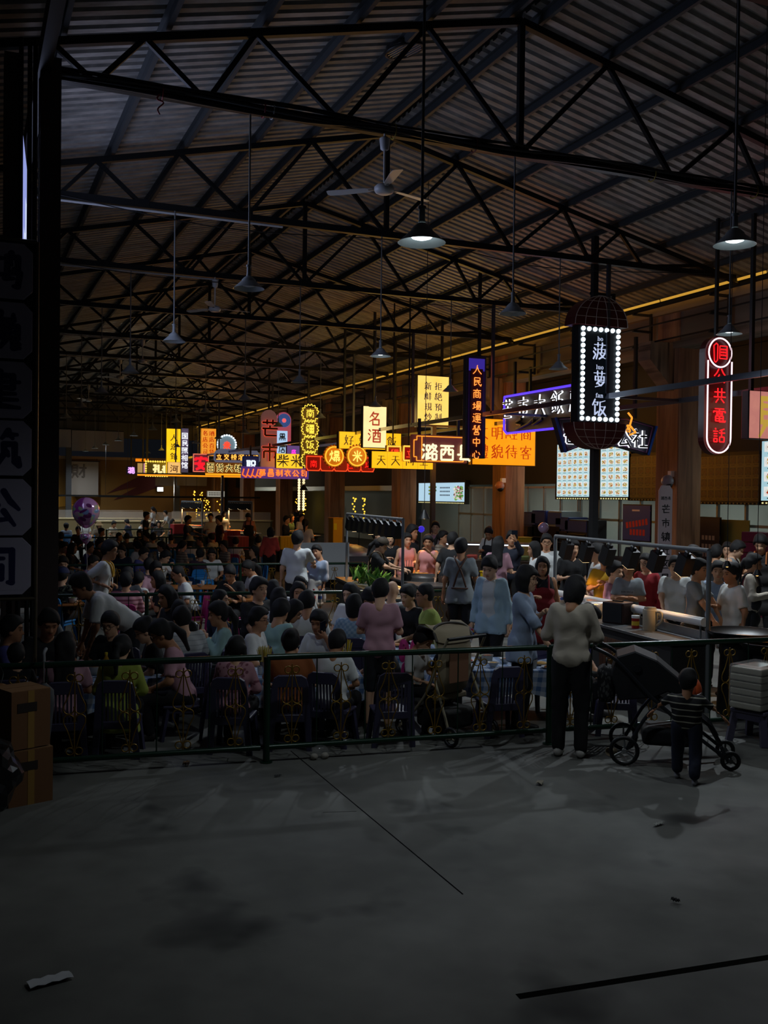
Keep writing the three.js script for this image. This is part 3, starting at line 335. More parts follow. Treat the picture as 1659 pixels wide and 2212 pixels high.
lightBox('every_day_light_box', 'long yellow light box of four panels under the two framed red tiles', [801, 937, 976, 1013], 10.2, rows(['天天向上'], { bg: '#ffb718', bg2: '#ffcf50', ink: '#3a2a10', style: 'song', weight: 0.075, h: 160, scale: 0.9, after: (g, w, h) => { g.fillStyle = '#8a6410'; for (let i = 1; i < 4; i++) g.fillRect(w * i / 4 - 1, 0, 2, h); } }), '#6a5420', 1.2, '#ffb52e', 0.8, []);
for (const [c, x0, x1, lab] of [['獨', 835, 867, 'first framed tile with a red neon character above the long yellow box'], ['立', 870, 900, 'second framed tile with a red neon character, next to the maroon board']]) {
  const s = spot(x0, x1, 962, 997, 10.3), g = thing('framed_tile_sign', lab, 'sign', s.pos); part(g, 'case', rbox(s.w, s.h, 0.1, 0.01, 0, 0, -0.06, 1), mat('#caa040', 0.5)); part(g, 'border_tube', loop([[-0.44, -0.44], [0.44, -0.44], [0.44, 0.44], [-0.44, 0.44]].map(([a, b]) => [a * s.w, b * s.h]), 0.01, 0.02), glow('#ffc84a', 1.2));
  part(g, 'back_plate', box(s.w * 0.72, s.h * 0.72, 0.01, 0, 0, 0), glow('#b3080c', 0.55)); hangers(g, s, [0], undefined, 0.03); part(g, 'letter', neon(c, 0, 0, 0.025, s.h * 0.56, 0.011), glow('#ff3a1e', 1.6));
}
// county board: maroon plate, gold border, white outlined characters
{
  const s = spot(890, 1010, 940, 1000, 10.5), g = thing('county_sign', 'dull maroon board with gold tube border and large white outlined characters', 'sign', s.pos), w = s.w, h = s.h;
  part(g, 'back_plate', rbox(w, h, 0.12, 0.02, 0, 0, -0.07, 1), mat('#7d4a44', 0.5, 0, { emissive: '#6a2c20', emissiveIntensity: 0.35 }));
  const b = [[-0.47, -0.3], [-0.42, -0.3], [-0.42, -0.44], [0.42, -0.44], [0.42, -0.3], [0.47, -0.3], [0.47, 0.3], [0.42, 0.3], [0.42, 0.44], [-0.42, 0.44], [-0.42, 0.3], [-0.47, 0.3]].map(([a, c]) => [a * w, c * h]); part(g, 'border_tube', [...loop(b, 0.01, 0.012), ...poly([V(-0.33 * w, 0.44 * h, 0.01), V(-0.33 * w, -0.44 * h, 0.01)], 0.012)], glow('#ff9a2e', 1.3));
  [...'潞西县'].forEach((c, i) => { const lx = (-0.2 + 0.31 * i) * w; part(g, 'letter', neon(c, lx, -0.12 * h, 0.05, h * 0.66, 0.026), glow('#fff1c0', 1.3)); part(g, 'letter_core', neon(c, lx, -0.12 * h, 0.062, h * 0.66, 0.013, 4), mat('#5a3418', 0.6)); });
  hangers(g, s, [-0.35 * w, 0.35 * w], 4.15); signLight(s, '#ffb060', 0.3, false);
}
// popcorn circles and the red board behind them
{
  const s = spot(662, 808, 984, 1019, 10.9), g = thing('red_neon_board', 'long red neon board behind the two round popcorn signs', 'sign', s.pos); part(g, 'back_plate', box(s.w, s.h, 0.1, 0, 0, -0.06), mat('#6a0e10', 0.5, 0, { emissive: '#8a0a0a', emissiveIntensity: 0.5 }));
  const rim = []; for (let i = 0; i < 5; i++) rim.push(...loop([[0.02, -0.46], [0.18, -0.46], [0.2, -0.3], [0.2, 0.4], [0.0, 0.4], [0, -0.3]].map(([a, b]) => [(a + i * 0.2 - 0.5) * s.w, b * s.h]), 0.01, 0.014)); part(g, 'border_tube', rim, glow('#ff4a20', 1.4)); [...'南商百场'].forEach((c, i) => part(g, 'letter', neon(c, (-0.4 + 0.27 * i) * s.w, -0.05 * s.h, 0.02, s.h * 0.5, 0.014), glow('#ff2018', 1.2))); signLight(s, '#ff4020', 0.45, false);
  for (const [c, cx, lab] of [['爆', 722, 'round amber neon sign with a beaded rim, first of the popcorn pair'], ['米', 771, 'round amber neon sign with a rice character beside the yellow boxes']]) {
    const q = spot(cx - 22, cx + 22, 963, 1008, 10.3), k = thing('round_popcorn_sign', lab, 'sign', q.pos), rr = q.w / 2; part(k, 'back_plate', cyl(rr, rr, 0.1, 0, 0, 0, 28).rotateX(Math.PI / 2).translate(0, 0, -0.07), mat('#b57a1c', 0.5, 0, { emissive: '#a05a08', emissiveIntensity: 0.45 }));
    part(k, 'ring_tube', ring(0, 0, 0.01, rr * 0.86, 0.02, 28), glow('#ffb030', 1.4)); part(k, 'letter', neon(c, 0, 0, 0.03, rr * 1.15, 0.02), glow('#ffd060', 1.5)); for (let i = 0; i < 20; i++) part(k, 'bead', ball(rr * 0.1, rr * 1.02 * Math.cos(i * 0.314), rr * 1.02 * Math.sin(i * 0.314), -0.03, 6), mat('#a05c18', 0.5)); signLight(q, '#ffae40', 0.4, false);
  }
}
// southern restaurant: four gear rings
{
  const s = spot(650, 688, 880, 1008, 10.4), g = thing('gear_ring_sign', 'upright olive board with four yellow neon gear rings and characters', 'sign', s.pos), w = s.w, h = s.h; part(g, 'case', rbox(w, h, 0.14, 0.015, 0, 0, -0.08, 1), mat('#6e5a34', 0.55, 0, { emissive: '#5a4820', emissiveIntensity: 0.25 }));
  const ye = glow('#ffd94a', 1.4); [...'南疆饭店'].forEach((c, i) => { const y = h * (0.4 - 0.262 * i), pts = Array.from({ length: 64 }, (_, k) => { const a = k / 64 * Math.PI * 2, q = w * ((k >> 1) % 2 ? 0.5 : 0.42); return [q * Math.cos(a), y + q * Math.sin(a)]; }); part(g, 'gear_tube', loop(pts, 0.02, 0.012), ye); part(g, 'letter', neon(c, 0, y, 0.03, w * 0.52, 0.014), ye); });
  hangers(g, s, [-w * 0.4, w * 0.4], 4.2); signLight(s, '#ffd860', 0.4, false);
}
lightBox('firewood_rice_light_box', 'yellow light box of two panels under the gear ring sign', [596, 655, 980, 1012], 10.95, rows(['柴米'], { bg: '#ffc026', bg2: '#ffda60', ink: '#2a2010', style: 'brush', weight: 0.08, h: 128, scale: 0.95, padX: 0.05, padY: 0.05 }), '#6a5420', 1.2, '#ffb52e', 0.9, []);
// red town name board and the record shop board
{
  const s = spot(565, 598, 885, 1013, 10.4), g = thing('town_name_board', 'rosy round-topped board with two red outlined brush characters', 'sign', s.pos), w = s.w, h = s.h, r = w / 2; part(g, 'back_plate', extrude([...Array.from({ length: 13 }, (_, i) => [r * Math.cos(Math.PI * i / 12), h / 2 - r + r * Math.sin(Math.PI * i / 12)]), [-r, -h / 2], [r, -h / 2]], 0.12).translate(0, 0, -0.14), mat('#9a6f68', 0.5, 0, { emissive: '#a8706a', emissiveIntensity: 0.22 }));
  [...'芒市'].forEach((c, i) => { const y = h * (0.18 - 0.4 * i); part(g, 'letter', neon(c, 0, y, 0.05, w * 1.25, 0.05), glow('#ff5a3a', 0.9)); part(g, 'letter_core', neon(c, 0, y, 0.085, w * 1.25, 0.036, 4), mat('#4a0608', 0.5)); }); hangers(g, s, [0]);
  const q = spot(597, 629, 890, 986, 11.15), k = thing('record_shop_board', 'pale blue round-topped board with a blue vinyl record on it', 'sign', q.pos), W = q.w, H = q.h; part(k, 'back_plate', extrude([...Array.from({ length: 13 }, (_, i) => [W / 2 * Math.cos(Math.PI * i / 12), H / 2 - W / 2 + W / 2 * Math.sin(Math.PI * i / 12)]), [-W / 2, -H / 2], [W / 2, -H / 2]], 0.1).translate(0, 0, -0.12), mat('#c86a7a', 0.5, 0, { emissive: '#c0566a', emissiveIntensity: 0.5 }));
  part(k, 'face_panel', face(W * 0.7, H * 0.55, 0).translate(-W * 0.1, -H * 0.2, 0), glow('#b8dcff', 0.85)); part(k, 'record', cyl(W * 0.44, W * 0.44, 0.03, 0, 0, 0, 28).rotateX(Math.PI / 2).translate(0, H / 2 - W * 0.55, 0.01), mat('#5a7ec8', 0.35, 0, { emissive: '#4a70c0', emissiveIntensity: 0.45 })); part(k, 'record_label', [cyl(W * 0.14, W * 0.14, 0.04, 0, 0, 0, 16).rotateX(Math.PI / 2).translate(0, H / 2 - W * 0.55, 0.012)], glow('#ff6a6a', 0.9)); for (const f of [0.22, 0.3, 0.38]) part(k, 'record_groove', ring(0, H / 2 - W * 0.55, 0.026, W * f, 0.006, 24, 4), mat('#26407a', 0.4)); for (const [ch, yy] of [['黑', -0.06], ['店', -0.34]]) part(k, 'letter', neon(ch, -W * 0.1, H * yy, 0.012, W * 0.5, 0.018, 4), mat('#16202c', 0.5)); signLight(q, '#a8d0ff', 0.15, false);
}
// purple clothing company board, purple shop panel, navy employment sign
{
  const s = spot(522, 667, 1009, 1034, 10.6), g = thing('clothing_company_sign', 'long violet board with six amber neon characters under the navy sign', 'sign', s.pos); part(g, 'back_plate', box(s.w, s.h, 0.1, 0, 0, -0.06), mat('#6a4aa0', 0.5, 0, { emissive: '#5a3a9a', emissiveIntensity: 0.45 })); [...'華昌制衣公司'].forEach((c, i) => part(g, 'letter', neon(c, (-0.2 + 0.125 * i) * s.w, 0, 0.02, s.h * 0.66, 0.022), glow('#ff7a2a', 1.4))); signLight(s, '#a060ff', 0.1, false);
  const f = []; for (let i = 0; i < 4; i++) { const x = (-0.47 + 0.035 * i * 2) * s.w; f.push(...poly([V(x, 0.3 * s.h, 0.03), V(x - 0.06, -0.2 * s.h, 0.03), V(x + 0.08, -0.42 * s.h, 0.03), V(x + 0.16, 0.1 * s.h, 0.03)], 0.022)); } part(g, 'flame_tube', f, glow('#ff6a1a', 1.5));
  const p = spot(619, 658, 962, 984, 11.2), k = thing('purple_shop_panel', 'mauve light panel with pink tube letters behind the yellow firewood box', 'sign', p.pos); part(k, 'case', box(p.w, p.h, 0.1, 0, 0, -0.06), mat('#4a3a60', 0.5)); part(k, 'face_panel', face(p.w * 0.94, p.h * 0.9, -0.005), glow('#7a5a9a', 0.6)); part(k, 'letter', [...neon('店', -p.w * 0.1, -p.h * 0.15, 0.01, p.h * 0.5, 0.02)], glow('#ff3ad0', 1.3));
  const n = spot(524, 560, 985, 1022, 10.3), m = thing('navy_job_sign', 'rounded navy light box with one white character', 'sign', n.pos); part(m, 'case', rbox(n.w, n.h, 0.14, 0.1, 0, 0, -0.08), mat('#1c2444', 0.5, 0, { emissive: '#141e48', emissiveIntensity: 0.5 })); part(m, 'letter', neon('职', 0, 0, 0.0, n.h * 0.6, 0.035), glow('#e8f0ff', 1.1)); hangers(m, n, [0], 4.2);
}
// skating rink, department store, red character panel, noodle sign and the far group
{
  const s = spot(463, 562, 968, 1001, 10.9), g = thing('skating_rink_sign', 'grey lilac cloud-shaped board with six small amber characters', 'sign', s.pos); part(g, 'back_plate', extrude([[-0.5, -0.3], [-0.46, -0.46], [0.46, -0.46], [0.5, -0.3], [0.5, 0.1], [0.42, 0.42], [-0.36, 0.42], [-0.46, 0.3], [-0.5, 0.1]].map(([a, b]) => [a * s.w, b * s.h]), 0.1).translate(0, 0, -0.12), mat('#9a9ab0', 0.5, 0, { emissive: '#8088a8', emissiveIntensity: 0.32 })); part(g, 'letter_strip', box(s.w * 0.94, s.h * 0.4, 0.02, 0, -s.h * 0.1, 0), mat('#5a2c4a', 0.5)); [...'立交桥溜冰场'].forEach((c, i) => part(g, 'letter', neon(c, (-0.4 + 0.16 * i) * s.w, -s.h * 0.1, 0.02, s.h * 0.4, 0.02), glow('#ffb84a', 1.3))); signLight(s, '#a8b0ff', 0.06, false); hangers(g, s, [-0.3, 0.3], 4.3);
  const a = spot(417, 451, 980, 1020, 10.25), k = thing('red_character_panel', 'dark rose panel with one big red neon character', 'sign', a.pos); part(k, 'case', box(a.w, a.h, 0.1, 0, 0, -0.06), mat('#7a5060', 0.5, 0, { emissive: '#803a48', emissiveIntensity: 0.3 })); part(k, 'letter', neon('安', 0, 0, 0.03, a.h * 0.78, 0.06), glow('#ff1a2a', 1.3)); part(k, 'border_tube', loop([[-0.47, -0.47], [0.47, -0.47], [0.47, 0.47], [-0.47, 0.47]].map(([u, v]) => [u * a.w, v * a.h]), 0.01, 0.02), glow('#ff8060', 0.9));
  const b = spot(444, 526, 998, 1023, 10.2), m = thing('department_store_sign', 'orange edged board with four pale yellow outlined characters', 'sign', b.pos); part(m, 'back_plate', box(b.w, b.h * 1.05, 0.1, 0, -0.03, -0.08), mat('#6a4420', 0.5, 0, { emissive: '#8a4a08', emissiveIntensity: 0.3 })); [...'百货大楼'].forEach((c, i) => { part(m, 'letter', neon(c, (-0.37 + 0.245 * i) * b.w, 0, 0.02, b.h * 0.76, 0.042), glow('#ffe28a', 1.25)); part(m, 'letter_core', neon(c, (-0.37 + 0.245 * i) * b.w, 0, 0.05, b.h * 0.76, 0.02, 4), mat('#6a3a10', 0.6)); }); part(m, 'edge_tube', bar(V(-b.w / 2, -b.h * 0.58, 0), V(b.w / 2, -b.h * 0.58, 0), 0.04), glow('#ff9a1a', 1.4)); signLight(b, '#ffb04a', 0.5, false);
  lightBox('iron_bowl_light_box', 'tall yellow light box with four black characters in a column', [359, 392, 925, 1026], 9.9, rows(['人', '造', '鐵', '飯'], { bg: '#ffca1e', bg2: '#ffb400', ink: '#3a2c08', style: 'song', weight: 0.09, h: 300, scale: 0.9, padX: 0.9, padY: 0.8 }), '#8a6a10', 1.2, '#ffc030', 0.9, [-0.2]);
  lightBox('photo_studio_light_box', 'narrow dark light box with five white characters in a column', [391, 407, 924, 1022], 9.8, rows(['国', '民', '照', '相', '馆'], { bg: '#3a3440', bg2: '#6a5a78', ink: '#f4f6ff', style: 'plain', weight: 0.11, h: 360, scale: 0.95, padX: 0.05, padY: 1.0 }), '#2a2430', 1.2, '#c8c0ff', 0.25, [0], 5.5);
  lightBox('tobacco_shop_light_box', 'orange light box with two columns of red characters far down the street', [434, 467, 925, 987], 11.3, rows(cols(['名店公司', '酒店百货']), { bg: '#ff9a28', bg2: '#ffb850', ink: '#c0300c', style: 'song', weight: 0.1, h: 200, scale: 0.85, padX: 0.3, padY: 0.5 }), '#7a4a10', 0.9, '#ff9a30', 0.8, [0]);
  lightBox('noodle_light_box', 'square amber light box with one brown brush character', [362, 392, 998, 1027], 9.6, rows(['河'], { bg: '#ffc46a', bg2: '#ffe0a0', ink: '#5a3010', style: 'brush', weight: 0.09, h: 128, scale: 0.9 }), '#b06a10', 0.9, '#ffb040', 0.6, [0.1]);
  const q = spot(314, 362, 996, 1029, 9.2), v = thing('peacock_bulb_board', 'board edged with yellow bulbs and two glowing outlined characters', 'sign', q.pos); part(v, 'back_plate', box(q.w, q.h, 0.1, 0, 0, -0.07), mat('#5a5a30', 0.6)); hangers(v, q, [-0.5, 0.5]); const bm = glow('#ffcf50', 1.4); for (let i = 0; i < 10; i++) for (const sy of [-1, 1]) part(v, 'bulb', ball(0.05, (-0.48 + i * 0.106) * q.w, sy * q.h * 0.47, 0.02, 6), bm); for (let i = 1; i < 6; i++) part(v, 'bulb', ball(0.05, -0.48 * q.w, (-0.47 + i * 0.157) * q.h, 0.02, 6), bm); [...'孔雀'].forEach((c, i) => part(v, 'letter', neon(c, (0.02 + 0.4 * i) * q.w, 0, 0.03, q.h * 0.6, 0.06), glow('#ffe09a', 1.2))); signLight(q, '#ffc050', 0.35, false);
  const u = spot(296, 322, 999, 1024, 8.9), y = thing('tan_square_sign', 'small tan and pink panel pair beside the bulb board', 'sign', u.pos); part(y, 'case', box(u.w, u.h, 0.1, 0, 0, -0.06), mat('#3a2418', 0.5)); hangers(y, u, [0]); part(y, 'face_panel', face(u.w * 0.42, u.h * 0.86, -0.005).translate(-u.w * 0.25, 0, 0), glow('#c8a060', 0.7)); part(y, 'face_panel', face(u.w * 0.42, u.h * 0.86, -0.005).translate(u.w * 0.25, 0, 0), glow('#e8a0b0', 0.7));
  const z = spot(273, 294, 1007, 1025, 8.6), zz = thing('violet_tube_sign', 'small violet neon character sign at the far end of the row', 'sign', z.pos); part(zz, 'back_plate', box(z.w, z.h, 0.08, 0, 0, -0.06), mat('#2a1c30', 0.5)); hangers(zz, z, [0]); part(zz, 'letter', neon('潞', 0, 0, 0.02, z.h * 0.85, 0.035), glow('#e8a8ff', 1.2));
  const o = spot(292, 322, 990, 998, 8.9), oo = thing('orange_strip_sign', 'flat orange light panel above the tan pair', 'sign', o.pos); part(oo, 'case', box(o.w, o.h, 0.1, 0, 0, -0.06), mat('#7a3a08', 0.5)); hangers(oo, o, [0.3]); part(oo, 'face_panel', face(o.w * 0.95, o.h * 0.8, -0.005), glow('#ff8a10', 0.9)); part(oo, 'letter', neon('上', 0, 0, 0.01, o.h * 0.5, 0.02), mat('#6a2c04', 0.5));
  const e = spot(297, 520, 1024, 1031, 9.7), ee = thing('amber_edge_light', 'long amber light tube running under the far row of signs', 'light strip', e.pos); part(ee, 'tube', box(e.w, e.h * 0.6, 0.1), glow('#ff9c1c', 1.0)); part(ee, 'mount', box(e.w, 0.06, 0.16, 0, e.h * 0.4, -0.02), M.steel); signLight(e, '#ffa030', 0.8, false);
  // flower arch with bulbs
  const f = spot(469, 511, 938, 982, 11.2), ff = thing('bulb_arch_sign', 'half-round board ringed by white bulbs with a red character', 'sign', f.pos), rr = f.w / 2; part(ff, 'back_plate', cyl(rr, rr, 0.1, 0, 0, 0, 24).rotateX(Math.PI / 2).translate(0, 0, -0.07), mat('#8a98a0', 0.5, 0, { emissive: '#7a9aa8', emissiveIntensity: 0.5 })); const wb = glow('#eaf6ff', 1.5); for (let i = 0; i < 15; i++) { const q2 = -0.3 + i * 0.27; part(ff, 'bulb', ball(rr * 0.1, rr * 0.93 * Math.cos(q2), rr * 0.93 * Math.sin(q2), 0.02, 6), wb); } part(ff, 'letter', neon('米', 0, -rr * 0.1, 0.02, rr * 0.9, 0.04), glow('#ff4a30', 1.2));
}
// neon hotel board that runs along the street, and the commune board behind the pineapple sign
{
  const a = atX(1090, 880, 11.9), b = atX(1262, 880, 11.9), yT = atX(1175, 836, 11.9).y, yB = atX(1175, 935, 11.9).y, L = Math.abs(b.z - a.z), h = (yT - yB) * 0.86, g = thing('hotel_neon_board', 'dark board edged in violet neon with white outlined characters, turned along the street', 'sign', [11.9, (yT + yB) / 2, (a.z + b.z) / 2], -Math.PI / 2);
  part(g, 'back_plate', rbox(L, h, 0.08, 0.03, 0, 0, -0.06, 1), mat('#4a4030', 0.5)); part(g, 'border_tube', loop([[-0.5, -0.4], [-0.46, -0.5], [0.5, -0.5], [0.5, 0.5], [-0.5, 0.5]].map(([u, v]) => [u * L, v * h]), 0.01, 0.028), glow('#5a3aff', 1.3));
  [...'芒市大飯店'].forEach((c, i) => { const x = (-0.44 + 0.215 * i) * L, y = h * 0.14; part(g, 'letter', neon(c, x, y, 0.04, h * 0.6, 0.03), glow('#f2f6ff', 1.3)); part(g, 'letter_core', neon(c, x, y, 0.06, h * 0.6, 0.017, 4), mat('#1c1a18', 0.6)); });
  part(g, 'script_line', tube([[-0.25 * L, -0.15 * h, 0], [-0.32 * L, -0.25 * h, 0], [-0.24 * L, -0.33 * h, 0], [-0.34 * L, -0.42 * h, 0], [-0.16 * L, -0.3 * h, 0], [-0.08 * L, -0.2 * h, 0], [-0.1 * L, -0.33 * h, 0], [0.02 * L, -0.22 * h, 0]].map((p) => [p[0], p[1], 0.02]), 0.035, 50, 6), mat('#2a2622', 0.4)); hangers(g, { y: (yT + yB) / 2, h }, [-L * 0.4], 5.5);
  areaLight(V(11.75, (yT + yB) / 2, (a.z + b.z) / 2), V(-1, 0, 0), L, h, '#8a80ff', 0.1 * SK);
  const s = spot(1200, 1418, 900, 985, 11.5), k = thing('commune_neon_board', 'dark winged board with white outlined characters behind the lower maroon dome', 'sign', s.pos); part(k, 'back_plate', extrude([[-0.5, 0.42], [-0.18, 0.5], [0.2, 0.5], [0.5, 0.32], [0.42, -0.44], [0.15, -0.26], [-0.2, -0.22], [-0.4, -0.44]].map(([u, v]) => [u * s.w, v * s.h]), 0.16).translate(0, 0, -0.18), mat('#2a2c3c', 0.5));
  for (const [e0, e1] of [[[-0.5, 0.42], [-0.4, -0.44]], [[0.5, 0.32], [0.42, -0.44]]]) part(k, 'blue_edge', beam(V(e0[0] * s.w, e0[1] * s.h, 0), V(e1[0] * s.w, e1[1] * s.h, 0), 0.05, 0.03), mat('#1f56b8', 0.4)); part(k, 'border_tube', loop([[-0.47, 0.38], [-0.17, 0.46], [0.19, 0.46], [0.46, 0.29], [0.4, -0.38], [0.14, -0.22], [-0.19, -0.18], [-0.38, -0.38]].map(([u, v]) => [u * s.w, v * s.h]), 0.0, 0.012), mat('#6a3c6a', 0.3));
  [['芒', -0.36], ['市', -0.12], ['公', 0.16], ['社', 0.32]].forEach(([c, u]) => { part(k, 'letter', neon(c, u * s.w, -0.02 * s.h, 0.03, s.h * 0.52, 0.032), glow('#f4f6ff', 1.3)); part(k, 'letter_core', neon(c, u * s.w, -0.02 * s.h, 0.052, s.h * 0.52, 0.018, 4), mat('#141420', 0.6)); });
  const am = glow('#ff9a30', 1.3); part(k, 'bell_tube', [...poly([V(0.19 * s.w, 0.62 * s.h, 0.05), V(0.23 * s.w, 0.5 * s.h, 0.05), V(0.21 * s.w, 0.3 * s.h, 0.05), V(0.27 * s.w, 0.0 + 0.12 * s.h, 0.05), V(0.2 * s.w, 0.05 * s.h, 0.05)], 0.02), ...neon('店', 0.19 * s.w, 0.22 * s.h, 0.05, s.h * 0.22, 0.016)], am); hangers(k, s, [-0.3 * s.w, 0.3 * s.w], 5.5);
  // bulb column under the row
  const p = spot(641, 660, 1034, 1102, 11.0), bc = thing('bulb_column', 'upright double row of warm bulbs under the gear ring sign', 'light string', p.pos); part(bc, 'backing', box(p.w * 0.8, p.h, 0.04, 0, 0, -0.03), M.black); const bb = glow('#ffd9a0', 1.8); for (let i = 0; i < 12; i++) for (const x of [-0.26, 0.26]) part(bc, 'bulb', ball(0.05, x * p.w, p.h * (0.46 - i * 0.084), 0.02, 6), bb); part(bc, 'post', box(0.08, p.y - p.h / 2, 0.08, 0, -p.h / 2 - (p.y - p.h / 2) / 2, -0.05), M.steel); signLight(p, '#ffd090', 0.5, false);
}
// steel tube frame that carries the signs: long rails, cross rails and posts down to the floor
{
  const f = structGroup('beam', 'dark steel tube frame carrying the hanging signs'), fm = mat('#474b55', 0.45, 0.4);
  for (const [x, y] of [[10.55, 4.12], [12.15, 4.12]]) part(f, 'rail', beam(V(x, y, -6), V(x, y, -56), 0.06, 0.09), fm);
  for (let z = T0; z < 58; z += DT) { part(f, 'cross_rail', beam(V(10.55, 4.12, -z), V(12.15, 4.12, -z), 0.05, 0.05), fm); part(f, 'drop', beam(V(10.55, 4.12, -z), V(10.55, CHORD, -z), 0.06, 0.06), fm);  }
  for (const [px, py] of [[378, 1040], [480, 1060], [935, 1060]]) { const p = atX(px, py, 11.2); part(f, 'post', box(0.11, 4.1, 0.11, p.x, 2.05, p.z), fm); }
}
// ---------------------------------------------------------------- pendant lamps and ceiling fans
{
  const shadeG = (() => { const p = [[0.03, 0.1], [0.05, 0.085], [0.075, 0.06], [0.08, 0.045]]; for (let i = 0; i <= 9; i++) p.push([0.085 + i * 0.0092 + (i % 2 ? 0.0028 : 0), 0.04 - i * 0.0085]); return lathe(p, 32); })();
  const neckG = mergeGeometries([cyl(0.024, 0.022, 0.12, 0, 0.15, 0, 12), cyl(0.03, 0.026, 0.03, 0, 0.1, 0, 12), cyl(0.03, 0.03, 0.02, 0, 0.21, 0, 12)].map(norm)), bulbG = lathe([[0, -0.012], [0.04, -0.012], [0.07, -0.002], [0.078, 0.012], [0.078, 0.035], [0, 0.035]], 24);
  const shadeM = mat('#a2aaac', 0.35, 0.2, { side: THREE.DoubleSide }), neckM = mat('#7d8486', 0.45), on = glow('#eafaff', 5), off = mat('#c8d0d2', 0.35), rodM = mat('#6b6f70', 0.5, 0.4);
  const onAt = new Set(['-1,2.85', '-1,6.15', '0,9.5', '1,6.15']);
  for (let k = -1; k < NTR - 1; k++) for (const x of [2.85, 6.15, 9.5]) {
    const key = k + ',' + x, t = T0 + DT * k; if (k === -1 && x === 9.5) continue;
    const farOn = k > 6 && (k * 3 + Math.round(x)) % 3 !== 1, lit_ = onAt.has(key) || farOn, y = k === -1 ? (x < 3 ? 4.13 : 4.42) : 4.57;
    const label = lit_ ? (farOn ? 'glowing pendant lamp under the ' + ORD[k + 1] + ' truss ' + (x < 3 ? 'over the seating side' : x < 7 ? 'below the ridge' : 'over the stall street') : ['lit grey pendant lamp above the fence, hung off the front rod', 'lit pendant lamp hung beside the red telephone sign', 'lit pendant lamp above the cream liquor sign'][k === -1 ? (x < 3 ? 0 : 0) : k === 0 ? 1 : 2]) : 'unlit grey pendant lamp under the ' + ORD[k + 1] + ' truss ' + (x < 3 ? 'over the seating side' : x < 7 ? 'below the ridge' : 'over the stall street');
    const xx = k === -1 ? (x < 3 ? 2.98 : 5.8) : x, g = thing('pendant_lamp', key === '-1,6.15' ? 'half lit pendant lamp hung high above the telephone sign' : label, 'lamp', [xx, y, -t + 0.06], 0, lit_ && !farOn ? 'lit pendant lamps' : farOn ? 'far lit pendant lamps' : 'unlit pendant lamps');
    part(g, 'shade', shadeG, shadeM); part(g, 'neck', neckG, neckM); part(g, 'bulb', bulbG, lit_ ? on : off);
    const top = (k === -1 ? CHORD + 0.1 : CHORD - 0.05) - y; part(g, 'rod', cyl(0.011, 0.011, top - 0.2, 0, 0.2 + (top - 0.2) / 2, 0, 8), rodM);
    if (lit_) { const l = new THREE.SpotLight('#eaf6ff', LAMPK * (farOn ? 9 : k === -1 ? 2.6 : 18), 0, 1.35, 0.5); l.shadow.radius = 3.5; l.castShadow = true; l.position.set(xx, y - 0.03, -t + 0.06); l.target.position.set(xx, 0, -t + 0.06); l.name = 'lamp_light'; scene.add(l, l.target); }
  }
  // fans: at rest, three blades
  const motor = lathe([[0, -0.06], [0.07, -0.06], [0.1, -0.045], [0.115, -0.02], [0.115, 0.015], [0.09, 0.04], [0.03, 0.06], [0.0, 0.06]], 24), canopy = lathe([[0.02, 0], [0.05, 0.02], [0.062, 0.14], [0.03, 0.16], [0, 0.16]], 16), fm = mat('#c5c9cc', 0.4);
  const blade = (() => { const g = extrude([[0.14, -0.03], [0.22, -0.055], [0.55, -0.07], [0.68, -0.062], [0.7, -0.03], [0.69, 0.045], [0.66, 0.06], [0.22, 0.045], [0.14, 0.02]], 0.005).rotateX(-Math.PI / 2); return g.applyMatrix4(new THREE.Matrix4().makeRotationX(0.16)); })();
  const armG = box(0.14, 0.008, 0.03, 0.12, 0, 0), where = ['above the front tables', 'under the third truss', 'under the fifth truss', 'under the sixth truss', 'under the eighth truss'];
  [[0, 0.35], [2, 0.1], [4, 1.2], [5, 0.7], [7, 1.9]].forEach(([k, a], i) => {
    const y = k === 0 ? 5.82 : 5.85, g = thing('ceiling_fan', 'pale grey three-blade ceiling fan ' + where[i], 'fan', [4.43, y, -(T0 + DT * k) + 0.07], a); part(g, 'motor', motor, fm); part(g, 'canopy', canopy.clone().translate(0, CHORD - 0.05 - y - 0.2, 0), fm); part(g, 'down_rod', cyl(0.013, 0.013, CHORD - y - 0.1, 0, (CHORD - y - 0.1) / 2 + 0.05, 0, 8), fm);
    for (let b = 0; b < 3; b++) { const h = part(g, 'blade', blade, fm); h.rotation.y = b * 2.094; part(h, 'blade_arm', armG, M.grey); }
  });
  // round vent in the roof near the ridge
  const v = atT(873, 180, T0 + 0.9), vent = thing('roof_vent', 'dark round louvred vent fixed under the roof by the ridge', 'vent', [v.x, roofY(v.x) - 0.12, v.z]); vent.rotation.z = Math.atan(SL);
  part(vent, 'rim', new THREE.TorusGeometry(0.24, 0.022, 8, 32).rotateX(Math.PI / 2), M.black); part(vent, 'dish', cyl(0.23, 0.23, 0.04, 0, 0.05, 0, 28), mat('#1c1f21', 0.3, 0.4)); for (let i = -3; i <= 3; i++) part(vent, 'louvre', box(0.012, 0.03, 2 * Math.sqrt(0.22 * 0.22 - (i * 0.06) ** 2), i * 0.06, 0, 0).rotateY(0.4), mat('#7c8487', 0.3, 0.6)); part(vent, 'neck', cyl(0.05, 0.05, 0.12, 0, 0.1, 0, 12), M.black);
}
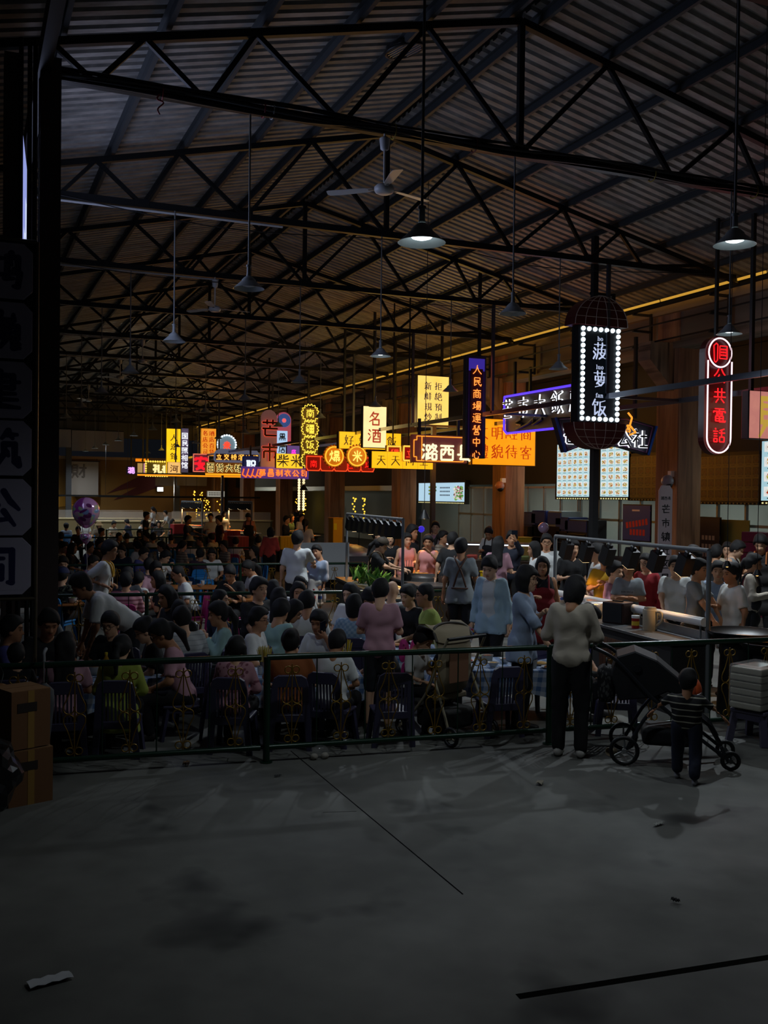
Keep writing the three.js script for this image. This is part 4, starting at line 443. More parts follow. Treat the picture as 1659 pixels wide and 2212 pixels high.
// ---------------------------------------------------------------- fences: green tube rails with gold scrolls
const fenceLine = (a, b) => ({ a, b, d: b.clone().sub(a).setY(0).normalize(), l: a.distanceTo(b) });
{
  const scroll = (lo) => {   // gold wrought ornament, 0.66 high, centred on x = 0
    const r = 0.0055, n = lo ? 4 : 5, g = [], sp = (cx, cy, rad, a0, a1, k = lo ? 8 : 14) => Array.from({ length: k + 1 }, (_, i) => { const a = a0 + (a1 - a0) * i / k; return V(cx + rad * Math.cos(a), cy + rad * Math.sin(a), 0); });
    g.push(bar(V(0, 0.0, 0), V(0, 0.7, 0), r, n));
    for (const s of [-1, 1]) {
      const curl = (y, up) => sp(s * 0.045, y, 0.034, s > 0 ? Math.PI : 0, (s > 0 ? Math.PI : 0) + (up ? -1 : 1) * s * 5.2);
      g.push(tube([V(s * 0.01, 0.64, 0), V(s * 0.05, 0.5, 0), V(s * 0.085, 0.42, 0), ...sp(s * 0.045, 0.395, 0.042, s > 0 ? 0.3 : Math.PI - 0.3, s > 0 ? -3.6 : Math.PI + 3.6, 8)], r, lo ? 16 : 34, n));
      g.push(tube([V(s * 0.01, 0.06, 0), V(s * 0.05, 0.2, 0), V(s * 0.085, 0.28, 0), ...sp(s * 0.045, 0.305, 0.042, s > 0 ? -0.3 : Math.PI + 0.3, s > 0 ? 3.6 : Math.PI - 3.6, 8)], r, lo ? 16 : 34, n));
      g.push(new THREE.TorusGeometry(0.03, r, n, lo ? 8 : 14).translate(s * 0.034, 0.65, 0), new THREE.TorusGeometry(0.03, r, n, lo ? 8 : 14).translate(s * 0.034, 0.045, 0)); void curl;
    }
    return mergeGeometries(g.map(norm));
  };
  const S0 = scroll(false), S1 = scroll(true);
  const panel = (p, q, label, lo, endPost, h = 0.93, group) => {
    const L = p.distanceTo(q), g = thing('fence_panel', label, 'fence', [p.x, 0, p.z], Math.atan2(-(q.z - p.z), q.x - p.x), group), nn = lo ? 6 : 10, sc = (h - 0.24) / 0.7;
    part(g, 'top_rail', bar(V(0, h - 0.025, 0), V(L, h - 0.025, 0), 0.027, nn), M.green); part(g, 'bottom_rail', bar(V(0, 0.13, 0), V(L, 0.13, 0), 0.024, nn), M.green); part(g, 'post', cyl(0.03, 0.03, h - 0.02, 0, (h - 0.02) / 2, 0, nn), M.green); if (!lo) part(g, 'foot_plate', cyl(0.055, 0.055, 0.01, 0, 0.005, 0, 12), M.green); if (endPost) part(g, 'post', cyl(0.03, 0.03, h - 0.02, L, (h - 0.02) / 2, 0, nn), M.green);
    const n = Math.max(1, Math.round(L / 0.22) - 1), barG = cyl(0.006, 0.006, h - 0.16, 0, h / 2 + 0.05, 0, 5);
    for (let i = 1; i <= n; i++) { const x = L * i / (n + 1); if (i % 2) { const s = part(g, 'scroll', lo ? S1 : S0, M.gold); s.position.set(x, 0.15, 0); s.scale.set(1, sc, 1); } else part(g, 'bar', barG, M.green).position.x = x; }
    return g;
  };
  // front fence through the two feet seen on the floor
  const A = atY(575, 1647), B = atY(1185, 1607), d = B.clone().sub(A), fr = fenceLine(A, B); scene.userData.front = fr;
  const P = (k) => A.clone().addScaledVector(d, k);
  panel(P(-1), P(-0.02), 'green tube fence panel with gold scrolls beside the cardboard boxes', false, false); panel(P(0), P(0.985), 'green tube fence panel with gold scrolls in front of the cream stroller', false, false); panel(P(1), P(1.98), 'green tube fence panel with gold scrolls behind the toddler and black stroller', false, true);
  const mk = (y0, x0, x1, n, h, lab) => { const a = atY(x0, y0[0], h), b = atY(x1, y0[1], h); for (let i = 0; i < n; i++) panel(a.clone().lerp(b, i / n), a.clone().lerp(b, (i + 0.985) / n), lab + ', ' + ORD[i] + ' from the open side', true, i === n - 1, h, lab); };
  mk([1283, 1272], 60, 1010, 4, 0.93, 'green scroll fence panel behind the front tables');
  mk([1219, 1214], 75, 790, 5, 0.93, 'green scroll fence panel across the middle of the seating area');
  mk([1183, 1181], 75, 560, 5, 0.93, 'green scroll fence panel further back among the diners');
  mk([1160, 1158], 100, 520, 5, 0.93, 'green scroll fence panel near the far stalls');
  mk([1143, 1141], 230, 372, 2, 0.93, 'far green scroll fence panel before the cream counters');
}
// ---------------------------------------------------------------- plastic chairs and stools
const chairParts = (() => {
  const H = 0.7, tilt = new THREE.Matrix4().makeRotationX(-0.12), fr = (a, b) => [[-a / 2, 0], [a / 2, 0], [b / 2, 0], [-b / 2, 0]]; void fr;
  const outer = [[-0.2, 0], [-0.155, 0], [-0.13, 0.28], [0.13, 0.28], [0.155, 0], [0.2, 0], [0.16, 0.6], [0.14, 0.675], [0.1, 0.7], [-0.1, 0.7], [-0.14, 0.675], [-0.16, 0.6]];
  const hole = [[-0.115, 0.34], [0.115, 0.34], [0.11, 0.6], [-0.11, 0.6]];
  const back = extrude(outer, 0.022, 0.004, [hole]).translate(0, 0, -0.011), up = (g) => g.applyMatrix4(tilt).translate(0, 0, -0.155), slat = box(0.016, 0.28, 0.012, 0, 0.47, 0), panelG = rbox(0.235, 0.275, 0.012, 0.004, 0, 0.47, 0, 1);
  void H; return { back: up(back), slats: [-3, -2, -1, 0, 1, 2, 3].map((i) => up(slat.clone().translate(i * 0.031, 0, 0))), panel: up(panelG), seat: rbox(0.36, 0.03, 0.34, 0.014, 0, 0.315, 0.02), apron: box(0.31, 0.05, 0.3, 0, 0.28, 0.02), legF: [-1, 1].map((s) => beam(V(s * 0.15, 0.3, 0.15), V(s * 0.18, 0, 0.2), 0.045, 0.03)) };
})();
const chairCol = { dark: ['#3d3a52', 'grey violet'], blue: ['#2a7fc0', 'sky blue'], pink: ['#b0276e', 'magenta'], white: ['#b9bab6', 'white'], red: ['#8c1a1e', 'red'], grey: ['#5a5c66', 'grey'] };
function chair(x, z, turn, col, label, solid, group) {
  const [c, nm] = chairCol[col], m = mat(c, 0.4), g = thing('plastic_chair', nm + ' plastic chair ' + label, 'chair', [x, 0, z], turn, group);
  part(g, 'backrest', chairParts.back, m); if (solid) part(g, 'back_panel', chairParts.panel, m); else for (const s of chairParts.slats) part(g, 'slat', s, m); part(g, 'seat', chairParts.seat, m); part(g, 'apron_rail', chairParts.apron, m); for (const l of chairParts.legF) part(g, 'leg', l, m); return g;
}
function stool(x, z, col, label, h = 0.42, w = 0.3) {
  const m = mat(col, 0.4), g = thing('plastic_stool', label, 'stool', [x, 0, z], 0.2); part(g, 'seat', rbox(w, 0.035, w, 0.015, 0, h - 0.018, 0), m); part(g, 'apron_rail', box(w * 0.92, 0.06, w * 0.92, 0, h - 0.06, 0), m); for (const a of [-1, 1]) for (const b of [-1, 1]) part(g, 'leg', beam(V(a * w * 0.42, h - 0.04, b * w * 0.42), V(a * w * 0.54, 0, b * w * 0.54), 0.05, 0.05), m); return g;
}
// ---------------------------------------------------------------- people: each body is one smooth surface meshed from tapered bones
function meshField(prims, cell, k, wob) {
  let lo = [1e9, 1e9, 1e9], hi = [-1e9, -1e9, -1e9]; const pad = cell * 2 + (wob ? 0.012 : 0);
  for (const p of prims) { p.lo = [0, 1, 2].map((i) => (p.e ? p.c[i] - p.e[i] : Math.min(p.a[i] - p.ra, p.b[i] - p.rb)) - pad); p.hi = [0, 1, 2].map((i) => (p.e ? p.c[i] + p.e[i] : Math.max(p.a[i] + p.ra, p.b[i] + p.rb)) + pad); if (!p.sub) for (let i = 0; i < 3; i++) { lo[i] = Math.min(lo[i], p.lo[i]); hi[i] = Math.max(hi[i], p.hi[i]); } }
  const n = [0, 1, 2].map((i) => Math.ceil((hi[i] - lo[i]) / cell) + 1), [nx, ny, nz] = n, D = new Float32Array(nx * ny * nz).fill(1);
  for (const p of prims) {
    const s = [0, 1, 2].map((i) => Math.max(0, Math.floor((p.lo[i] - k * 0.5 - lo[i]) / cell))), e = [0, 1, 2].map((i) => Math.min(n[i] - 1, Math.ceil((p.hi[i] + k * 0.5 - lo[i]) / cell)));
    let ux, uy, uz, ll; if (!p.e) { ux = p.b[0] - p.a[0]; uy = p.b[1] - p.a[1]; uz = p.b[2] - p.a[2]; ll = ux * ux + uy * uy + uz * uz || 1e-9; }
    const mr = p.e && Math.min(...p.e);
    for (let z = s[2]; z <= e[2]; z++) for (let y = s[1]; y <= e[1]; y++) for (let x = s[0]; x <= e[0]; x++) {
      const X = lo[0] + x * cell, Yy = lo[1] + y * cell, Z = lo[2] + z * cell; let d;
      if (p.e) { const a = (X - p.c[0]) / p.e[0], b = (Yy - p.c[1]) / p.e[1], c = (Z - p.c[2]) / p.e[2], q = Math.sqrt(a * a + b * b + c * c); d = (q - 1) * mr; if (q > 1) d = Math.max(d, 0); }
      else { let t = ((X - p.a[0]) * ux + (Yy - p.a[1]) * uy + (Z - p.a[2]) * uz) / ll; t = t < 0 ? 0 : t > 1 ? 1 : t; const a = X - p.a[0] - ux * t, b = Yy - p.a[1] - uy * t, c = Z - p.a[2] - uz * t; d = Math.sqrt(a * a + b * b + c * c) - p.ra - (p.rb - p.ra) * t; }
      if (p.cut) for (const [q, m] of p.cut) d = Math.max(d, (X - q[0]) * m[0] + (Yy - q[1]) * m[1] + (Z - q[2]) * m[2]);
      const i = (z * ny + y) * nx + x, o = D[i];
      if (p.sub) { const h = Math.max(k * 0.5 - Math.abs(o + d), 0) / (k * 0.5); D[i] = Math.max(o, -d) + h * h * k * 0.125; }
      else { const kk = p.k ?? k, h = kk ? Math.max(kk - Math.abs(o - d), 0) / kk : 0; D[i] = Math.min(o, d) - h * h * kk * 0.25; }
    }
  }
  if (wob) for (let z = 0; z < nz; z++) for (let y = 0; y < ny; y++) for (let x = 0; x < nx; x++) { const i = (z * ny + y) * nx + x; if (Math.abs(D[i]) < 0.06) { const X = lo[0] + x * cell, Yy = lo[1] + y * cell, Z = lo[2] + z * cell; D[i] += wob * Math.sin(38 * X + 11 * Yy + 2.4 * Math.sin(13 * Yy + 17 * Z)) * Math.sin(24 * Z - 15 * Yy + 9 * X + 1.3); } }
  const id = new Int32Array(nx * ny * nz).fill(-1), pos = [], idx = [];
  for (let z = 0; z < nz - 1; z++) for (let y = 0; y < ny - 1; y++) for (let x = 0; x < nx - 1; x++) {
    const i = (z * ny + y) * nx + x; let m = 0; const v = [D[i], D[i + 1], D[i + nx], D[i + nx + 1], D[i + nx * ny], D[i + nx * ny + 1], D[i + nx * ny + nx], D[i + nx * ny + nx + 1]];
    for (let c = 0; c < 8; c++) if (v[c] < 0) m |= 1 << c; if (m === 0 || m === 255) continue;
    let sx = 0, sy = 0, sz = 0, cnt = 0;
    for (let c = 0; c < 8; c++) for (const b of [1, 2, 4]) if (!(c & b)) { const c2 = c | b; if ((v[c] < 0) !== (v[c2] < 0)) { const t = v[c] / (v[c] - v[c2]); sx += (c & 1) + (b === 1 ? t : 0); sy += ((c >> 1) & 1) + (b === 2 ? t : 0); sz += ((c >> 2) & 1) + (b === 4 ? t : 0); cnt++; } }
    id[i] = pos.length / 3; pos.push(lo[0] + (x + sx / cnt) * cell, lo[1] + (y + sy / cnt) * cell, lo[2] + (z + sz / cnt) * cell);
  }
  const q = (a, b, c, d, f) => { if (a < 0 || b < 0 || c < 0 || d < 0) return; if (f) idx.push(a, b, c, a, c, d); else idx.push(a, c, b, a, d, c); };
  for (let z = 1; z < nz - 1; z++) for (let y = 1; y < ny - 1; y++) for (let x = 1; x < nx - 1; x++) {
    const i = (z * ny + y) * nx + x, a = D[i] < 0, Ny = nx, Nz = nx * ny;
    if (a !== D[i + 1] < 0) q(id[i], id[i - Ny], id[i - Ny - Nz], id[i - Nz], !a);
    if (a !== D[i + Ny] < 0) q(id[i], id[i - Nz], id[i - 1 - Nz], id[i - 1], !a);
    if (a !== D[i + Nz] < 0) q(id[i], id[i - 1], id[i - 1 - Ny], id[i - Ny], !a);
  }
  const g = new THREE.BufferGeometry(); g.setAttribute('position', new THREE.Float32BufferAttribute(pos, 3)); g.setIndex(idx); g.computeVertexNormals(); return g;
}
const cap = (a, b, ra, rb = ra, o) => ({ a: a.isVector3 ? a.toArray() : a, b: b.isVector3 ? b.toArray() : b, ra, rb, ...o }), ell = (c, e, o) => ({ c, e, ...o });
const LOD = [{ body: 0.028, cloth: 0.02, head: 0.0078, hair: 0.0125, hand: 0.0085 }, { body: 0.038, cloth: 0.03, head: 0.0125, hair: 0.018, hand: 0.0125 }, { body: 0.048, cloth: 0.042, head: 0.02, hair: 0.025, hand: 0.017 }];
const cached = new Map(), memo = (k, f) => { if (!cached.has(k)) cached.set(k, f()); return cached.get(k); };
const headGeo = (l) => memo('head' + l, () => {
  const g = meshField([ell([0, 0.022, -0.012], [0.075, 0.096, 0.09]), ell([0, -0.045, 0.022], [0.058, 0.066, 0.062]), cap([0, 0.012, 0.078], [0, -0.026, 0.094], 0.008, 0.0125, { k: 0.012 }), cap([-0.012, -0.03, 0.084], [0.012, -0.03, 0.084], 0.0085, 0.0085, { k: 0.01 }), cap([-0.018, -0.061, 0.074], [0.018, -0.061, 0.074], 0.0095, 0.0095, { k: 0.012 }), cap([-0.035, 0.034, 0.068], [0.035, 0.034, 0.068], 0.012, 0.012, { k: 0.02 }),
    ell([0.079, -0.008, -0.008], [0.011, 0.031, 0.019], { k: 0.012 }), ell([-0.079, -0.008, -0.008], [0.011, 0.031, 0.019], { k: 0.012 }), ell([0, -0.095, 0.055], [0.022, 0.018, 0.022], { k: 0.03 }), cap([0, -0.07, -0.02], [0, -0.19, -0.035], 0.05, 0.055, { k: 0.03 }), ell([0.031, 0.006, 0.094], [0.019, 0.012, 0.017], { sub: true }), ell([-0.031, 0.006, 0.094], [0.019, 0.012, 0.017], { sub: true })], LOD[l].head, 0.035);
  const p = g.attributes.position, c = new Float32Array(p.count * 3).fill(1);
  for (let i = 0; i < p.count; i++) { const x = Math.abs(p.getX(i)), y = p.getY(i), z = p.getZ(i); let col; if (z > 0.05) { const ex = (x - 0.031) / 0.016, ey = (y - 0.006) / 0.0075, bx = (x - 0.033) / 0.022, by = (y - 0.0285 - 0.004 * (1 - bx * bx)) / 0.005, lx = x / 0.023, ly = (y + 0.061) / 0.0085; if (ex * ex + ey * ey < 1) col = x > 0.024 && x < 0.038 ? [0.03, 0.025, 0.02] : [0.55, 0.5, 0.48]; else if (bx * bx + by * by < 1.1) col = [0.1, 0.08, 0.07]; else if (lx * lx + ly * ly < 1) col = [0.86, 0.5, 0.48]; } if (col) c.set(col, i * 3); }
  g.setAttribute('color', new THREE.BufferAttribute(c, 3)); return g;
});
const handGeo = (l, curl) => memo('hand' + l + curl, () => {   // wrist at the origin, fingers along +z, palm down, thumb on +x
  const pr = [cap([-0.018, 0, 0.012], [-0.022, 0, 0.078], 0.016, 0.013), cap([0.018, 0, 0.012], [0.02, 0, 0.078], 0.017, 0.013), cap([0, 0, -0.02], [0, 0, 0.04], 0.024, 0.02)], len = [0.058, 0.068, 0.064, 0.048];
  for (let f = 0; f < 4; f++) { let p = V(0.03 - f * 0.0205, 0, 0.085), a = 0.12 + curl * 0.3; for (let s = 0; s < 3; s++) { const q = p.clone().add(V((1.5 - f) * 0.001, -Math.sin(a), Math.cos(a)).multiplyScalar(len[f] * [0.44, 0.32, 0.26][s])); pr.push(cap(p, q, 0.0095 - s * 0.0006, 0.0088 - s * 0.0006, { k: 0.006 })); p = q; a += 0.25 + curl * 0.75; } }
  const t1 = V(0.05, -0.012, 0.05), t2 = V(0.05 - 0.012 * curl, -0.03 - 0.01 * curl, 0.085); pr.push(cap([0.024, -0.004, 0.015], t1, 0.014, 0.011, { k: 0.012 }), cap(t1, t2, 0.011, 0.0085, { k: 0.008 })); return meshField(pr, LOD[l].hand, 0.014);
});
const hairGeo = (l, style) => memo('hair' + l + style, () => {
  const hl = [[0, 0.072, 0.072], [0, -0.62, 0.785]], short = (r = 0.013, low = -0.085) => ell([0, 0.026, -0.015], [0.077 + r, 0.097 + r * 1.6, 0.091 + r], { cut: [hl, [[0, low, 0], [0, -0.9, 0.43]]] }), pr = [];
  if (style === 'buzz') pr.push(short(0.006)); else if (['bob', 'long', 'fringe'].includes(style)) {
    const fc = [[0, 0.06, 0.066], [0, -0.2, 0.98]], low = style === 'bob' || style === 'fringe' ? -0.13 : -0.2; pr.push(short(0.014, low), ell([0, -0.03, -0.02], [0.096, 0.13, 0.096], { cut: [[[0, 0.03, 0.045], [0, -0.1, 0.99]], [[0, low, 0], [0, -1, 0]]] })); void fc;
    if (style === 'long') for (const x of [-0.04, 0, 0.04]) pr.push(cap([x, 0, -0.075], [x * 1.5, -0.34, -0.1], 0.05, 0.036)); if (style === 'fringe') pr.push(ell([0, 0.06, 0.055], [0.062, 0.03, 0.045], { cut: [[[0, 0.036, 0], [0, -1, 0]]] }));
  } else { pr.push(short(style === 'spiky' ? 0.024 : 0.017), ell([0, 0.07, 0.035], [0.07, 0.05, 0.06], { cut: [[[0, 0.062, 0.06], [0, -0.9, 0.42]]] })); if (style === 'pony') pr.push(ell([0, 0.03, -0.11], [0.03, 0.03, 0.025]), cap([0, 0.03, -0.125], [0, -0.08, -0.165], 0.03, 0.035), cap([0, -0.08, -0.165], [0, -0.24, -0.15], 0.035, 0.016)); if (style === 'bun') pr.push(ell([0, 0.09, -0.085], [0.046, 0.042, 0.046])); if (style === 'pigtail') pr.push(cap([0.085, 0.01, -0.04], [0.115, -0.1, -0.05], 0.03, 0.015), cap([-0.085, 0.01, -0.04], [-0.115, -0.1, -0.05], 0.03, 0.015)); }
  return meshField(pr, LOD[l].hair, 0.025, l < 2 ? 0.005 : 0);
});
const hatGeo = (kind) => memo('hat' + kind, () => {
  if (kind === 'bucket' || kind === 'straw') return mergeGeometries([norm(lathe([[0, 0.15], [0.06, 0.147], [0.085, 0.12], [0.096, 0.055], [0.17, 0.01], [0.172, 0.006], [0.1, 0.045], [0.09, 0.055]], 24).translate(0, 0.01, -0.015))]);
  const dome = new THREE.SphereGeometry(0.102, 20, 10, 0, Math.PI * 2, 0, Math.PI * 0.5).scale(1, 1.02, 1.06).translate(0, 0.045, -0.012), brim = extrude(Array.from({ length: 15 }, (_, i) => [0.085 * Math.cos(Math.PI * i / 14), 0.1 * Math.sin(Math.PI * i / 14)]), 0.006).rotateX(Math.PI / 2 + 0.2).translate(0, 0.058, 0.07); return mergeGeometries([norm(dome), norm(brim)]);
});
const shoeGeo = (l) => memo('shoe' + l, () => meshField([cap([0, 0.045, -0.05], [0, 0.04, 0.02], 0.04, 0.04), cap([-0.012, 0.034, 0.04], [-0.01, 0.028, 0.13], 0.034, 0.026), cap([0.016, 0.034, 0.04], [0.012, 0.028, 0.13], 0.032, 0.026), cap([0, 0.06, -0.035], [0, 0.1, -0.03], 0.038, 0.036)].map((p) => ({ ...p, cut: [[[0, 0.004, 0], [0, -1, 0]], [[0, 0.1, 0], [0, 1, 0]]] })), l ? 0.026 : 0.016, 0.02));
const ARMS = {   // elbow and wrist from the shoulder, in the torso's frame, for the +x side
  down: [[0.06, -0.27, -0.02], [0.09, -0.51, 0.05]], table: [[0.08, -0.24, 0.1], [-0.03, -0.27, 0.33]], front: [[0.07, -0.26, 0.05], [-0.05, -0.2, 0.28]], crossed: [[0.07, -0.26, 0.04], [-0.2, -0.22, 0.2]], ear: [[0.11, -0.2, 0.15], [-0.03, 0.06, 0.12]], up: [[0.08, -0.02, 0.25], [0.02, 0.2, 0.36]], hip: [[0.17, -0.22, -0.08], [0.02, -0.36, 0.08]], reach: [[0.06, -0.17, 0.2], [0.02, -0.22, 0.46]],
  chin: [[0.08, -0.24, 0.14], [-0.1, -0.02, 0.2]], mouth: [[0.1, -0.19, 0.17], [-0.12, 0.04, 0.24]], wide: [[0.2, -0.16, 0.05], [0.34, -0.3, 0.12]], hold: [[0.08, -0.25, 0.06], [-0.16, -0.12, 0.24]], drop: [[0.02, -0.2, 0.16], [-0.02, -0.42, 0.3]], bent: [[0.06, -0.22, -0.16], [0.04, -0.26, 0.08]],
};
const SKIN = ['#c99a78', '#bd8a66', '#d3a684', '#b07c58', '#a5714f'], HAIRM = mat('#0e0b0a', 0.78);
const people = [], skinM = SKIN.map((c) => mat(c, 0.66, 0, { vertexColors: true }));
const clothMat = (c, tex) => (tex ? clothMat[c + tex] ??= mat('#ffffff', 0.85, 0, { map: fabricTex(c, tex) }) : mat(c, 0.85));
function fabricTex(c, kind) {   // printed or woven patterns
  return canvasTex(128, 128, (g) => { g.fillStyle = c; g.fillRect(0, 0, 128, 128); const r = rng(kind.length * 31 + c.charCodeAt(2)); const [k, col] = kind.split(':');
    if (k === 'stripe') { g.fillStyle = col; for (let i = 0; i < 4; i++) g.fillRect(0, i * 32, 128, 13); } else if (k === 'thin') { g.fillStyle = col; for (let i = 0; i < 5; i++) g.fillRect(0, i * 25.6, 128, 5); } else if (k === 'floral') { g.fillStyle = col; for (let i = 0; i < 40; i++) { g.beginPath(); g.ellipse(r() * 128, r() * 128, 4 + 7 * r(), 3 + 5 * r(), r() * 3, 0, 7); g.fill(); } } else if (k === 'check') { g.fillStyle = col; for (let i = 0; i < 8; i++) for (let j = 0; j < 8; j++) if ((i + j) % 2) g.fillRect(i * 16, j * 16, 16, 16); } }, true);
}
function planarUV(g, s = 4) { const p = g.attributes.position, uv = new Float32Array(p.count * 2); for (let i = 0; i < p.count; i++) { uv[i * 2] = (p.getX(i) + p.getZ(i) * 0.6) * s; uv[i * 2 + 1] = p.getY(i) * s; } g.setAttribute('uv', new THREE.BufferAttribute(uv, 2)); return g; }
/* o: at [px, py] of the crown of the head; top (crown height) or zc (distance); sit (seat height) or standing; face: degrees from facing the camera (+ turns to picture right); lean, twist, side, nod, look; arms [left, right] */
function person(o) {
  const sit = o.sit ?? 0, lean = (o.lean ?? (sit ? 10 : 2)) * R, hw = o.wide ?? 1;
  const Q = new THREE.Quaternion().setFromEuler(new THREE.Euler(lean, (o.twist ?? 0) * R, (o.side ?? 0) * R, 'YXZ')), Qh = new THREE.Quaternion().setFromEuler(new THREE.Euler((o.nod ?? 5) * R, (o.look ?? 0) * R, (o.tilt ?? 0) * R, 'YXZ'));
  const build = (s) => { const hip = V(0, sit ? sit + 0.085 * s : 0.925 * s, sit ? -0.06 : 0), T = (x, y, z) => V(x, y, z).multiplyScalar(s).applyQuaternion(Q).add(hip), neck = T(0, 0.5, -0.012), head = neck.clone().add(V(0, 0.138, 0.028).multiplyScalar(s * (o.headK ?? 1)).applyQuaternion(Qh)); return { hip, T, neck, head, top: head.clone().add(V(0, 0.134, -0.01).multiplyScalar(s * (o.headK ?? 1)).applyQuaternion(Qh)) }; };
  let want = o.top, W; if (o.zc) { const d = ray(...o.at), f = V(0, 0, -1).applyQuaternion(camera.quaternion); W = camera.position.clone().addScaledVector(d, o.zc / d.dot(f)); want = W.y; } else W = atY(o.at[0], o.at[1], want = o.top ?? (sit ? 1.13 : 1.65));
  const y0 = build(0.5).top.y, y1 = build(1).top.y, s = Math.max(0.4, Math.min(1.14, 0.5 + 0.5 * (want - y0) / (y1 - y0))), B = build(s), { hip, T, neck, head } = B;
  const b = Math.atan2(camera.position.x - W.x, camera.position.z - W.z) + (o.face ?? 0) * R, off = B.top.clone().applyAxisAngle(Y, b), pos = [W.x - off.x, 0, W.z - off.z];
  const sc = pxScale(W), l = o.lod ?? (sc > 165 ? 0 : sc > 88 ? 1 : 2), L = LOD[l], g = thing('person', o.label, 'person', pos, b, o.group);
  const sw = 0.152 * hw, J = {};
  for (const [sd, k] of [[1, 0], [-1, 1]]) {
    const sh = T(sd * sw, 0.445, -0.012), A = ARMS[(o.arms ?? ['down', 'down'])[k]], tr = (v) => V(v[0] * sd, v[1], v[2]).multiplyScalar(s).applyQuaternion(Q).add(sh);
    let e = tr(A[0]), w = tr(A[1]); if (o.hang?.[k]) { e = sh.clone().add(V(sd * 0.03, -0.27, 0.03).multiplyScalar(s)); w = sh.clone().add(V(0.02 * sd, -0.5, 0.1).multiplyScalar(s)); }
    const hp = T(sd * 0.085 * hw, -0.02, 0); let kn, an; const st = (o.step ?? 0) * sd;
    if (sit) { kn = hp.clone().add(V(sd * 0.05, 0.0, 0.4).multiplyScalar(s)); kn.y = Math.max(kn.y, sit + 0.06); an = V(kn.x, 0.09, kn.z - 0.06); } else { kn = V(sd * 0.1 * hw * s, 0.49 * s, st * 0.12 + 0.015); an = V(sd * 0.105 * hw * s, 0.09, st * 0.2 - 0.02 + (o.lean > 25 ? -0.02 : 0)); }
    J[k] = { sh, e, w, hp, kn, an };
  }
  const f = (o.fat ?? 1), torso = (i) => [cap(T(-0.072 * hw, 0.33, 0.005), T(0.072 * hw, 0.33, 0.005), (0.092 + i) * s * f), cap(T(-0.1 * hw, 0.425, -0.012), T(0.1 * hw, 0.425, -0.012), (0.055 + i) * s), cap(T(-0.058 * hw, 0.16, 0.008), T(0.058 * hw, 0.16, 0.008), (0.088 + i) * s * f), cap(T(-0.07 * hw, 0.0, 0), T(0.07 * hw, 0.0, 0), (0.098 + i) * s)].map((p) => ({ ...p, k: 0.07 * s }));
  const legs = (i, end) => [0, 1].flatMap((k) => { const { hp, kn, an } = J[k], e2 = end === 'short' ? 0 : 1; return [cap(hp, kn, (0.082 + i) * s, (0.056 + i) * s), ...(e2 ? [cap(kn, an, (0.054 + i) * s, (0.037 + i * 1.3) * s)] : [])]; });
  const body = [...torso(0), cap(T(0, 0.45, -0.012), neck.clone().add(V(0, 0.03, 0.01)), 0.062 * s, 0.052 * s), ...legs(0)];
  for (const k of [0, 1]) { const { sh, e, w } = J[k]; body.push(cap(sh, e, 0.046 * s, 0.037 * s), cap(e, w, 0.036 * s, 0.025 * s)); }
  const geos = [meshField(body, L.body, 0.04 * s)], hm = new THREE.Matrix4().compose(head, Qh, V(s, s, s).multiplyScalar((o.headK ?? 1) * 1.06));
  const hg = headGeo(l).clone().applyMatrix4(hm); geos.push(hg);
  for (const k of [0, 1]) { const { e, w } = J[k], z = w.clone().sub(e).normalize(), fl = Math.abs(z.y) > 0.85, up = fl ? V(k ? -1 : 1, 0, 0) : Y, x = up.clone().cross(z).normalize(), y = z.clone().cross(x); const m = new THREE.Matrix4().makeBasis(x.multiplyScalar((k ? -1 : 1) * (fl ? 1 : -1) * s), y.multiplyScalar(s), z.multiplyScalar(s)).setPosition(w); let hgx = handGeo(l, o.curl?.[k] ?? 0.7).clone().applyMatrix4(m); if (m.determinant() < 0) { const ix = hgx.index.array; for (let i = 0; i < ix.length; i += 3) { const t = ix[i]; ix[i] = ix[i + 1]; ix[i + 1] = t; } hgx.computeVertexNormals(); } geos.push(hgx); }
  for (const q of geos) if (!q.attributes.color) q.setAttribute('color', new THREE.BufferAttribute(new Float32Array(q.attributes.position.count * 3).fill(1), 3));
  part(g, 'body', mergeGeometries(geos), skinM[o.skin ?? (o.at[0] * 7 + o.at[1]) % 4 | 0]);
  // shirt
  const [, tcol, sleeve, ttex] = o.topW, inf = (0.4 + 0.6 * (o.loose ?? 1)) * 0.012, hem = o.hem ?? -0.1, hemCut = [[T(0, hem, 0).toArray(), V(0, -1, 0).applyQuaternion(Q).toArray()]], sp = torso(inf).map((p) => ({ ...p, cut: hemCut }));
  if (hem < -0.14) sp.push(cap(T(-0.07 * hw, 0, 0), T(-0.085 * hw, hem, 0), (0.11 + inf) * s, (0.125 + inf) * s, { cut: hemCut }), cap(T(0.07 * hw, 0, 0), T(0.085 * hw, hem, 0), (0.11 + inf) * s, (0.125 + inf) * s, { cut: hemCut }));
  if (sleeve !== 'none') for (const k of [0, 1]) { const { sh, e, w } = J[k], q = e.clone().sub(sh).normalize(), end = sleeve === 'short' ? sh.clone().lerp(e, 0.82) : e.clone().lerp(w, sleeve === 'mid' ? 0.35 : 0.93); const dir = sleeve === 'short' ? q : w.clone().sub(e).normalize(); sp.push(cap(sh, e, (0.047 + inf) * s, ((sleeve === 'short' ? 0.048 : 0.039) + inf) * s, sleeve === 'short' ? { cut: [[end.toArray(), dir.toArray()]] } : {})); if (sleeve !== 'short') sp.push(cap(e, w, (0.044 + inf) * s, (0.036 + inf * 0.7) * s, { cut: [[end.toArray(), dir.toArray()]] })); }
  part(g, 'shirt', planarUV(meshField(sp, L.cloth, 0.026 * s, l < 2 ? 0.0065 : 0)), clothMat(tcol, ttex));
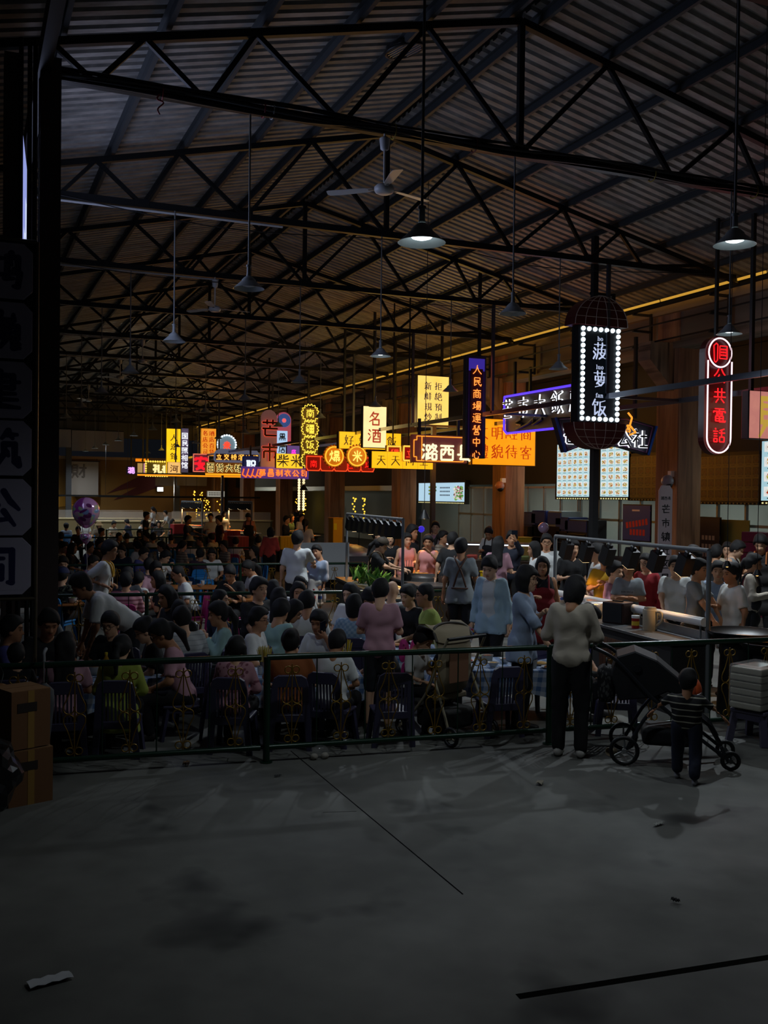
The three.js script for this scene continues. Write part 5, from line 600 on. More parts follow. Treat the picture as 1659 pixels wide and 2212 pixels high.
  if (o.inner) part(g, 'inner_top', meshField(torso(inf + 0.007).map((p) => ({ ...p, cut: [[T(0.055, 0, 0).toArray(), V(1, 0, -0.25).applyQuaternion(Q).toArray()], [T(-0.055, 0, 0).toArray(), V(-1, 0, -0.25).applyQuaternion(Q).toArray()], [T(0, 0, 0.02).toArray(), V(0, 0, -1).applyQuaternion(Q).toArray()], [T(0, -0.04, 0).toArray(), V(0, -1, 0).applyQuaternion(Q).toArray()]] })), L.cloth, 0.045 * s, 0.003), mat(o.inner, 0.85));
  if (o.print && l < 2) { const pl = part(g, 'chest_print', new THREE.PlaneGeometry(0.2 * s, 0.055 * s), mat('#ffffff', 0.85, 0, { map: canvasTex(192, 52, (c) => { c.fillStyle = tcol; c.fillRect(0, 0, 192, 52); c.fillStyle = o.print[1]; c.font = 'bold 34px sans-serif'; c.textAlign = 'center'; c.fillText(o.print[0], 96, 38); }) })); pl.position.copy(T(0, 0.3, 0.118 * f + inf)); pl.quaternion.copy(Q); }
  // trousers, shorts or skirt
  const [, bcol, bk, btex] = o.botW; let bp;
  if (bk === 'skirt') { const hy = sit ? 0.3 : 0.48 * s, c2 = V(0, hy, sit ? 0.3 * s : 0); bp = [cap(T(-0.07, 0.05, 0), T(0.07, 0.05, 0), 0.11 * s), cap(hip, c2, 0.125 * s, 0.19 * s, sit ? {} : { cut: [[c2.toArray(), [0, -1, 0]]] })]; if (sit) bp.push(...legs(0.03, 'short')); } else bp = [cap(T(-0.068 * hw, 0, 0), T(0.068 * hw, 0, 0), 0.104 * s, 0.104 * s, { cut: [[T(0, 0.02, 0).toArray(), V(0, 1, 0).applyQuaternion(Q).toArray()]] }), ...legs(o.baggy ?? 0.014, bk === 'short' ? 'short' : 'long')];
  part(g, bk === 'skirt' ? 'skirt' : bk === 'short' ? 'shorts' : 'trousers', planarUV(meshField(bp, L.cloth * 1.15, 0.03 * s, l < 2 ? 0.004 : 0)), clothMat(bcol, btex));
  for (const k of [0, 1]) { const m = part(g, 'shoe', shoeGeo(Math.min(1, l)), mat(o.shoes ?? '#2a2624', 0.6)); m.position.set(J[k].an.x, 0, J[k].an.z + 0.02); m.scale.setScalar(s * 1.02); }
  const onHead = (name, geo, m, k = 1) => { const h = part(g, name, geo, m); h.position.copy(head); h.quaternion.copy(Qh); h.scale.setScalar(s * (o.headK ?? 1) * k * 1.06); return h; };
  if (o.hair !== 'bald') onHead('hair', hairGeo(l, o.hair ?? 'short'), o.hairM ?? HAIRM);
  if (o.hat) onHead(o.hat[0] === 'cap' ? 'cap' : 'hat', hatGeo(o.hat[0]), mat(o.hat[1], 0.8));
  if (o.glasses && l < 2) onHead('glasses', memo('glasses', () => join([new THREE.TorusGeometry(0.023, 0.0025, 5, 16).translate(0.031, 0.004, 0.096), new THREE.TorusGeometry(0.023, 0.0025, 5, 16).translate(-0.031, 0.004, 0.096), bar(V(-0.009, 0.008, 0.102), V(0.009, 0.008, 0.102), 0.002, 5), bar(V(0.053, 0.008, 0.1), V(0.08, 0.006, 0.0), 0.002, 5), bar(V(-0.053, 0.008, 0.1), V(-0.08, 0.006, 0.0), 0.002, 5)])), M.black);
  if (o.apron) { const a = cap(T(-0.06, -0.3, 0.1), T(0.06, -0.3, 0.1), 0.1 * s); void a; part(g, 'apron', meshField([cap(T(-0.07, 0.28, 0.03), T(0.07, 0.28, 0.03), 0.105 * s * f), cap(T(-0.08, 0.1, 0.03), T(0.08, 0.1, 0.03), 0.118 * s * f), cap(T(-0.09, -0.12, 0.02), T(0.09, -0.12, 0.02), 0.125 * s), cap(T(-0.09, -0.32, 0.02), T(0.09, -0.32, 0.02), 0.125 * s)].map((p) => ({ ...p, cut: [[T(0, 0, 0.02).toArray(), V(0, 0, -1).applyQuaternion(Q).toArray()]] })), L.cloth, 0.05 * s), mat(o.apron, 0.8)); const st = []; for (const sd of [-1, 1]) st.push(tube([T(sd * 0.09, 0.33, 0.13), T(sd * 0.085, 0.5, 0.05), T(sd * 0.08, 0.49, -0.07), T(-sd * 0.02, 0.3, -0.145), T(-sd * 0.09, 0.08, -0.12)], 0.014 * s, 18, 5)); st.push(tube([T(-0.15, 0.06, 0.03), T(-0.09, 0.06, -0.125), T(0.09, 0.06, -0.125), T(0.15, 0.06, 0.03)], 0.013 * s, 14, 5)); part(g, 'apron_strap', join(st), mat(o.strap ?? o.apron, 0.7)); }
  const info = { g, s, pos: V(...pos), rot: b, hands: [0, 1].map((k) => { const z = J[k].w.clone().sub(J[k].e).normalize(); return J[k].w.clone().addScaledVector(z, 0.09 * s).applyAxisAngle(Y, b).add(V(...pos)); }), head: head.clone().applyAxisAngle(Y, b).add(V(...pos)), T: (x, y, z) => T(x, y, z).applyAxisAngle(Y, b).add(V(...pos)), seat: sit, o };
  people.push(info); return info;
}
// ---------------------------------------------------------------- who sits and stands where: crown of the head in photo pixels
const TOP = { wt: ['white T-shirt', '#d4d6d3', 'short'], wp: ['white polo shirt', '#cfd2d0', 'short'], bt: ['black T-shirt', '#0f0f11', 'short'], bs: ['black sleeveless top', '#0e0e10', 'none'], nt: ['navy T-shirt', '#1a2238', 'short'], gt: ['grey T-shirt', '#7d8488', 'short'], pk: ['pale pink T-shirt', '#b98c98', 'short'], yl: ['yellow green T-shirt', '#93a24c', 'short'], yb: ['yellow green long blouse', '#8f9a3c', 'long'], mi: ['mint cardigan', '#93b5b0', 'long'], br: ['rust brown top', '#8a4a1c', 'short'], fl: ['pink floral shirt', '#b08088', 'long', 'floral:#7a4652'], st: ['grey white ribbed T-shirt', '#b6b9b9', 'short', 'thin:#9a9ea0'], ps: ['pink striped shirt', '#c98f98', 'long', 'stripe:#8a4e58'], vi: ['violet shirt', '#4a4a86', 'short'], vf: ['violet floral shirt', '#5a5a80', 'short', 'floral:#8a4a6a'], nf: ['dark floral shirt', '#15171c', 'short', 'floral:#6a7058'], bl: ['pale blue shirt', '#8fa0b8', 'mid'], kn: ['white top with blue knit vest', '#7d9cb8', 'short', 'check:#9fb6c8'], sw: ['cream knit sweater', '#b3a998', 'long'], cr: ['cream blouse', '#b8ac94', 'short'], rd: ['red jacket', '#8f1a22', 'long'], co: ['coral red top', '#c84a3c', 'long'], dp: ['pink sleeveless dress', '#d08a84', 'none'], gr: ['green top', '#3a5a3c', 'short'], ye: ['yellow T-shirt', '#c49a1c', 'short'], pu: ['dark purple shirt', '#3a2436', 'long'], wb: ['white blouse', '#cfcfcb', 'short'], tb: ['black and white striped T-shirt', '#0d0d10', 'short', 'thin:#a9a592'], ma: ['maroon top', '#4a1418', 'short'], bf: ['black and cream floral top', '#14130f', 'short', 'floral:#c8b890'], nv: ['dark navy jacket', '#171d2c', 'long'], lb: ['light blue cardigan over white tee', '#9fb9c6', 'long'], ss: ['cream striped top', '#a89a88', 'short', 'stripe:#7a6a5c'], dg: ['dark grey T-shirt', '#3a3c40', 'short'] };
const BOT = { bk: ['black trousers', '#0c0c0e', 'long'], nb: ['navy jeans', '#161c2e', 'long'], sh: ['dark shorts', '#16181e', 'short'], br: ['brown trousers', '#4a3428', 'long'], sk: ['pleated pink skirt', '#b08078', 'skirt'], dp: ['pink dress skirt', '#d08a84', 'skirt'], gs: ['green skirt', '#5f8a2c', 'skirt'], wh: ['pale skirt', '#b8b4ac', 'skirt'], kh: ['khaki trousers', '#6a5e48', 'long'] };
const HN = { short: 'short black hair', long: 'long black hair', pony: 'a ponytail', bun: 'hair in a bun', bob: 'bobbed hair', fringe: 'fringed bobbed hair', buzz: 'cropped hair', bald: 'a bald head', spiky: 'tousled hair', pigtail: 'pigtails' };
const labels = new Set();
function seatLabel(t, h, w) { let l = 'of the sitter in ' + t; const fit = (x) => x.split(/\s+/).length <= 12; for (const e of [' ' + w.split(',')[0], ' with ' + h, ' with ' + h + ' ' + w.split(' ').slice(-3).join(' ')]) if (fit(l + e) && !labels.has(l + e)) { l += e; break; } labels.add(l); return l; }
function P(at, top, hair, face, pose, where, o = {}) {
  const topW = TOP[top], botW = BOT[o.bot ?? 'bk'], sit = pose === 'sit', v = sit ? 'sitting' : pose === 'bend' ? 'bending' : pose === 'walk' ? 'walking' : 'standing';
  const q = { sit: sit ? 0.32 : 0, arms: sit ? ['table', 'table'] : ['down', 'front'], ...o, at, topW, botW, hair, face };
  if (o.sleeve) q.topW = [topW[0], topW[1], o.sleeve, topW[3]];
  let label = 'person with ' + HN[hair] + ' in ' + topW[0] + ' ' + v + ' ' + where; const wc = (t) => t.split(/\s+/).length; if (wc(label) > 16) label = 'person in ' + topW[0] + ' ' + v + ' ' + where; if (wc(label) > 16) label = label.split(/\s+/).slice(0, 16).join(' '); if (o.label) label = o.label; labels.add(label); q.label = label; q.group = o.group;
  const p = person(q); if (sit && o.chair !== null) { const c = o.chair ?? 'dark', b = p.rot, h = V(0, 0, -0.05).applyAxisAngle(Y, b); chair(p.pos.x + h.x, p.pos.z + h.z, b, c, o.group ? 'among the diners further down the hall' : seatLabel(topW[0], HN[hair], where), (at[0] + at[1]) % 3 === 0, o.group ? 'chairs ' + o.group : undefined); } return p;
}
// front row, backs against the fence
P([141, 1366], 'pk', 'long', 178, 'sit', 'at the fence beside the cardboard boxes', { zc: 8.7 });
P([263, 1373], 'yb', 'pony', 172, 'sit', 'with the back to the fence', { zc: 8.8, hem: -0.22, loose: 1.5, look: -10 });
P([336, 1343], 'pk', 'pony', -92, 'sit', 'at the table nearest the fence, head bowed', { zc: 9.35, nod: 28, lean: 18, glasses: true });
P([511, 1375], 'fl', 'pigtail', 168, 'sit', 'with the back to the fence', { zc: 9.0, loose: 1.4 });
P([628, 1360], 'br', 'bun', 180, 'sit', 'with the back to the fence', { zc: 9.15, wide: 1.12, fat: 1.1, loose: 1.4 });
P([731, 1362], 'wt', 'short', 160, 'sit', 'with the back to the fence, child', { zc: 9.35, nod: 20 });
const earPhone = P([687, 1320], 'wp', 'short', -28, 'sit', 'holding a phone to the ear', { zc: 10.2, arms: ['ear', 'table'], skin: 4, nod: 12, curl: [1, 0.7] });
P([785, 1327], 'bt', 'fringe', -88, 'sit', 'under the standing person in pink', { zc: 10.3, nod: 35, lean: 22 });
// left table
P([28, 1331], 'vi', 'short', 82, 'sit', 'facing across the corner table', { zc: 9.3, skin: 3 });
P([35, 1391], 'bt', 'short', 175, 'sit', 'behind the white cloth bag', { zc: 8.75 });
P([108, 1320], 'bt', 'short', 12, 'sit', 'leaning on the corner table', { zc: 9.45, nod: 22, arms: ['reach', 'table'], skin: 4 });
P([95, 1293], 'gt', 'long', 165, 'sit', 'under the tall signboard', { zc: 11.1 });
P([236, 1324], 'bt', 'short', -28, 'sit', 'wearing round glasses at the corner table', { zc: 9.95, glasses: true, nod: 14 });
P([301, 1339], 'bt', 'bun', -82, 'sit', 'wearing glasses by the yellow bottle', { zc: 9.75, glasses: true, nod: 26 });
const bender = P([163, 1242], 'wt', 'short', -82, 'bend', 'over the corner table, arms stretched down', { zc: 10.3, lean: 56, nod: 30, hang: [1, 1], loose: 1.8, wide: 1.35, fat: 1.22, bot: 'sh' });
P([296, 1326], 'gt', 'short', 8, 'sit', 'holding up a phone behind the corner table', { zc: 10.7, nod: 30, arms: ['front', 'front'], headK: 0.95 });
P([390, 1312], 'st', 'short', -160, 'sit', 'between the two checked tables', { zc: 10.35, glasses: true, wide: 1.15, fat: 1.1, nod: 22 });
P([355, 1266], 'bs', 'long', -55, 'sit', 'in front of the second fence', { zc: 12.2, nod: 15 });
P([388, 1299], 'bt', 'bob', 5, 'sit', 'half hidden behind the ribbed shirt', { zc: 11.2, nod: 20 });
// middle tables
P([468, 1301], 'mi', 'pony', -84, 'sit', 'beside the checked table', { zc: 10.6, arms: ['chin', 'drop'], nod: 10 });
P([477, 1273], 'nt', 'buzz', 82, 'sit', 'by the checked table', { zc: 12.0, arms: ['drop', 'table'] });
P([560, 1248], 'bt', 'short', 42, 'sit', 'upright behind the checked cloth', { zc: 12.5, wide: 1.18, fat: 1.12, arms: ['drop', 'drop'], nod: 2 });
P([560, 1313], 'wt', 'short', 72, 'sit', 'wearing glasses and looking across the table', { zc: 10.35, glasses: true, nod: 4 });
P([602, 1270], 'wt', 'long', 176, 'sit', 'at the second row of tables', { zc: 12.0 });
P([611, 1296], 'mi', 'short', 150, 'sit', 'in a printed tee leaning over a phone', { zc: 11.1, sleeve: 'short', nod: 22, lean: 18 });
P([647, 1300], 'cr', 'bob', 84, 'sit', 'reading a phone with head bent', { zc: 11.3, nod: 35, glasses: true });
P([645, 1258], 'wb', 'long', 8, 'sit', 'facing the fence', { zc: 12.7, nod: 4 });
P([663, 1278], 'wt', 'short', 178, 'sit', 'at the second row of tables', { zc: 11.7, wide: 1.15, nod: 20 });
P([648, 1244], 'wt', 'buzz', 10, 'sit', 'behind the facing long-haired sitter', { zc: 13.4 });
P([590, 1253], 'dg', 'bob', 170, 'sit', 'behind the black shirted sitter', { zc: 13.5 });
P([755, 1261], 'wb', 'long', -32, 'sit', 'in puffed sleeves by the bottles', { zc: 12.5, nod: 10, loose: 1.6 });
P([765, 1284], 'kn', 'bob', 178, 'sit', 'facing the bottles', { zc: 11.5 });
P([798, 1275], 'cr', 'fringe', 4, 'sit', 'with bowed head', { zc: 12.2, nod: 35 });
const pinkBoy = P([823, 1252], 'pk', 'short', 174, 'stand', 'at the table with the back turned', { zc: 9.75, bot: 'sh', arms: ['front', 'front'], loose: 1.5, nod: 18, skin: 2 });
P([848, 1254], 'wb', 'bald', 160, 'sit', 'small child lifted above the table', { zc: 13.2 });
P([879, 1265], 'bt', 'bun', -45, 'sit', 'between the bald child and the yellow green shirt', { zc: 12.5, nod: 12 });
P([917, 1260], 'yl', 'buzz', -86, 'sit', 'wearing glasses at the checked table', { zc: 12.1, glasses: true, wide: 1.2, fat: 1.2, arms: ['drop', 'table'], lean: 14 });
// strollers' riders and the standing people along the fence
const wingGirl = P([925, 1361], 'wb', 'bun', 55, 'sit', 'small child with pink butterfly wings', { zc: 9.55, nod: 28, headK: 1.25, chair: null, sit: 0.38 });
P([971, 1361], 'nt', 'short', 178, 'sit', 'small child in the cream stroller', { zc: 9.75, headK: 1.25, chair: null, sit: 0.38 });
const cardigan = P([1055, 1205], 'lb', 'bun', -22, 'walk', 'past the yellow bin holding a flyer', { zc: 11.4, step: 0.6, nod: 22, arms: ['down', 'down'], hem: -0.16, inner: '#c8cac8', wide: 0.95 });
const blueShirt = P([1140, 1222], 'bl', 'fringe', 74, 'stand', 'with a hand on the fence rail', { zc: 9.75, hem: -0.2, loose: 1.4, glasses: true, arms: ['hold', 'drop'], wide: 1.0 });
const sweater = P([1247, 1246], 'sw', 'bob', 172, 'stand', 'in front of the fence with the back turned', { zc: 8.95, arms: ['hold', 'hold'], hem: -0.09, loose: 1.8, baggy: 0.02, wide: 1.0, nod: 22, shoes: '#b9b5ae', look: -14 });
P([1283, 1312], 'vi', 'short', 60, 'sit', 'bowed behind the sweater', { zc: 10.4, nod: 35, lean: 25 });
const toddler = P([1487, 1446], 'tb', 'short', 172, 'walk', 'beside the black stroller, small child', { zc: 8.15, headK: 1.5, bot: 'nb', arms: ['wide', 'wide'], step: 0.4, nod: 8, shoes: '#8e8d90', loose: 1.5, wide: 1.55, fat: 1.45, baggy: 0.045 });
// behind the second fence
P([272, 1237], 'ps', 'short', 178, 'sit', 'behind the second fence', { chair: 'pink', wide: 1.1, fat: 1.1 });
P([339, 1234], 'bt', 'long', -80, 'sit', 'resting the chin behind the second fence', { arms: ['chin', 'table'], chair: 'pink' });
P([380, 1223], 'wt', 'buzz', -78, 'sit', 'behind the second fence', { nod: 20, lean: 22, chair: 'pink' });
const lanyard = P([240, 1168], 'wt', 'short', 78, 'walk', 'past the tables wearing a yellow lanyard and glasses', { zc: 13.3, glasses: true, arms: ['bent', 'bent'], step: 0.8, lean: 12, nod: 10, skin: 3 });
P([494, 1225], 'bt', 'bun', -20, 'sit', 'with the chin on one hand', { nod: 30, arms: ['chin', 'crossed'], chair: 'pink' });
P([530, 1213], 'wt', 'pony', -70, 'sit', 'eating at the round wooden table', { nod: 28, chair: 'blue' });
P([341, 1214], 'pk', 'bob', 30, 'sit', 'with lowered head behind the second fence', { nod: 30, chair: 'blue' });
P([322, 1206], 'nt', 'short', 175, 'sit', 'behind the second fence', { chair: 'blue', wide: 1.15 });
P([136, 1226], 'nf', 'short', 150, 'sit', 'in a dark blue cap', { hat: ['cap', '#16224a'], chair: 'blue', wide: 1.1 });
P([137, 1203], 'dg', 'short', 5, 'sit', 'facing the blue cap', { nod: 20, chair: 'blue' });
P([205, 1201], 'vf', 'short', 72, 'sit', 'wearing glasses by the blue chair', { glasses: true, nod: 18, wide: 1.2, fat: 1.15, chair: 'blue' });
P([275, 1226], 'dg', 'short', 176, 'sit', 'small child in front of the striped shirt', { zc: 15.2, chair: 'blue' });
P([300, 1236], 'wt', 'short', 150, 'sit', 'behind the striped shirt', { zc: 15.6, chair: 'blue' });
// third band of diners
P([118, 1174], 'bf', 'bob', 178, 'sit', 'in the third band of tables', { chair: 'blue', wide: 1.15 }); P([158, 1173], 'bt', 'long', 78, 'sit', 'reaching for the food in the third band of tables', { chair: 'blue', arms: ['reach', 'table'] });
P([97, 1157], 'wt', 'short', 160, 'sit', 'beside the steel column', { chair: 'blue' }); P([115, 1139], 'bt', 'bald', 175, 'sit', 'beside the steel column', { chair: 'blue' }); P([143, 1130], 'bl', 'short', -170, 'sit', 'in a black cap under the balloon', { hat: ['cap', '#17181c'], chair: 'blue' });
P([216, 1165], 'bt', 'short', 60, 'sit', 'under the balloon', { chair: 'blue' }); P([274, 1151], 'dg', 'buzz', -170, 'sit', 'in the middle of the third band', { chair: 'blue' }); P([258, 1150], 'dg', 'buzz', 80, 'sit', 'beside another cropped head', { chair: 'blue' }); P([220, 1141], 'bt', 'bun', 70, 'sit', 'behind the balloon string', { chair: 'blue' });
P([433, 1184], 'pu', 'short', 178, 'sit', 'with a broad back in the third band', { wide: 1.2, fat: 1.15, chair: 'blue' }); P([458, 1185], 'wt', 'bun', 4, 'sit', 'facing the purple back', { nod: 22, chair: 'blue' }); P([363, 1191], 'wt', 'short', 60, 'sit', 'with one arm raised across the face', { arms: ['mouth', 'table'], nod: 30, chair: 'blue' });
P([331, 1152], 'wt', 'spiky', 178, 'sit', 'in the fourth band of tables', { chair: 'blue' }); P([370, 1154], 'pk', 'buzz', 178, 'sit', 'in the fourth band of tables', { chair: 'blue', wide: 1.1 }); P([396, 1168], 'ss', 'pony', 120, 'sit', 'by the sun hat', { chair: 'blue' }); P([410, 1160], 'wt', 'bob', 178, 'sit', 'in a cream sun hat', { hat: ['bucket', '#b8a880'], chair: 'blue' });
P([432, 1159], 'wp', 'buzz', -80, 'sit', 'beside the sun hat', { chair: 'blue' }); P([483, 1168], 'ss', 'bun', -60, 'sit', 'behind the red crates', { chair: 'blue' }); P([214, 1128], 'ss', 'bob', 4, 'sit', 'in a straw hat by the far fence', { hat: ['straw', '#8a7048'], chair: 'blue' });
const drinker = P([551, 1180], 'bt', 'spiky', -75, 'sit', 'drinking from an orange can', { arms: ['mouth', 'table'], nod: -12, chair: 'blue', curl: [1, 0.7] });
// standing in the aisle
P([643, 1147], 'wp', 'short', 168, 'stand', 'with an arm around a friend in the aisle', { top: 1.72, bot: 'bk', arms: ['down', 'reach'], loose: 1.4, wide: 1.1 }); P([681, 1178], 'bl', 'bun', -30, 'stand', 'leaning into the friend in the aisle', { top: 1.45, side: -14, tilt: 18, bot: 'wh' });
P([620, 1114], 'nv', 'short', 70, 'stand', 'by the far frying pan'); P([630, 1111], 'gr', 'bob', 60, 'stand', 'by the far frying pan', { bot: 'gs' }); P([652, 1110], 'wb', 'short', 40, 'stand', 'watching the far frying pan'); P([660, 1121], 'wb', 'pony', 170, 'stand', 'before the far frying pan', { bot: 'wh', hem: -0.3 }); P([642, 1095], 'dg', 'short', 30, 'stand', 'behind the far frying pan'); P([585, 1139], 'co', 'bob', 172, 'bend', 'over the plastic boxes', { lean: 25, top: 1.5 });
P([317, 1106], 'bt', 'bun', 75, 'stand', 'between the far tables', { wide: 1.1 }); P([330, 1095], 'wt', 'pony', -120, 'stand', 'between the far tables', { bot: 'nb' }); P([345, 1086], 'ye', 'bun', 178, 'stand', 'before the ochre wall'); P([357, 1103], 'wp', 'short', -75, 'bend', 'over a far counter', { lean: 35, top: 1.5, arms: ['reach', 'reach'] }); P([407, 1114], 'nt', 'short', 75, 'stand', 'at the awning stall', { arms: ['reach', 'table'] });
P([455, 1109], 'wt', 'short', 0, 'stand', 'behind the awning stall', { print: ['WORK', '#2a2a2c'] }); P([472, 1114], 'ma', 'bun', -70, 'stand', 'behind the awning stall'); P([483, 1105], 'gt', 'short', 170, 'stand', 'behind the awning stall'); P([535, 1110], 'dp', 'short', -20, 'stand', 'in a black apron bowed over the grill', { apron: '#16161a', nod: 35, bot: 'bk' });
// stall street, mid distance
P([818, 1140], 'bt', 'short', 60, 'stand', 'beside the foil covered pan', { top: 1.72, wide: 1.1 }); P([843, 1149], 'bt', 'bob', 6, 'stand', 'behind the vegetable counter', { top: 1.62 }); P([831, 1163], 'bt', 'pony', 80, 'stand', 'in a brown cap and apron serving food', { hat: ['cap', '#3a3022'], apron: '#1b1713', strap: '#4a3a20', top: 1.6, arms: ['reach', 'reach'], nod: 25 });
P([880, 1152], 'dp', 'short', 20, 'stand', 'at the steaming pan', { bot: 'dp', top: 1.62, arms: ['front', 'down'] }); P([892, 1135], 'bt', 'spiky', 55, 'stand', 'towering behind the steaming pan', { top: 1.75 }); P([925, 1156], 'dp', 'bun', -6, 'stand', 'eating a snack by the pan', { bot: 'dp', arms: ['mouth', 'down'], top: 1.62 }); P([941, 1127], 'pk', 'short', 0, 'stand', 'behind the pink dresses', { top: 1.72, apron: '#a89a98' }); P([958, 1147], 'ss', 'pony', 60, 'stand', 'in a pleated skirt', { bot: 'sk', top: 1.62 }); P([978, 1150], 'bt', 'short', 160, 'stand', 'leaning over the glass counter', { bot: 'br', lean: 18, top: 1.68 });
P([916, 1192], 'bt', 'short', 150, 'stand', 'small child before the steaming pan', { top: 1.2, headK: 1.15 }); P([996, 1163], 'gt', 'short', 176, 'stand', 'in a brown strapped apron with the back turned', { apron: '#2a1c16', strap: '#4a2c1c', bot: 'sh', top: 1.7, hem: -0.16, wide: 1.05 }); P([1054, 1141], 'wt', 'bun', -20, 'stand', 'in an apron behind the glass counter', { apron: '#23242a', nod: 30, top: 1.62 });
P([1077, 1159], 'pk', 'long', 170, 'stand', 'beside the filming person'); const filmer = P([1106, 1147], 'nv', 'short', -18, 'stand', 'filming with a raised phone', { top: 1.72, arms: ['up', 'down'], wide: 1.1, look: 25, curl: [1, 0.6] }); P([1153, 1170], 'wt', 'bob', -80, 'stand', 'before the blue fridges', { top: 1.6 }); P([1181, 1154], 'wt', 'short', 4, 'stand', 'wearing glasses and a printed tee', { glasses: true, print: ['YMENT', '#1a1a1c'], top: 1.7, wide: 1.15, fat: 1.1 }); P([1172, 1203], 'bs', 'bob', 2, 'stand', 'in a red apron behind the stall', { apron: '#7d1219', top: 1.55, nod: 4 });
// right-hand crowd behind the grill stall
P([1238, 1166], 'bt', 'short', 30, 'stand', 'behind the grill stall lamps', { top: 1.68, wide: 1.15 }); P([1287, 1175], 'wb', 'bun', -70, 'stand', 'in a pink skirt behind the grill stall', { top: 1.66, bot: 'sk' }); const mum = P([1307, 1190], 'ye', 'bun', 4, 'stand', 'carrying a baby', { zc: 13.7, arms: ['hold', 'hold'] }); P([1358, 1209], 'gt', 'bun', -8, 'stand', 'with folded arms', { arms: ['crossed', 'crossed'], zc: 13.1, print: ['AIRCIRCLE', '#17181c'], bot: 'kh' }); P([1395, 1197], 'rd', 'short', -30, 'stand', 'wearing glasses and a pack', { glasses: true, zc: 13.6 }); P([1460, 1202], 'wp', 'short', 0, 'stand', 'facing the grill stall', { zc: 12.3, nod: 2, arms: ['drop', 'drop'] }); P([1497, 1181], 'wt', 'spiky', -40, 'stand', 'behind the facing polo shirt', { zc: 13.2 }); P([1511, 1208], 'gt', 'bun', 72, 'stand', 'looking along the stall', { zc: 11.7, arms: ['drop', 'drop'] }); P([1552, 1213], 'bl', 'bun', 0, 'stand', 'over a white tee, frowning', { zc: 12.3, sleeve: 'long' }); P([1578, 1217], 'wt', 'bun', -55, 'stand', 'in a printed tee turning aside', { zc: 11.6, bot: 'kh' }); P([1630, 1197], 'sw', 'pony', 88, 'stand', 'in dark overalls', { top: 1.6, apron: '#1a1c20', bot: 'bk' }); P([1642, 1158], 'bt', 'spiky', -10, 'stand', 'in a dark apron with orange straps', { apron: '#1a1614', strap: '#a8602c', nod: 25, top: 1.75 }); P([1600, 1170], 'gt', 'short', 75, 'stand', 'in a vest bowed over a table', { nod: 25, top: 1.66, sleeve: 'none' }); P([1572, 1172], 'cr', 'bun', -8, 'stand', 'by the yellow door panel', { top: 1.6 }); P([1548, 1177], 'bt', 'short', 160, 'stand', 'by the yellow door panel', { top: 1.6 });
const baby = person({ at: [1330, 1213], zc: pxZ(mum) - 0.28, label: 'baby in a pink cardigan and pale skirt held in arms', topW: ['', '#c48a98', 'long'], botW: ['', '#b8b09a', 'skirt'], hair: 'short', face: 60, arms: ['front', 'front'], headK: 1.35, sit: 0.72, lod: 1, skin: 2 });
function pxZ(p) { return p.head.clone().sub(camera.position).applyQuaternion(camera.quaternion.clone().invert()).z * -1; }
// diners further down the hall, seen only as heads and shoulders
{
  const r = rng(77), tops = ['wt', 'bt', 'gt', 'nt', 'wp', 'pk', 'dg', 'vi', 'bt', 'wt', 'ss', 'bl', 'cr', 'bf'], hs = ['short', 'short', 'bob', 'long', 'pony', 'bun', 'buzz', 'spiky'], spots = [];
  for (let row = 0; row < 8; row++) { const y = [1124, 1131, 1137, 1144, 1151, 1160, 1170, 1181][row], x0 = row < 2 ? 140 : 84, x1 = row < 2 ? 430 : row < 5 ? 460 : 560; for (let x = x0 + r() * 20; x < x1; x += 24 + row * 3.2 + r() * 16) spots.push([x, y + (r() - 0.5) * 6]); }
  const taken = people.map((p) => p.o.at);
  for (const [x, y] of spots) { if ((x > 378 && y < 1150) || taken.some(([a, b]) => Math.abs(a - x) < 15 && Math.abs(b - y) < 16)) continue; taken.push([x, y]); const t = tops[r() * tops.length | 0], h = hs[r() * hs.length | 0]; P([x, y], t, h, r() * 360 - 180, 'sit', '', { label: 'person with ' + HN[h] + ' in ' + TOP[t][0] + ' among the far diners', group: 'diners further down the hall', chair: y > 1140 && r() < 0.6 ? (r() < 0.7 ? 'blue' : 'pink') : null, nod: 5 + 20 * r() }); }
}
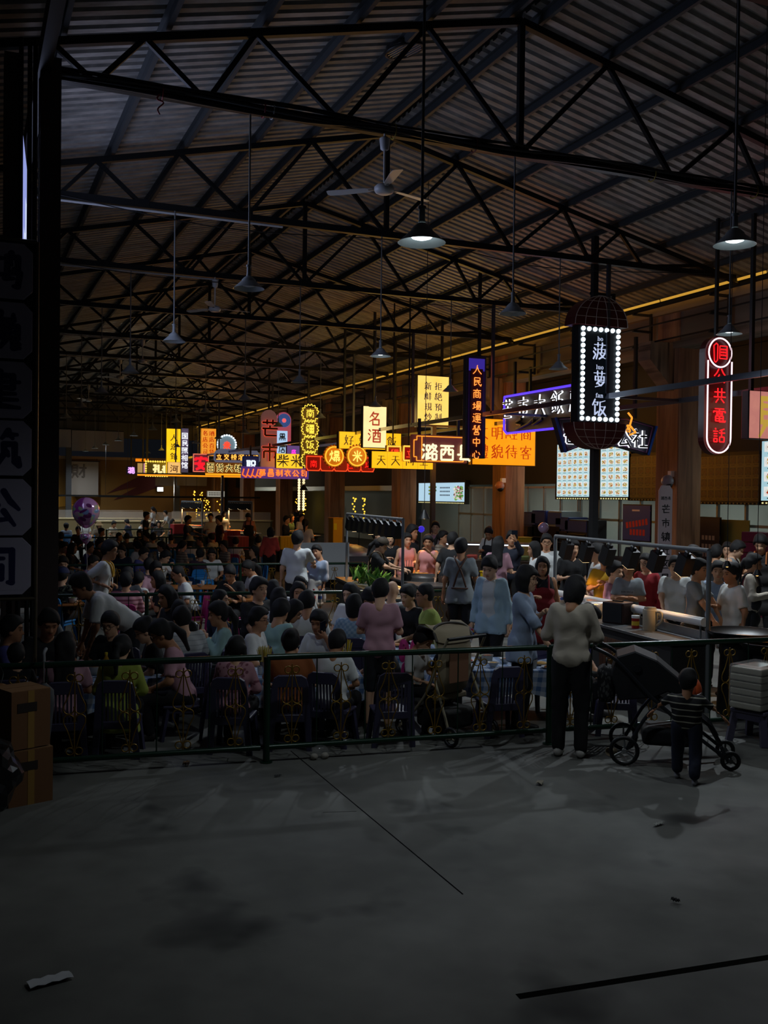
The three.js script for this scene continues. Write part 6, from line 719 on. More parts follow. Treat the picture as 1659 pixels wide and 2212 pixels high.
// ---------------------------------------------------------------- tall signboard and things at the open side
{
  const t = 9.25, ys = [[522, 641], [651, 771], [780, 901], [908, 1026], [1035, 1156], [1163, 1285]], word = [...'鸿巍建筑公司'], c = atT(0, 900, t), r = atT(68, 900, t), hw = r.x - c.x;
  const g = thing('tall_signboard', 'tall steel frame of six pale octagonal boards with navy brush characters', 'sign', [c.x, 0, -t]), top = atT(0, 512, t).y, bot = atT(0, 1296, t).y;
  for (const s of [-1, 1]) part(g, 'frame_post', bar(V(s * (hw + 0.045), 0, -0.05), V(s * (hw + 0.045), top, -0.05), 0.016, 8), mat('#5a5240', 0.4, 0.5)); part(g, 'frame_rail', bar(V(-hw - 0.04, top, -0.05), V(hw + 0.04, top, -0.05), 0.016, 8), mat('#5a5240', 0.4, 0.5)); part(g, 'frame_rail', bar(V(-hw - 0.04, bot, -0.05), V(hw + 0.04, bot, -0.05), 0.016, 8), mat('#5a5240', 0.4, 0.5)); part(g, 'backing', box(hw * 2 + 0.06, top - bot, 0.04, 0, (top + bot) / 2, -0.09), M.black);
  ys.forEach(([a, b], i) => { const y1 = atT(0, a, t).y, y0 = atT(0, b, t).y, h = (y1 - y0) / 2, k = 0.07, w = hw; const p = part(g, 'board', extrude([[-w, -h + k], [-w + k, -h], [w - k, -h], [w, -h + k], [w, h - k], [w - k, h], [-w + k, h], [-w, h - k]], 0.03, 0.004).translate(0, (y0 + y1) / 2, -0.05), mat('#a8a2b4', 0.5));
    const tx = canvasTex(192, 192, (q) => { q.fillStyle = '#a8a2b4'; q.fillRect(0, 0, 192, 192); ink(q, word[i], 96, 96, 160, '#15184a', 'brush', 0.13); }); part(p, 'character_print', new THREE.PlaneGeometry(w * 1.62, h * 1.7).translate(0, (y0 + y1) / 2, -0.0145), mat('#ffffff', 0.5, 0, { map: tx })); });
  // big LED display along the open side, seen nearly edge-on between the posts
  const l0 = V(0.52, 0, -11.1), l1 = V(0.82, 0, -14.5), ld = l1.clone().sub(l0), LL = ld.length(), lr = Math.atan2(-ld.z, ld.x), lm = l0.clone().lerp(l1, 0.5), L = thing('led_display', 'long LED display glowing blue white behind the steel post', 'screen', [lm.x, 0, lm.z], lr), nn = V(Math.sin(lr), 0, Math.cos(lr));
  part(L, 'case', box(LL + 0.1, 2.9, 0.06, 0, 4.9, -0.04), M.black); for (let i = 0; i < 8; i++) for (let j = 0; j < 6; j++) part(L, 'led_panel', box(LL / 8 - 0.03, 0.44, 0.01, -LL / 2 + (i + 0.5) * LL / 8, 3.75 + j * 0.47, 0), glow((i * 5 + j * 3) % 4 ? '#98a4e8' : '#d8e4ff', 0.9)); for (const k of [-1, 1]) part(L, 'stand', box(0.08, 3.5, 0.06, k * LL * 0.4, 1.75, -0.04), M.black);
  areaLight(V(lm.x, 4.9, lm.z).addScaledVector(nn, 0.05), nn, LL, 2.8, '#ccd8ff', LEDK);
  // white chest and flowers under the signboard
  const f = atY(-20, 1420, 0.6), w = thing('chest_freezer', 'white chest freezer under the tall signboard', 'freezer', [f.x, 0, f.z - 0.9]); part(w, 'body', rbox(0.9, 0.86, 0.6, 0.03, 0, 0.45, 0), M.white); part(w, 'lid', rbox(0.92, 0.07, 0.62, 0.02, 0, 0.93, 0), mat('#c9cbc9', 0.4)); part(w, 'seal', box(0.9, 0.02, 0.61, 0, 0.885, 0), M.black); part(w, 'handle', box(0.2, 0.025, 0.03, 0, 0.93, 0.32), M.black);
  const fl = thing('flower_pot', 'pot of small white flowers in front of the white freezer', 'plant', [f.x + 0.12, 0, f.z - 0.35]); part(fl, 'pot', lathe([[0, 0], [0.1, 0], [0.14, 0.3], [0.15, 0.32], [0.13, 0.32], [0.12, 0.28], [0, 0.28]], 16), mat('#4a4038', 0.7)); const rr = rng(3); for (let i = 0; i < 14; i++) { const a = rr() * 6.28, d = 0.05 + rr() * 0.12, h = 0.5 + rr() * 0.25; part(fl, 'stem', bar(V(0, 0.28, 0), V(Math.cos(a) * d, h, Math.sin(a) * d), 0.004, 4), mat('#2c4a28', 0.7)); part(fl, 'blossom', new THREE.IcosahedronGeometry(0.022, 0).translate(Math.cos(a) * d, h, Math.sin(a) * d), mat('#c8cac2', 0.7)); }
}
// ---------------------------------------------------------------- by the fence at the open end
{
  const b = atY(84, 1722), zc = mat('#7a5230', 0.8), tape = mat('#a07a3c', 0.4), bx = (w, h, d, y, lab, rot, dx) => { const g = thing('cardboard_box', lab, 'box', [b.x + dx, y, b.z], rot); part(g, 'carton', box(w, h, d, 0, h / 2, 0), zc); part(g, 'tape', box(0.05, h + 0.002, d + 0.004, 0, h / 2, 0), tape); part(g, 'flap', box(w * 1.0, 0.006, d * 0.48, 0, h + 0.003, d * 0.25), mat('#86603a', 0.8)); part(g, 'flap', box(w * 1.0, 0.006, d * 0.48, 0, h + 0.004, -d * 0.25), mat('#86603a', 0.8)); part(g, 'print', box(w * 0.5, h * 0.16, 0.003, -w * 0.1, h * 0.72, d / 2 + 0.002), mat('#2c2018', 0.8)); return g; };
  bx(0.33, 0.4, 0.34, 0, 'lower cardboard box of the stack by the fence', 0.32, -0.12); bx(0.3, 0.42, 0.32, 0.415, 'upper cardboard box of the stack by the fence', 0.4, -0.13);
  const bag = (x, z, r, h, lab, col, seed) => { const g = new THREE.IcosahedronGeometry(1, 5), p = g.attributes.position; for (let i = 0; i < p.count; i++) { const v = V(p.getX(i), p.getY(i), p.getZ(i)), n = 1 + 0.13 * Math.sin(7 * v.x + seed) * Math.sin(6 * v.y + 2 * seed) + 0.06 * Math.sin(17 * v.z + 13 * v.x + seed) * Math.sin(15 * v.y); let y = v.y * n * h / 2; if (v.y > 0.75) y += (v.y - 0.75) * 0.6; p.setXYZ(i, v.x * n * r * (v.y > 0.7 ? 0.7 : 1), Math.max(-h / 2, y), v.z * n * r); } g.computeVertexNormals(); const o = thing('bin_bag', lab, 'bag', [x, h / 2, z]); part(o, 'sack', g, mat(col, 0.3, 0, { clearcoat: 0.3 })); part(o, 'knot', cyl(0.05, 0.02, 0.08, 0, h / 2 + 0.1, 0, 8), mat(col, 0.3)); return o; };
  bag(b.x - 0.42, b.z + 0.3, 0.27, 0.6, 'black bin bag beside the cardboard boxes', '#0b0b0d', 1); bag(b.x - 0.42, b.z - 0.55, 0.25, 0.75, 'tall black bin bag behind the cardboard boxes', '#0d0d10', 2.3);
  const fr = scene.userData.front, at = (k, o = 0, h = 0) => fr.a.clone().lerp(fr.b, k).add(V(-fr.d.z, 0, fr.d.x).multiplyScalar(o)).setY(h);
  const wb = at(-0.9, 0.16, 0.72), cb = thing('cloth_bag', 'pale cloth bag hanging from the end of the fence rail', 'bag', [wb.x, wb.y, wb.z]); { const g = new THREE.IcosahedronGeometry(0.16, 4), p = g.attributes.position; for (let i = 0; i < p.count; i++) { const y = p.getY(i), k = 1 + 0.12 * Math.sin(20 * p.getX(i) + 9 * y); p.setXYZ(i, p.getX(i) * k * (1 - 1.5 * Math.max(0, y)), y * 1.25, p.getZ(i) * 0.7 * k); } g.computeVertexNormals(); part(cb, 'pouch', g, mat('#8f8878', 0.85)); part(cb, 'handle', new THREE.TorusGeometry(0.1, 0.008, 5, 20).translate(0, 0.2, 0), mat('#8f8878', 0.85)); }
  const lp = at(-0.8, 0.13, 0.66), lb = thing('leopard_pouch', 'leopard print drawstring pouch hanging on the fence', 'bag', [lp.x, lp.y, lp.z]); part(lb, 'pouch', new THREE.SphereGeometry(0.11, 20, 14).scale(0.9, 1.25, 0.55), mat('#ffffff', 0.7, 0, { map: canvasTex(128, 128, (q) => { q.fillStyle = '#8a5a30'; q.fillRect(0, 0, 128, 128); const r2 = rng(6); for (let i = 0; i < 60; i++) { q.fillStyle = i % 4 ? '#17100a' : '#a8703c'; q.beginPath(); q.ellipse(r2() * 128, r2() * 128, 8 + 6 * r2(), 3 + 3 * r2(), r2() * 3, 0, 7); q.fill(); } }) })); part(lb, 'cord', tube([[0, 0.13, 0], [0.02, 0.2, -0.05], [0, 0.25, -0.1]], 0.006, 10, 5), M.black);
  const um = at(-0.68, 0.1, 0), u = thing('folded_umbrella', 'folded grey umbrella hooked on the fence rail', 'umbrella', [um.x, 0, um.z]); part(u, 'canopy', lathe([[0.012, 0.12], [0.05, 0.3], [0.085, 0.62], [0.08, 0.72], [0.02, 0.78]], 10), mat('#4a4d50', 0.7)); part(u, 'tip', cyl(0.006, 0.008, 0.12, 0, 0.07, 0, 6), M.black); part(u, 'shaft', cyl(0.008, 0.008, 0.25, 0, 0.88, 0, 6), M.chrome); part(u, 'handle', tube([[0, 0.95, 0], [0, 1.02, 0], [0.02, 1.045, -0.04], [0.0, 1.0, -0.07]], 0.014, 14, 7), mat('#8a8c90', 0.5));
  // litter on the floor
  const pp = (x, y, w, d, rot, lab, col, fold) => { const q = atY(x, y), g = thing('paper_scrap', lab, 'litter', [q.x, 0.004, q.z], rot); const gg = new THREE.PlaneGeometry(w, d, 6, 4).rotateX(-Math.PI / 2), p = gg.attributes.position; for (let i = 0; i < p.count; i++) p.setY(i, 0.004 + fold * Math.abs(Math.sin(9 * p.getX(i) / w + 3 * p.getZ(i) / d))); gg.computeVertexNormals(); part(g, 'sheet', [gg, gg.clone().translate(0, 0.002, 0)], mat(col, 0.8, 0, { side: THREE.DoubleSide })); };
  pp(108, 2121, 0.2, 0.075, 0.2, 'folded white paper lying on the open floor', '#b8babc', 0.008); pp(1166, 1695, 0.08, 0.05, 0.8, 'crumpled tan scrap on the floor near the fence post', '#8a8270', 0.02); pp(1422, 1783, 0.09, 0.03, 0.3, 'small pale scrap on the floor before the toddler', '#8f9088', 0.01); pp(402, 1654, 0.08, 0.05, 1.2, 'brown crumpled leaf on the floor by the fence', '#6a4a20', 0.025); pp(600, 1678, 0.06, 0.02, 0.1, 'black clip lying on the floor by the fence post', '#0c0c0c', 0.006); pp(1459, 1951, 0.05, 0.02, 2, 'bent black clip on the open floor', '#0a0a0a', 0.02);
  const cu = atY(1322, 1632), pc = thing('paper_cup', 'paper cup lying on its side near the sneakers', 'cup', [cu.x, 0.036, cu.z], 0.3); part(pc, 'cup_wall', new THREE.CylinderGeometry(0.037, 0.027, 0.09, 20, 1, true).rotateZ(Math.PI / 2 - 0.1), mat('#9a8a70', 0.6, 0, { side: THREE.DoubleSide })); part(pc, 'rim', new THREE.TorusGeometry(0.037, 0.003, 6, 20).rotateY(Math.PI / 2).translate(-0.045, 0.004, 0), mat('#a8987c', 0.6)); part(pc, 'base', cyl(0.027, 0.027, 0.002, 0, 0, 0, 16).rotateZ(Math.PI / 2).translate(0.044, -0.004, 0), mat('#9a8a70', 0.6));
  const pg = atY(690, 1640), pl = thing('takeaway_bag', 'clear plastic bag with two white dumplings on the floor', 'bag', [pg.x, 0, pg.z]); part(pl, 'film', new THREE.SphereGeometry(0.085, 16, 10).scale(1, 0.8, 0.8).translate(0, 0.065, 0), mat('#ffffff', 0.1, 0, { transmission: 0.95, thickness: 0 })); for (const s of [-1, 1]) part(pl, 'dumpling', new THREE.IcosahedronGeometry(0.035, 2).scale(1, 0.8, 0.9).translate(s * 0.05, 0.028, 0), mat('#9c968a', 0.7));
}
// ---------------------------------------------------------------- tables and what stands on them
const cloth = mat('#ffffff', 0.8, 0, { map: canvasTex(128, 128, (g) => { g.fillStyle = '#b4bcc8'; g.fillRect(0, 0, 128, 128); for (let i = 0; i < 4; i++) for (let j = 0; j < 4; j++) { const k = (i % 2) + (j % 2); g.fillStyle = k === 2 ? '#4c6a94' : k === 1 ? '#8a9cb6' : '#b4bcc8'; g.fillRect(i * 32, j * 32, 32, 32); } }, true) });
function clothGeo(w, d, h, drop, seed) {   // a cloth over a table top with hanging, waved sides
  const pos = [], uv = [], idx = [], N = 48, r = rng(seed), ph = r() * 6; const per = (k) => { const u = ((k % N) + N) % N / N * 4, s = Math.floor(u), f = u - s; return [[-1 + 2 * f, -1], [1, -1 + 2 * f], [1 - 2 * f, 1], [-1, 1 - 2 * f]][s]; };
  pos.push(0, h, 0); uv.push(0, 0); for (let ringI = 0; ringI < 3; ringI++) for (let i = 0; i < N; i++) { const [a, b] = per(i), wv = ringI === 2 ? 1 + 0.04 * Math.sin(i * 1.7 + ph) : 1; const x = a * w / 2 * (ringI === 2 ? 1.05 * wv : 1), z = b * d / 2 * (ringI === 2 ? 1.05 * wv : 1), y = ringI === 0 ? h : ringI === 1 ? h - 0.012 : h - drop * (1 + 0.12 * Math.sin(i * 0.9 + ph)); pos.push(ringI === 0 ? x * 0.985 : x, y, ringI === 0 ? z * 0.985 : z); uv.push(x * 5 + (ringI === 2 ? 0.2 : 0), (z + (h - y)) * 5); }
  for (let i = 0; i < N; i++) { const j = (i + 1) % N; idx.push(0, 1 + j, 1 + i); for (let q = 0; q < 2; q++) { const a = 1 + q * N + i, b = 1 + q * N + j, c = a + N, e = b + N; idx.push(a, b, c, b, e, c); } }
  const g = new THREE.BufferGeometry(); g.setAttribute('position', new THREE.Float32BufferAttribute(pos, 3)); g.setAttribute('uv', new THREE.Float32BufferAttribute(uv, 2)); g.setIndex(idx); g.computeVertexNormals(); return g;
}
const TB = { bowl: lathe([[0, 0], [0.03, 0], [0.035, 0.01], [0.065, 0.05], [0.06, 0.05], [0.03, 0.015], [0, 0.012]], 18), plate: lathe([[0, 0], [0.06, 0], [0.1, 0.015], [0.098, 0.018], [0.06, 0.006], [0, 0.005]], 20), cup: lathe([[0, 0], [0.026, 0], [0.036, 0.085], [0.034, 0.085], [0.024, 0.005], [0, 0.005]], 16), food: new THREE.IcosahedronGeometry(0.05, 1).scale(1, 0.35, 1), tub: lathe([[0, 0], [0.05, 0], [0.062, 0.08], [0.066, 0.082], [0.06, 0.08], [0.048, 0.006], [0, 0.006]], 18), bottle: lathe([[0, 0], [0.032, 0], [0.033, 0.12], [0.026, 0.15], [0.013, 0.18], [0.013, 0.2], [0, 0.2]], 16) };
const dishM = [mat('#c8c8c4', 0.35), mat('#b7bab8', 0.3), mat('#a8a49a', 0.5)], foodM = ['#8a4a1c', '#b8701c', '#5a6a24', '#a8321c', '#c89a4a'].map((c) => mat(c, 0.7));
let dishN = 0; const KIND = { bowl: 'white bowl of food', plate: 'white plate of food', cup: 'white paper cup', tub: 'white takeaway tub' };
function dish(kind, x, y, z, where) { const g = thing(kind === 'cup' ? 'paper_cup' : kind === 'tub' ? 'takeaway_tub' : 'food_' + kind, KIND[kind] + ' on the ' + where, kind, [x, y, z], dishN, 'dishes on the ' + where); part(g, 'vessel', TB[kind], dishM[dishN % 3]); if (kind !== 'cup') { const f = part(g, 'food', TB.food, foodM[dishN % 5]); f.position.y = kind === 'tub' ? 0.07 : kind === 'bowl' ? 0.035 : 0.012; f.scale.setScalar(kind === 'plate' ? 1.3 : 1); } dishN++; return g; }
function skewers(x, y, z, where, n = 22, col = '#b8a02c') { const g = thing('skewer_cup', 'steel cup full of bamboo skewers on the ' + where, 'cup', [x, y, z]); part(g, 'cup_wall', lathe([[0, 0], [0.045, 0], [0.05, 0.13], [0.047, 0.13], [0.042, 0.006], [0, 0.006]], 18), M.chrome); const r = rng(n + Math.round(x * 50)); for (let i = 0; i < n; i++) { const a = r() * 6.28, d = r() * 0.03, e = 0.03 + r() * 0.06; part(g, 'skewer', bar(V(Math.cos(a) * d, 0.01, Math.sin(a) * d), V(Math.cos(a) * (d + e * 0.6), 0.24 + 0.04 * r(), Math.sin(a) * (d + e * 0.6)), 0.0035, 4), mat(i % 5 === 0 ? '#d8cfa8' : col, 0.7)); } return g; }
function table(px, zc, w, d, rot, where, o = {}) {
  const dir = ray(px, 1200), f = V(0, 0, -1).applyQuaternion(camera.quaternion), p = camera.position.clone().addScaledVector(dir, zc / dir.dot(f)), h = o.h ?? 0.54, g = thing('dining_table', o.label ?? 'low dining table under the ' + where, 'table', [p.x, 0, p.z], rot);
  part(g, 'table_top', o.round ? cyl(w / 2, w / 2, 0.025, 0, h - 0.013, 0, 32) : rbox(w, 0.025, d, 0.008, 0, h - 0.014, 0, 1), M.wood); for (const a of [-1, 1]) for (const b of [-1, 1]) part(g, 'leg', box(0.04, h - 0.03, 0.04, a * w * (o.round ? 0.28 : 0.42), (h - 0.03) / 2, b * d * (o.round ? 0.28 : 0.42)), M.darkSteel); if (!o.round && !o.bare) part(g, 'apron_rail', box(w * 0.9, 0.06, d * 0.9, 0, h - 0.06, 0), M.wood);
  if (!o.bare) { const c = single('tablecloth', clothGeo(w, d, h + 0.004, 0.26, px), cloth, 'blue and white checked cloth on the ' + where, 'tablecloth'); c.position.set(p.x, 0, p.z); c.rotation.y = rot; }
  const r = rng(px + 5), kinds = ['bowl', 'plate', 'cup', 'tub', 'plate', 'bowl', 'cup'], spots = []; for (let i = 0; i < (o.n ?? 9); i++) { let tr = 0, x, z; do { x = (r() - 0.5) * w * 0.78; z = (r() - 0.5) * d * 0.78; } while (spots.some(([a, b]) => Math.hypot(a - x, b - z) < 0.17) && ++tr < 40); if (tr >= 40) continue; spots.push([x, z]); const q = V(x, 0, z).applyAxisAngle(Y, rot); dish(kinds[(i + px) % 7], p.x + q.x, h + 0.006, p.z + q.z, where); }
  return { p, h, g };
}
const t1 = table(212, 9.55, 1.1, 0.8, 0.2, 'corner table by the boxes', { n: 8 }), t2 = table(655, 9.95, 1.15, 0.75, -0.25, 'checked table behind the fence post', { n: 6 }), t3 = table(1075, 10.5, 1.3, 0.85, -0.3, 'long checked table by the strollers', { n: 14 });
table(520, 11.7, 0.9, 0.75, -0.2, 'checked table beside the mint cardigan', { n: 6 }); table(700, 12.3, 1.1, 0.7, -0.2, 'checked table with the bottles', { n: 7 }); table(890, 11.4, 0.9, 0.7, -0.2, 'checked table beside the yellow green shirt', { n: 6 });
table(505, 16.3, 0.9, 0.9, 0, 'round wooden table behind the second fence', { round: true, bare: true, n: 4, label: 'round wooden table behind the second fence', h: 0.6 }); table(395, 18.2, 1.2, 0.7, -0.3, 'bare wooden table behind the second fence', { bare: true, n: 5, label: 'bare wooden table behind the second fence', h: 0.6 }); table(100, 15.2, 1.1, 0.7, 0, 'bare wooden table by the steel column', { bare: true, n: 5, label: 'bare wooden table by the steel column', h: 0.6 }); table(180, 17.4, 1.1, 0.7, 0.2, 'bare wooden table with green dishes', { bare: true, n: 5, label: 'bare wooden table under the balloon string', h: 0.6 });
skewers(t2.p.x - 0.42, 0.546, t2.p.z + 0.12, 'checked table behind the fence post', 34, '#b8a83c'); skewers(t2.p.x + 0.47, 0.546, t2.p.z - 0.02, 'checked table beside the bowed black hair', 20, '#c8b01c'); skewers(t3.p.x - 0.52, 0.546, t3.p.z - 0.28, 'long checked table by the strollers', 26, '#7a8a5a');
{ const b = (x, z, y, col, cc, lab) => { const g = thing('drink_bottle', lab, 'bottle', [x, y, z]); part(g, 'bottle_body', TB.bottle, mat(col, 0.2)); part(g, 'cap', cyl(0.015, 0.015, 0.02, 0, 0.205, 0, 12), mat(cc, 0.4)); part(g, 'sleeve', cyl(0.0335, 0.0335, 0.05, 0, 0.08, 0, 16, true), mat(cc, 0.5)); };
  b(t1.p.x + 0.08, t1.p.z + 0.02, 0.546, '#a8801c', '#c8b41c', 'yellow capped juice bottle on the corner table'); const q = atY(690, 1300, 0.56); [['#b8bcc0', '#b02030'], ['#a8acb0', '#20408a'], ['#b0b4b0', '#b8b8b8']].forEach(([c, k], i) => b(q.x + i * 0.09 - 0.1, q.z + 0.05 * (i % 2), 0.556, c, k, ['clear bottle with a red cap among the bottles', 'clear bottle with a blue cap among the bottles', 'clear bottle with a pale cap among the bottles'][i])); }
// things held by people
{ const ph = (p, rot, lab) => { const g = thing('mobile_phone', lab, 'phone', p.toArray()); g.rotation.set(...rot); part(g, 'phone_body', rbox(0.075, 0.15, 0.009, 0.006), M.black); part(g, 'screen', box(0.069, 0.14, 0.001, 0, 0, 0.0052), mat('#1a2230', 0.1)); };
  ph(earPhone.hands[0].clone().add(V(0, 0.03, 0.02)), [0.3, 0.4, 0.2], 'black phone held to the ear at the table'); ph(filmer.hands[0].clone().add(V(0.02, 0.05, 0)), [0, 0.3, Math.PI / 2], 'dark phone held up sideways for filming');
  const fp = cardigan.hands[1].clone(), fl = thing('flyer', 'colourful printed flyer held by the person in the cardigan', 'flyer', [fp.x - 0.06, fp.y - 0.05, fp.z + 0.06], 0.2); fl.rotation.z = -0.5; part(fl, 'sheet', box(0.15, 0.21, 0.002), mat('#ffffff', 0.6, 0, { map: canvasTex(64, 96, (g) => { g.fillStyle = '#b8a0b0'; g.fillRect(0, 0, 64, 96); const r = rng(2); for (let i = 0; i < 30; i++) { g.fillStyle = ['#c03050', '#3060a0', '#d0b040', '#e0e0e0'][i % 4]; g.fillRect(r() * 60, r() * 90, 14, 10); } }) })); part(fl, 'backing', box(0.15, 0.21, 0.001, 0, 0, -0.002), M.white);
  const rb = thing('red_folder', 'red folder carried beside the flyer', 'folder', [fp.x - 0.12, fp.y - 0.2, fp.z - 0.02], 0.3); part(rb, 'cover', rbox(0.26, 0.34, 0.02, 0.006), mat('#8c1220', 0.5)); part(rb, 'pages', box(0.24, 0.32, 0.012, 0.012, 0.002, 0), M.white);
  const can = thing('orange_can', 'orange drink can raised to the mouth', 'can', drinker.hands[0].toArray()); can.rotation.z = 0.7; part(can, 'can_body', cyl(0.034, 0.034, 0.12, 0, 0, 0, 16), mat('#c8761c', 0.35)); part(can, 'lid', cyl(0.03, 0.027, 0.01, 0, 0.065, 0, 16), M.chrome);
  const wg = wingGirl.T(0, 0.35, -0.11), wr = thing('butterfly_wings', 'pink dotted butterfly wings worn by the small child', 'costume', wg.toArray(), wingGirl.rot); for (const s of [-1, 1]) for (const [k, y, sc] of [['upper_wing', 0.1, 1], ['lower_wing', -0.1, 0.75]]) { const w = part(wr, k, extrude(Array.from({ length: 20 }, (_, i) => { const a = i / 20 * 6.283; return [s * (0.09 + 0.085 * Math.cos(a)) * sc, y + 0.11 * sc * Math.sin(a) * (1 + 0.25 * Math.cos(a))]; }), 0.006), mat('#c83a8c', 0.5)); for (let i = 0; i < 4; i++) part(w, 'dot', cyl(0.011, 0.011, 0.01, 0, 0, 0, 8).rotateX(Math.PI / 2).translate(s * (0.07 + 0.03 * (i % 2)) * sc, y + (i - 1.5) * 0.035 * sc, 0.003), mat('#5a1030', 0.5)); }
  const by = lanyard.T(0, 0.3, 0.12), ly = thing('lanyard', 'yellow lanyard around the neck of the walking person', 'lanyard', [0, 0, 0]); part(ly, 'ribbon', [tube([lanyard.T(-0.06, 0.5, -0.03), lanyard.T(-0.07, 0.46, 0.07), lanyard.T(-0.03, 0.32, 0.125), by], 0.012, 16, 4), tube([lanyard.T(0.06, 0.5, -0.03), lanyard.T(0.07, 0.46, 0.07), lanyard.T(0.03, 0.32, 0.125), by], 0.012, 16, 4)], mat('#c89a1c', 0.6)); part(ly, 'card', box(0.06, 0.09, 0.004, 0, 0, 0).rotateY(lanyard.rot).translate(by.x, by.y - 0.05, by.z), M.white);
}
// extra empty chairs at the front tables
for (const [px, zc, rot, lab] of [[845, 9.25, 2.9, 'with slatted back behind the standing person in pink'], [1078, 9.65, 3.0, 'standing empty before the long checked table'], [1330, 9.75, 2.6, 'empty beside the black stroller']]) { const d = ray(px, 1500), f = V(0, 0, -1).applyQuaternion(camera.quaternion), p = camera.position.clone().addScaledVector(d, zc / d.dot(f)); chair(p.x, p.z, rot, 'dark', lab, false); }
for (const [px, py, col, lab] of [[427, 1262, '#2a7fc0', 'tall sky blue stool beside the round table'], [440, 1268, '#2a7fc0', 'second tall sky blue stool beside the round table'], [115, 1290, '#2a6ca8', 'blue stool under the table by the column']]) { const p = atY(px, py + 30, 0.1); stool(p.x, p.z, col, lab, 0.55, 0.3); }
// ---------------------------------------------------------------- strollers and balloon
{
  const f = V(0, 0, -1).applyQuaternion(camera.quaternion), place = (px, zc) => { const d = ray(px, 1500); return camera.position.clone().addScaledVector(d, zc / d.dot(f)).setY(0); };
  const wheel = (g, x, y, z, r, rim) => { const w = part(g, 'wheel', new THREE.TorusGeometry(r - 0.018, 0.018, 8, 24).rotateY(Math.PI / 2).translate(x, y, z), M.black); part(w, 'hub', [cyl(0.02, 0.02, 0.04, 0, 0, 0, 12).rotateZ(Math.PI / 2).translate(x, y, z), ...[0, 1, 2].map((i) => bar(V(x, y, z), V(x, y + (r - 0.02) * Math.cos(i * 2.09), z + (r - 0.02) * Math.sin(i * 2.09)), 0.009, 5))], rim); };
  const shell = (w, pts, th) => { const p = pts.map((q) => V(0, q[0], q[1])), n = p.length, pos = [], idx = []; for (let i = 0; i < n; i++) for (let j = 0; j <= 8; j++) { const u = j / 8 * 2 - 1, e = Math.pow(Math.abs(u), 4) * th; pos.push(u * w / 2, p[i].y + e * 0.4, p[i].z + e); } for (let i = 0; i + 1 < n; i++) for (let j = 0; j < 8; j++) { const a = i * 9 + j; idx.push(a, a + 1, a + 9, a + 1, a + 10, a + 9); } const g = new THREE.BufferGeometry(); g.setAttribute('position', new THREE.Float32BufferAttribute(pos, 3)); g.setIndex(idx); g.computeVertexNormals(); return g; };
  // cream stroller seen from behind (its front is +z)
  const a = place(962, 9.55), c = thing('cream_stroller', 'cream fabric stroller with tan back panel behind the fence', 'stroller', [a.x, 0, a.z], Math.PI + 0.35), cream = mat('#8f8268', 0.8, 0, { side: THREE.DoubleSide }), fr = mat('#a39a80', 0.4, 0.3);
  part(c, 'back_panel', shell(0.46, [[0.96, -0.14], [0.8, -0.17], [0.6, -0.17], [0.46, -0.12], [0.4, -0.02]], 0.05), cream); part(c, 'tan_patch', rbox(0.26, 0.3, 0.012, 0.004, 0.02, 0.7, -0.19, 1), mat('#8a6248', 0.7)); part(c, 'canopy', shell(0.5, [[0.92, -0.16], [1.02, -0.13], [1.07, -0.02], [1.06, 0.12]], 0.06), cream); part(c, 'canopy_edge', tube([[-0.25, 0.94, -0.12], [-0.22, 1.05, -0.05], [0, 1.09, 0.0], [0.22, 1.05, -0.05], [0.25, 0.94, -0.12]], 0.014, 24, 6), mat('#3a352c', 0.6)); part(c, 'seat', rbox(0.42, 0.06, 0.34, 0.02, 0, 0.4, 0.08), cream); part(c, 'basket', rbox(0.42, 0.2, 0.4, 0.05, 0, 0.2, 0.0), mat('#14130f', 0.85));
  for (const s of [-1, 1]) { part(c, 'frame_tube', tube([[s * 0.26, 0.98, -0.27], [s * 0.27, 0.85, -0.2], [s * 0.26, 0.45, 0.0], [s * 0.25, 0.09, 0.32]], 0.013, 24, 7), fr); part(c, 'frame_tube', tube([[s * 0.26, 0.6, -0.1], [s * 0.27, 0.3, -0.24], [s * 0.27, 0.09, -0.32]], 0.013, 16, 7), fr); wheel(c, s * 0.25, 0.085, 0.34, 0.085, fr); wheel(c, s * 0.28, 0.095, -0.34, 0.095, fr); } part(c, 'handle', bar(V(-0.26, 0.98, -0.27), V(0.26, 0.98, -0.27), 0.017, 8), M.black);
  // black stroller in front of the fence, pointing right
  const b = place(1440, 8.75), k = thing('black_stroller', 'black folding stroller with big wheels beside the toddler', 'stroller', [b.x, 0, b.z], 0.95), dk = mat('#14161a', 0.7, 0, { side: THREE.DoubleSide }), mt = mat('#34373c', 0.35, 0.6);
  part(k, 'seat_back', shell(0.4, [[0.82, -0.3], [0.66, -0.2], [0.5, -0.08], [0.42, 0.02], [0.42, 0.24]], 0.05), dk); part(k, 'canopy', extrude([[-0.4, 0.56], [-0.47, 0.76], [-0.42, 0.92], [-0.28, 0.97], [-0.1, 0.9], [0.1, 0.74], [0.2, 0.6], [0.16, 0.56], [0.0, 0.66], [-0.12, 0.6]], 0.4, 0.012).rotateY(-Math.PI / 2).translate(0.2, 0, 0), dk); part(k, 'canopy_hub', cyl(0.035, 0.035, 0.46, 0, 0, 0, 16).rotateZ(Math.PI / 2).translate(0, 0.84, -0.26), mt); part(k, 'leg_rest', shell(0.36, [[0.42, 0.24], [0.34, 0.34], [0.2, 0.42]], 0.04), dk); part(k, 'basket', rbox(0.36, 0.16, 0.42, 0.05, 0, 0.24, 0), dk);
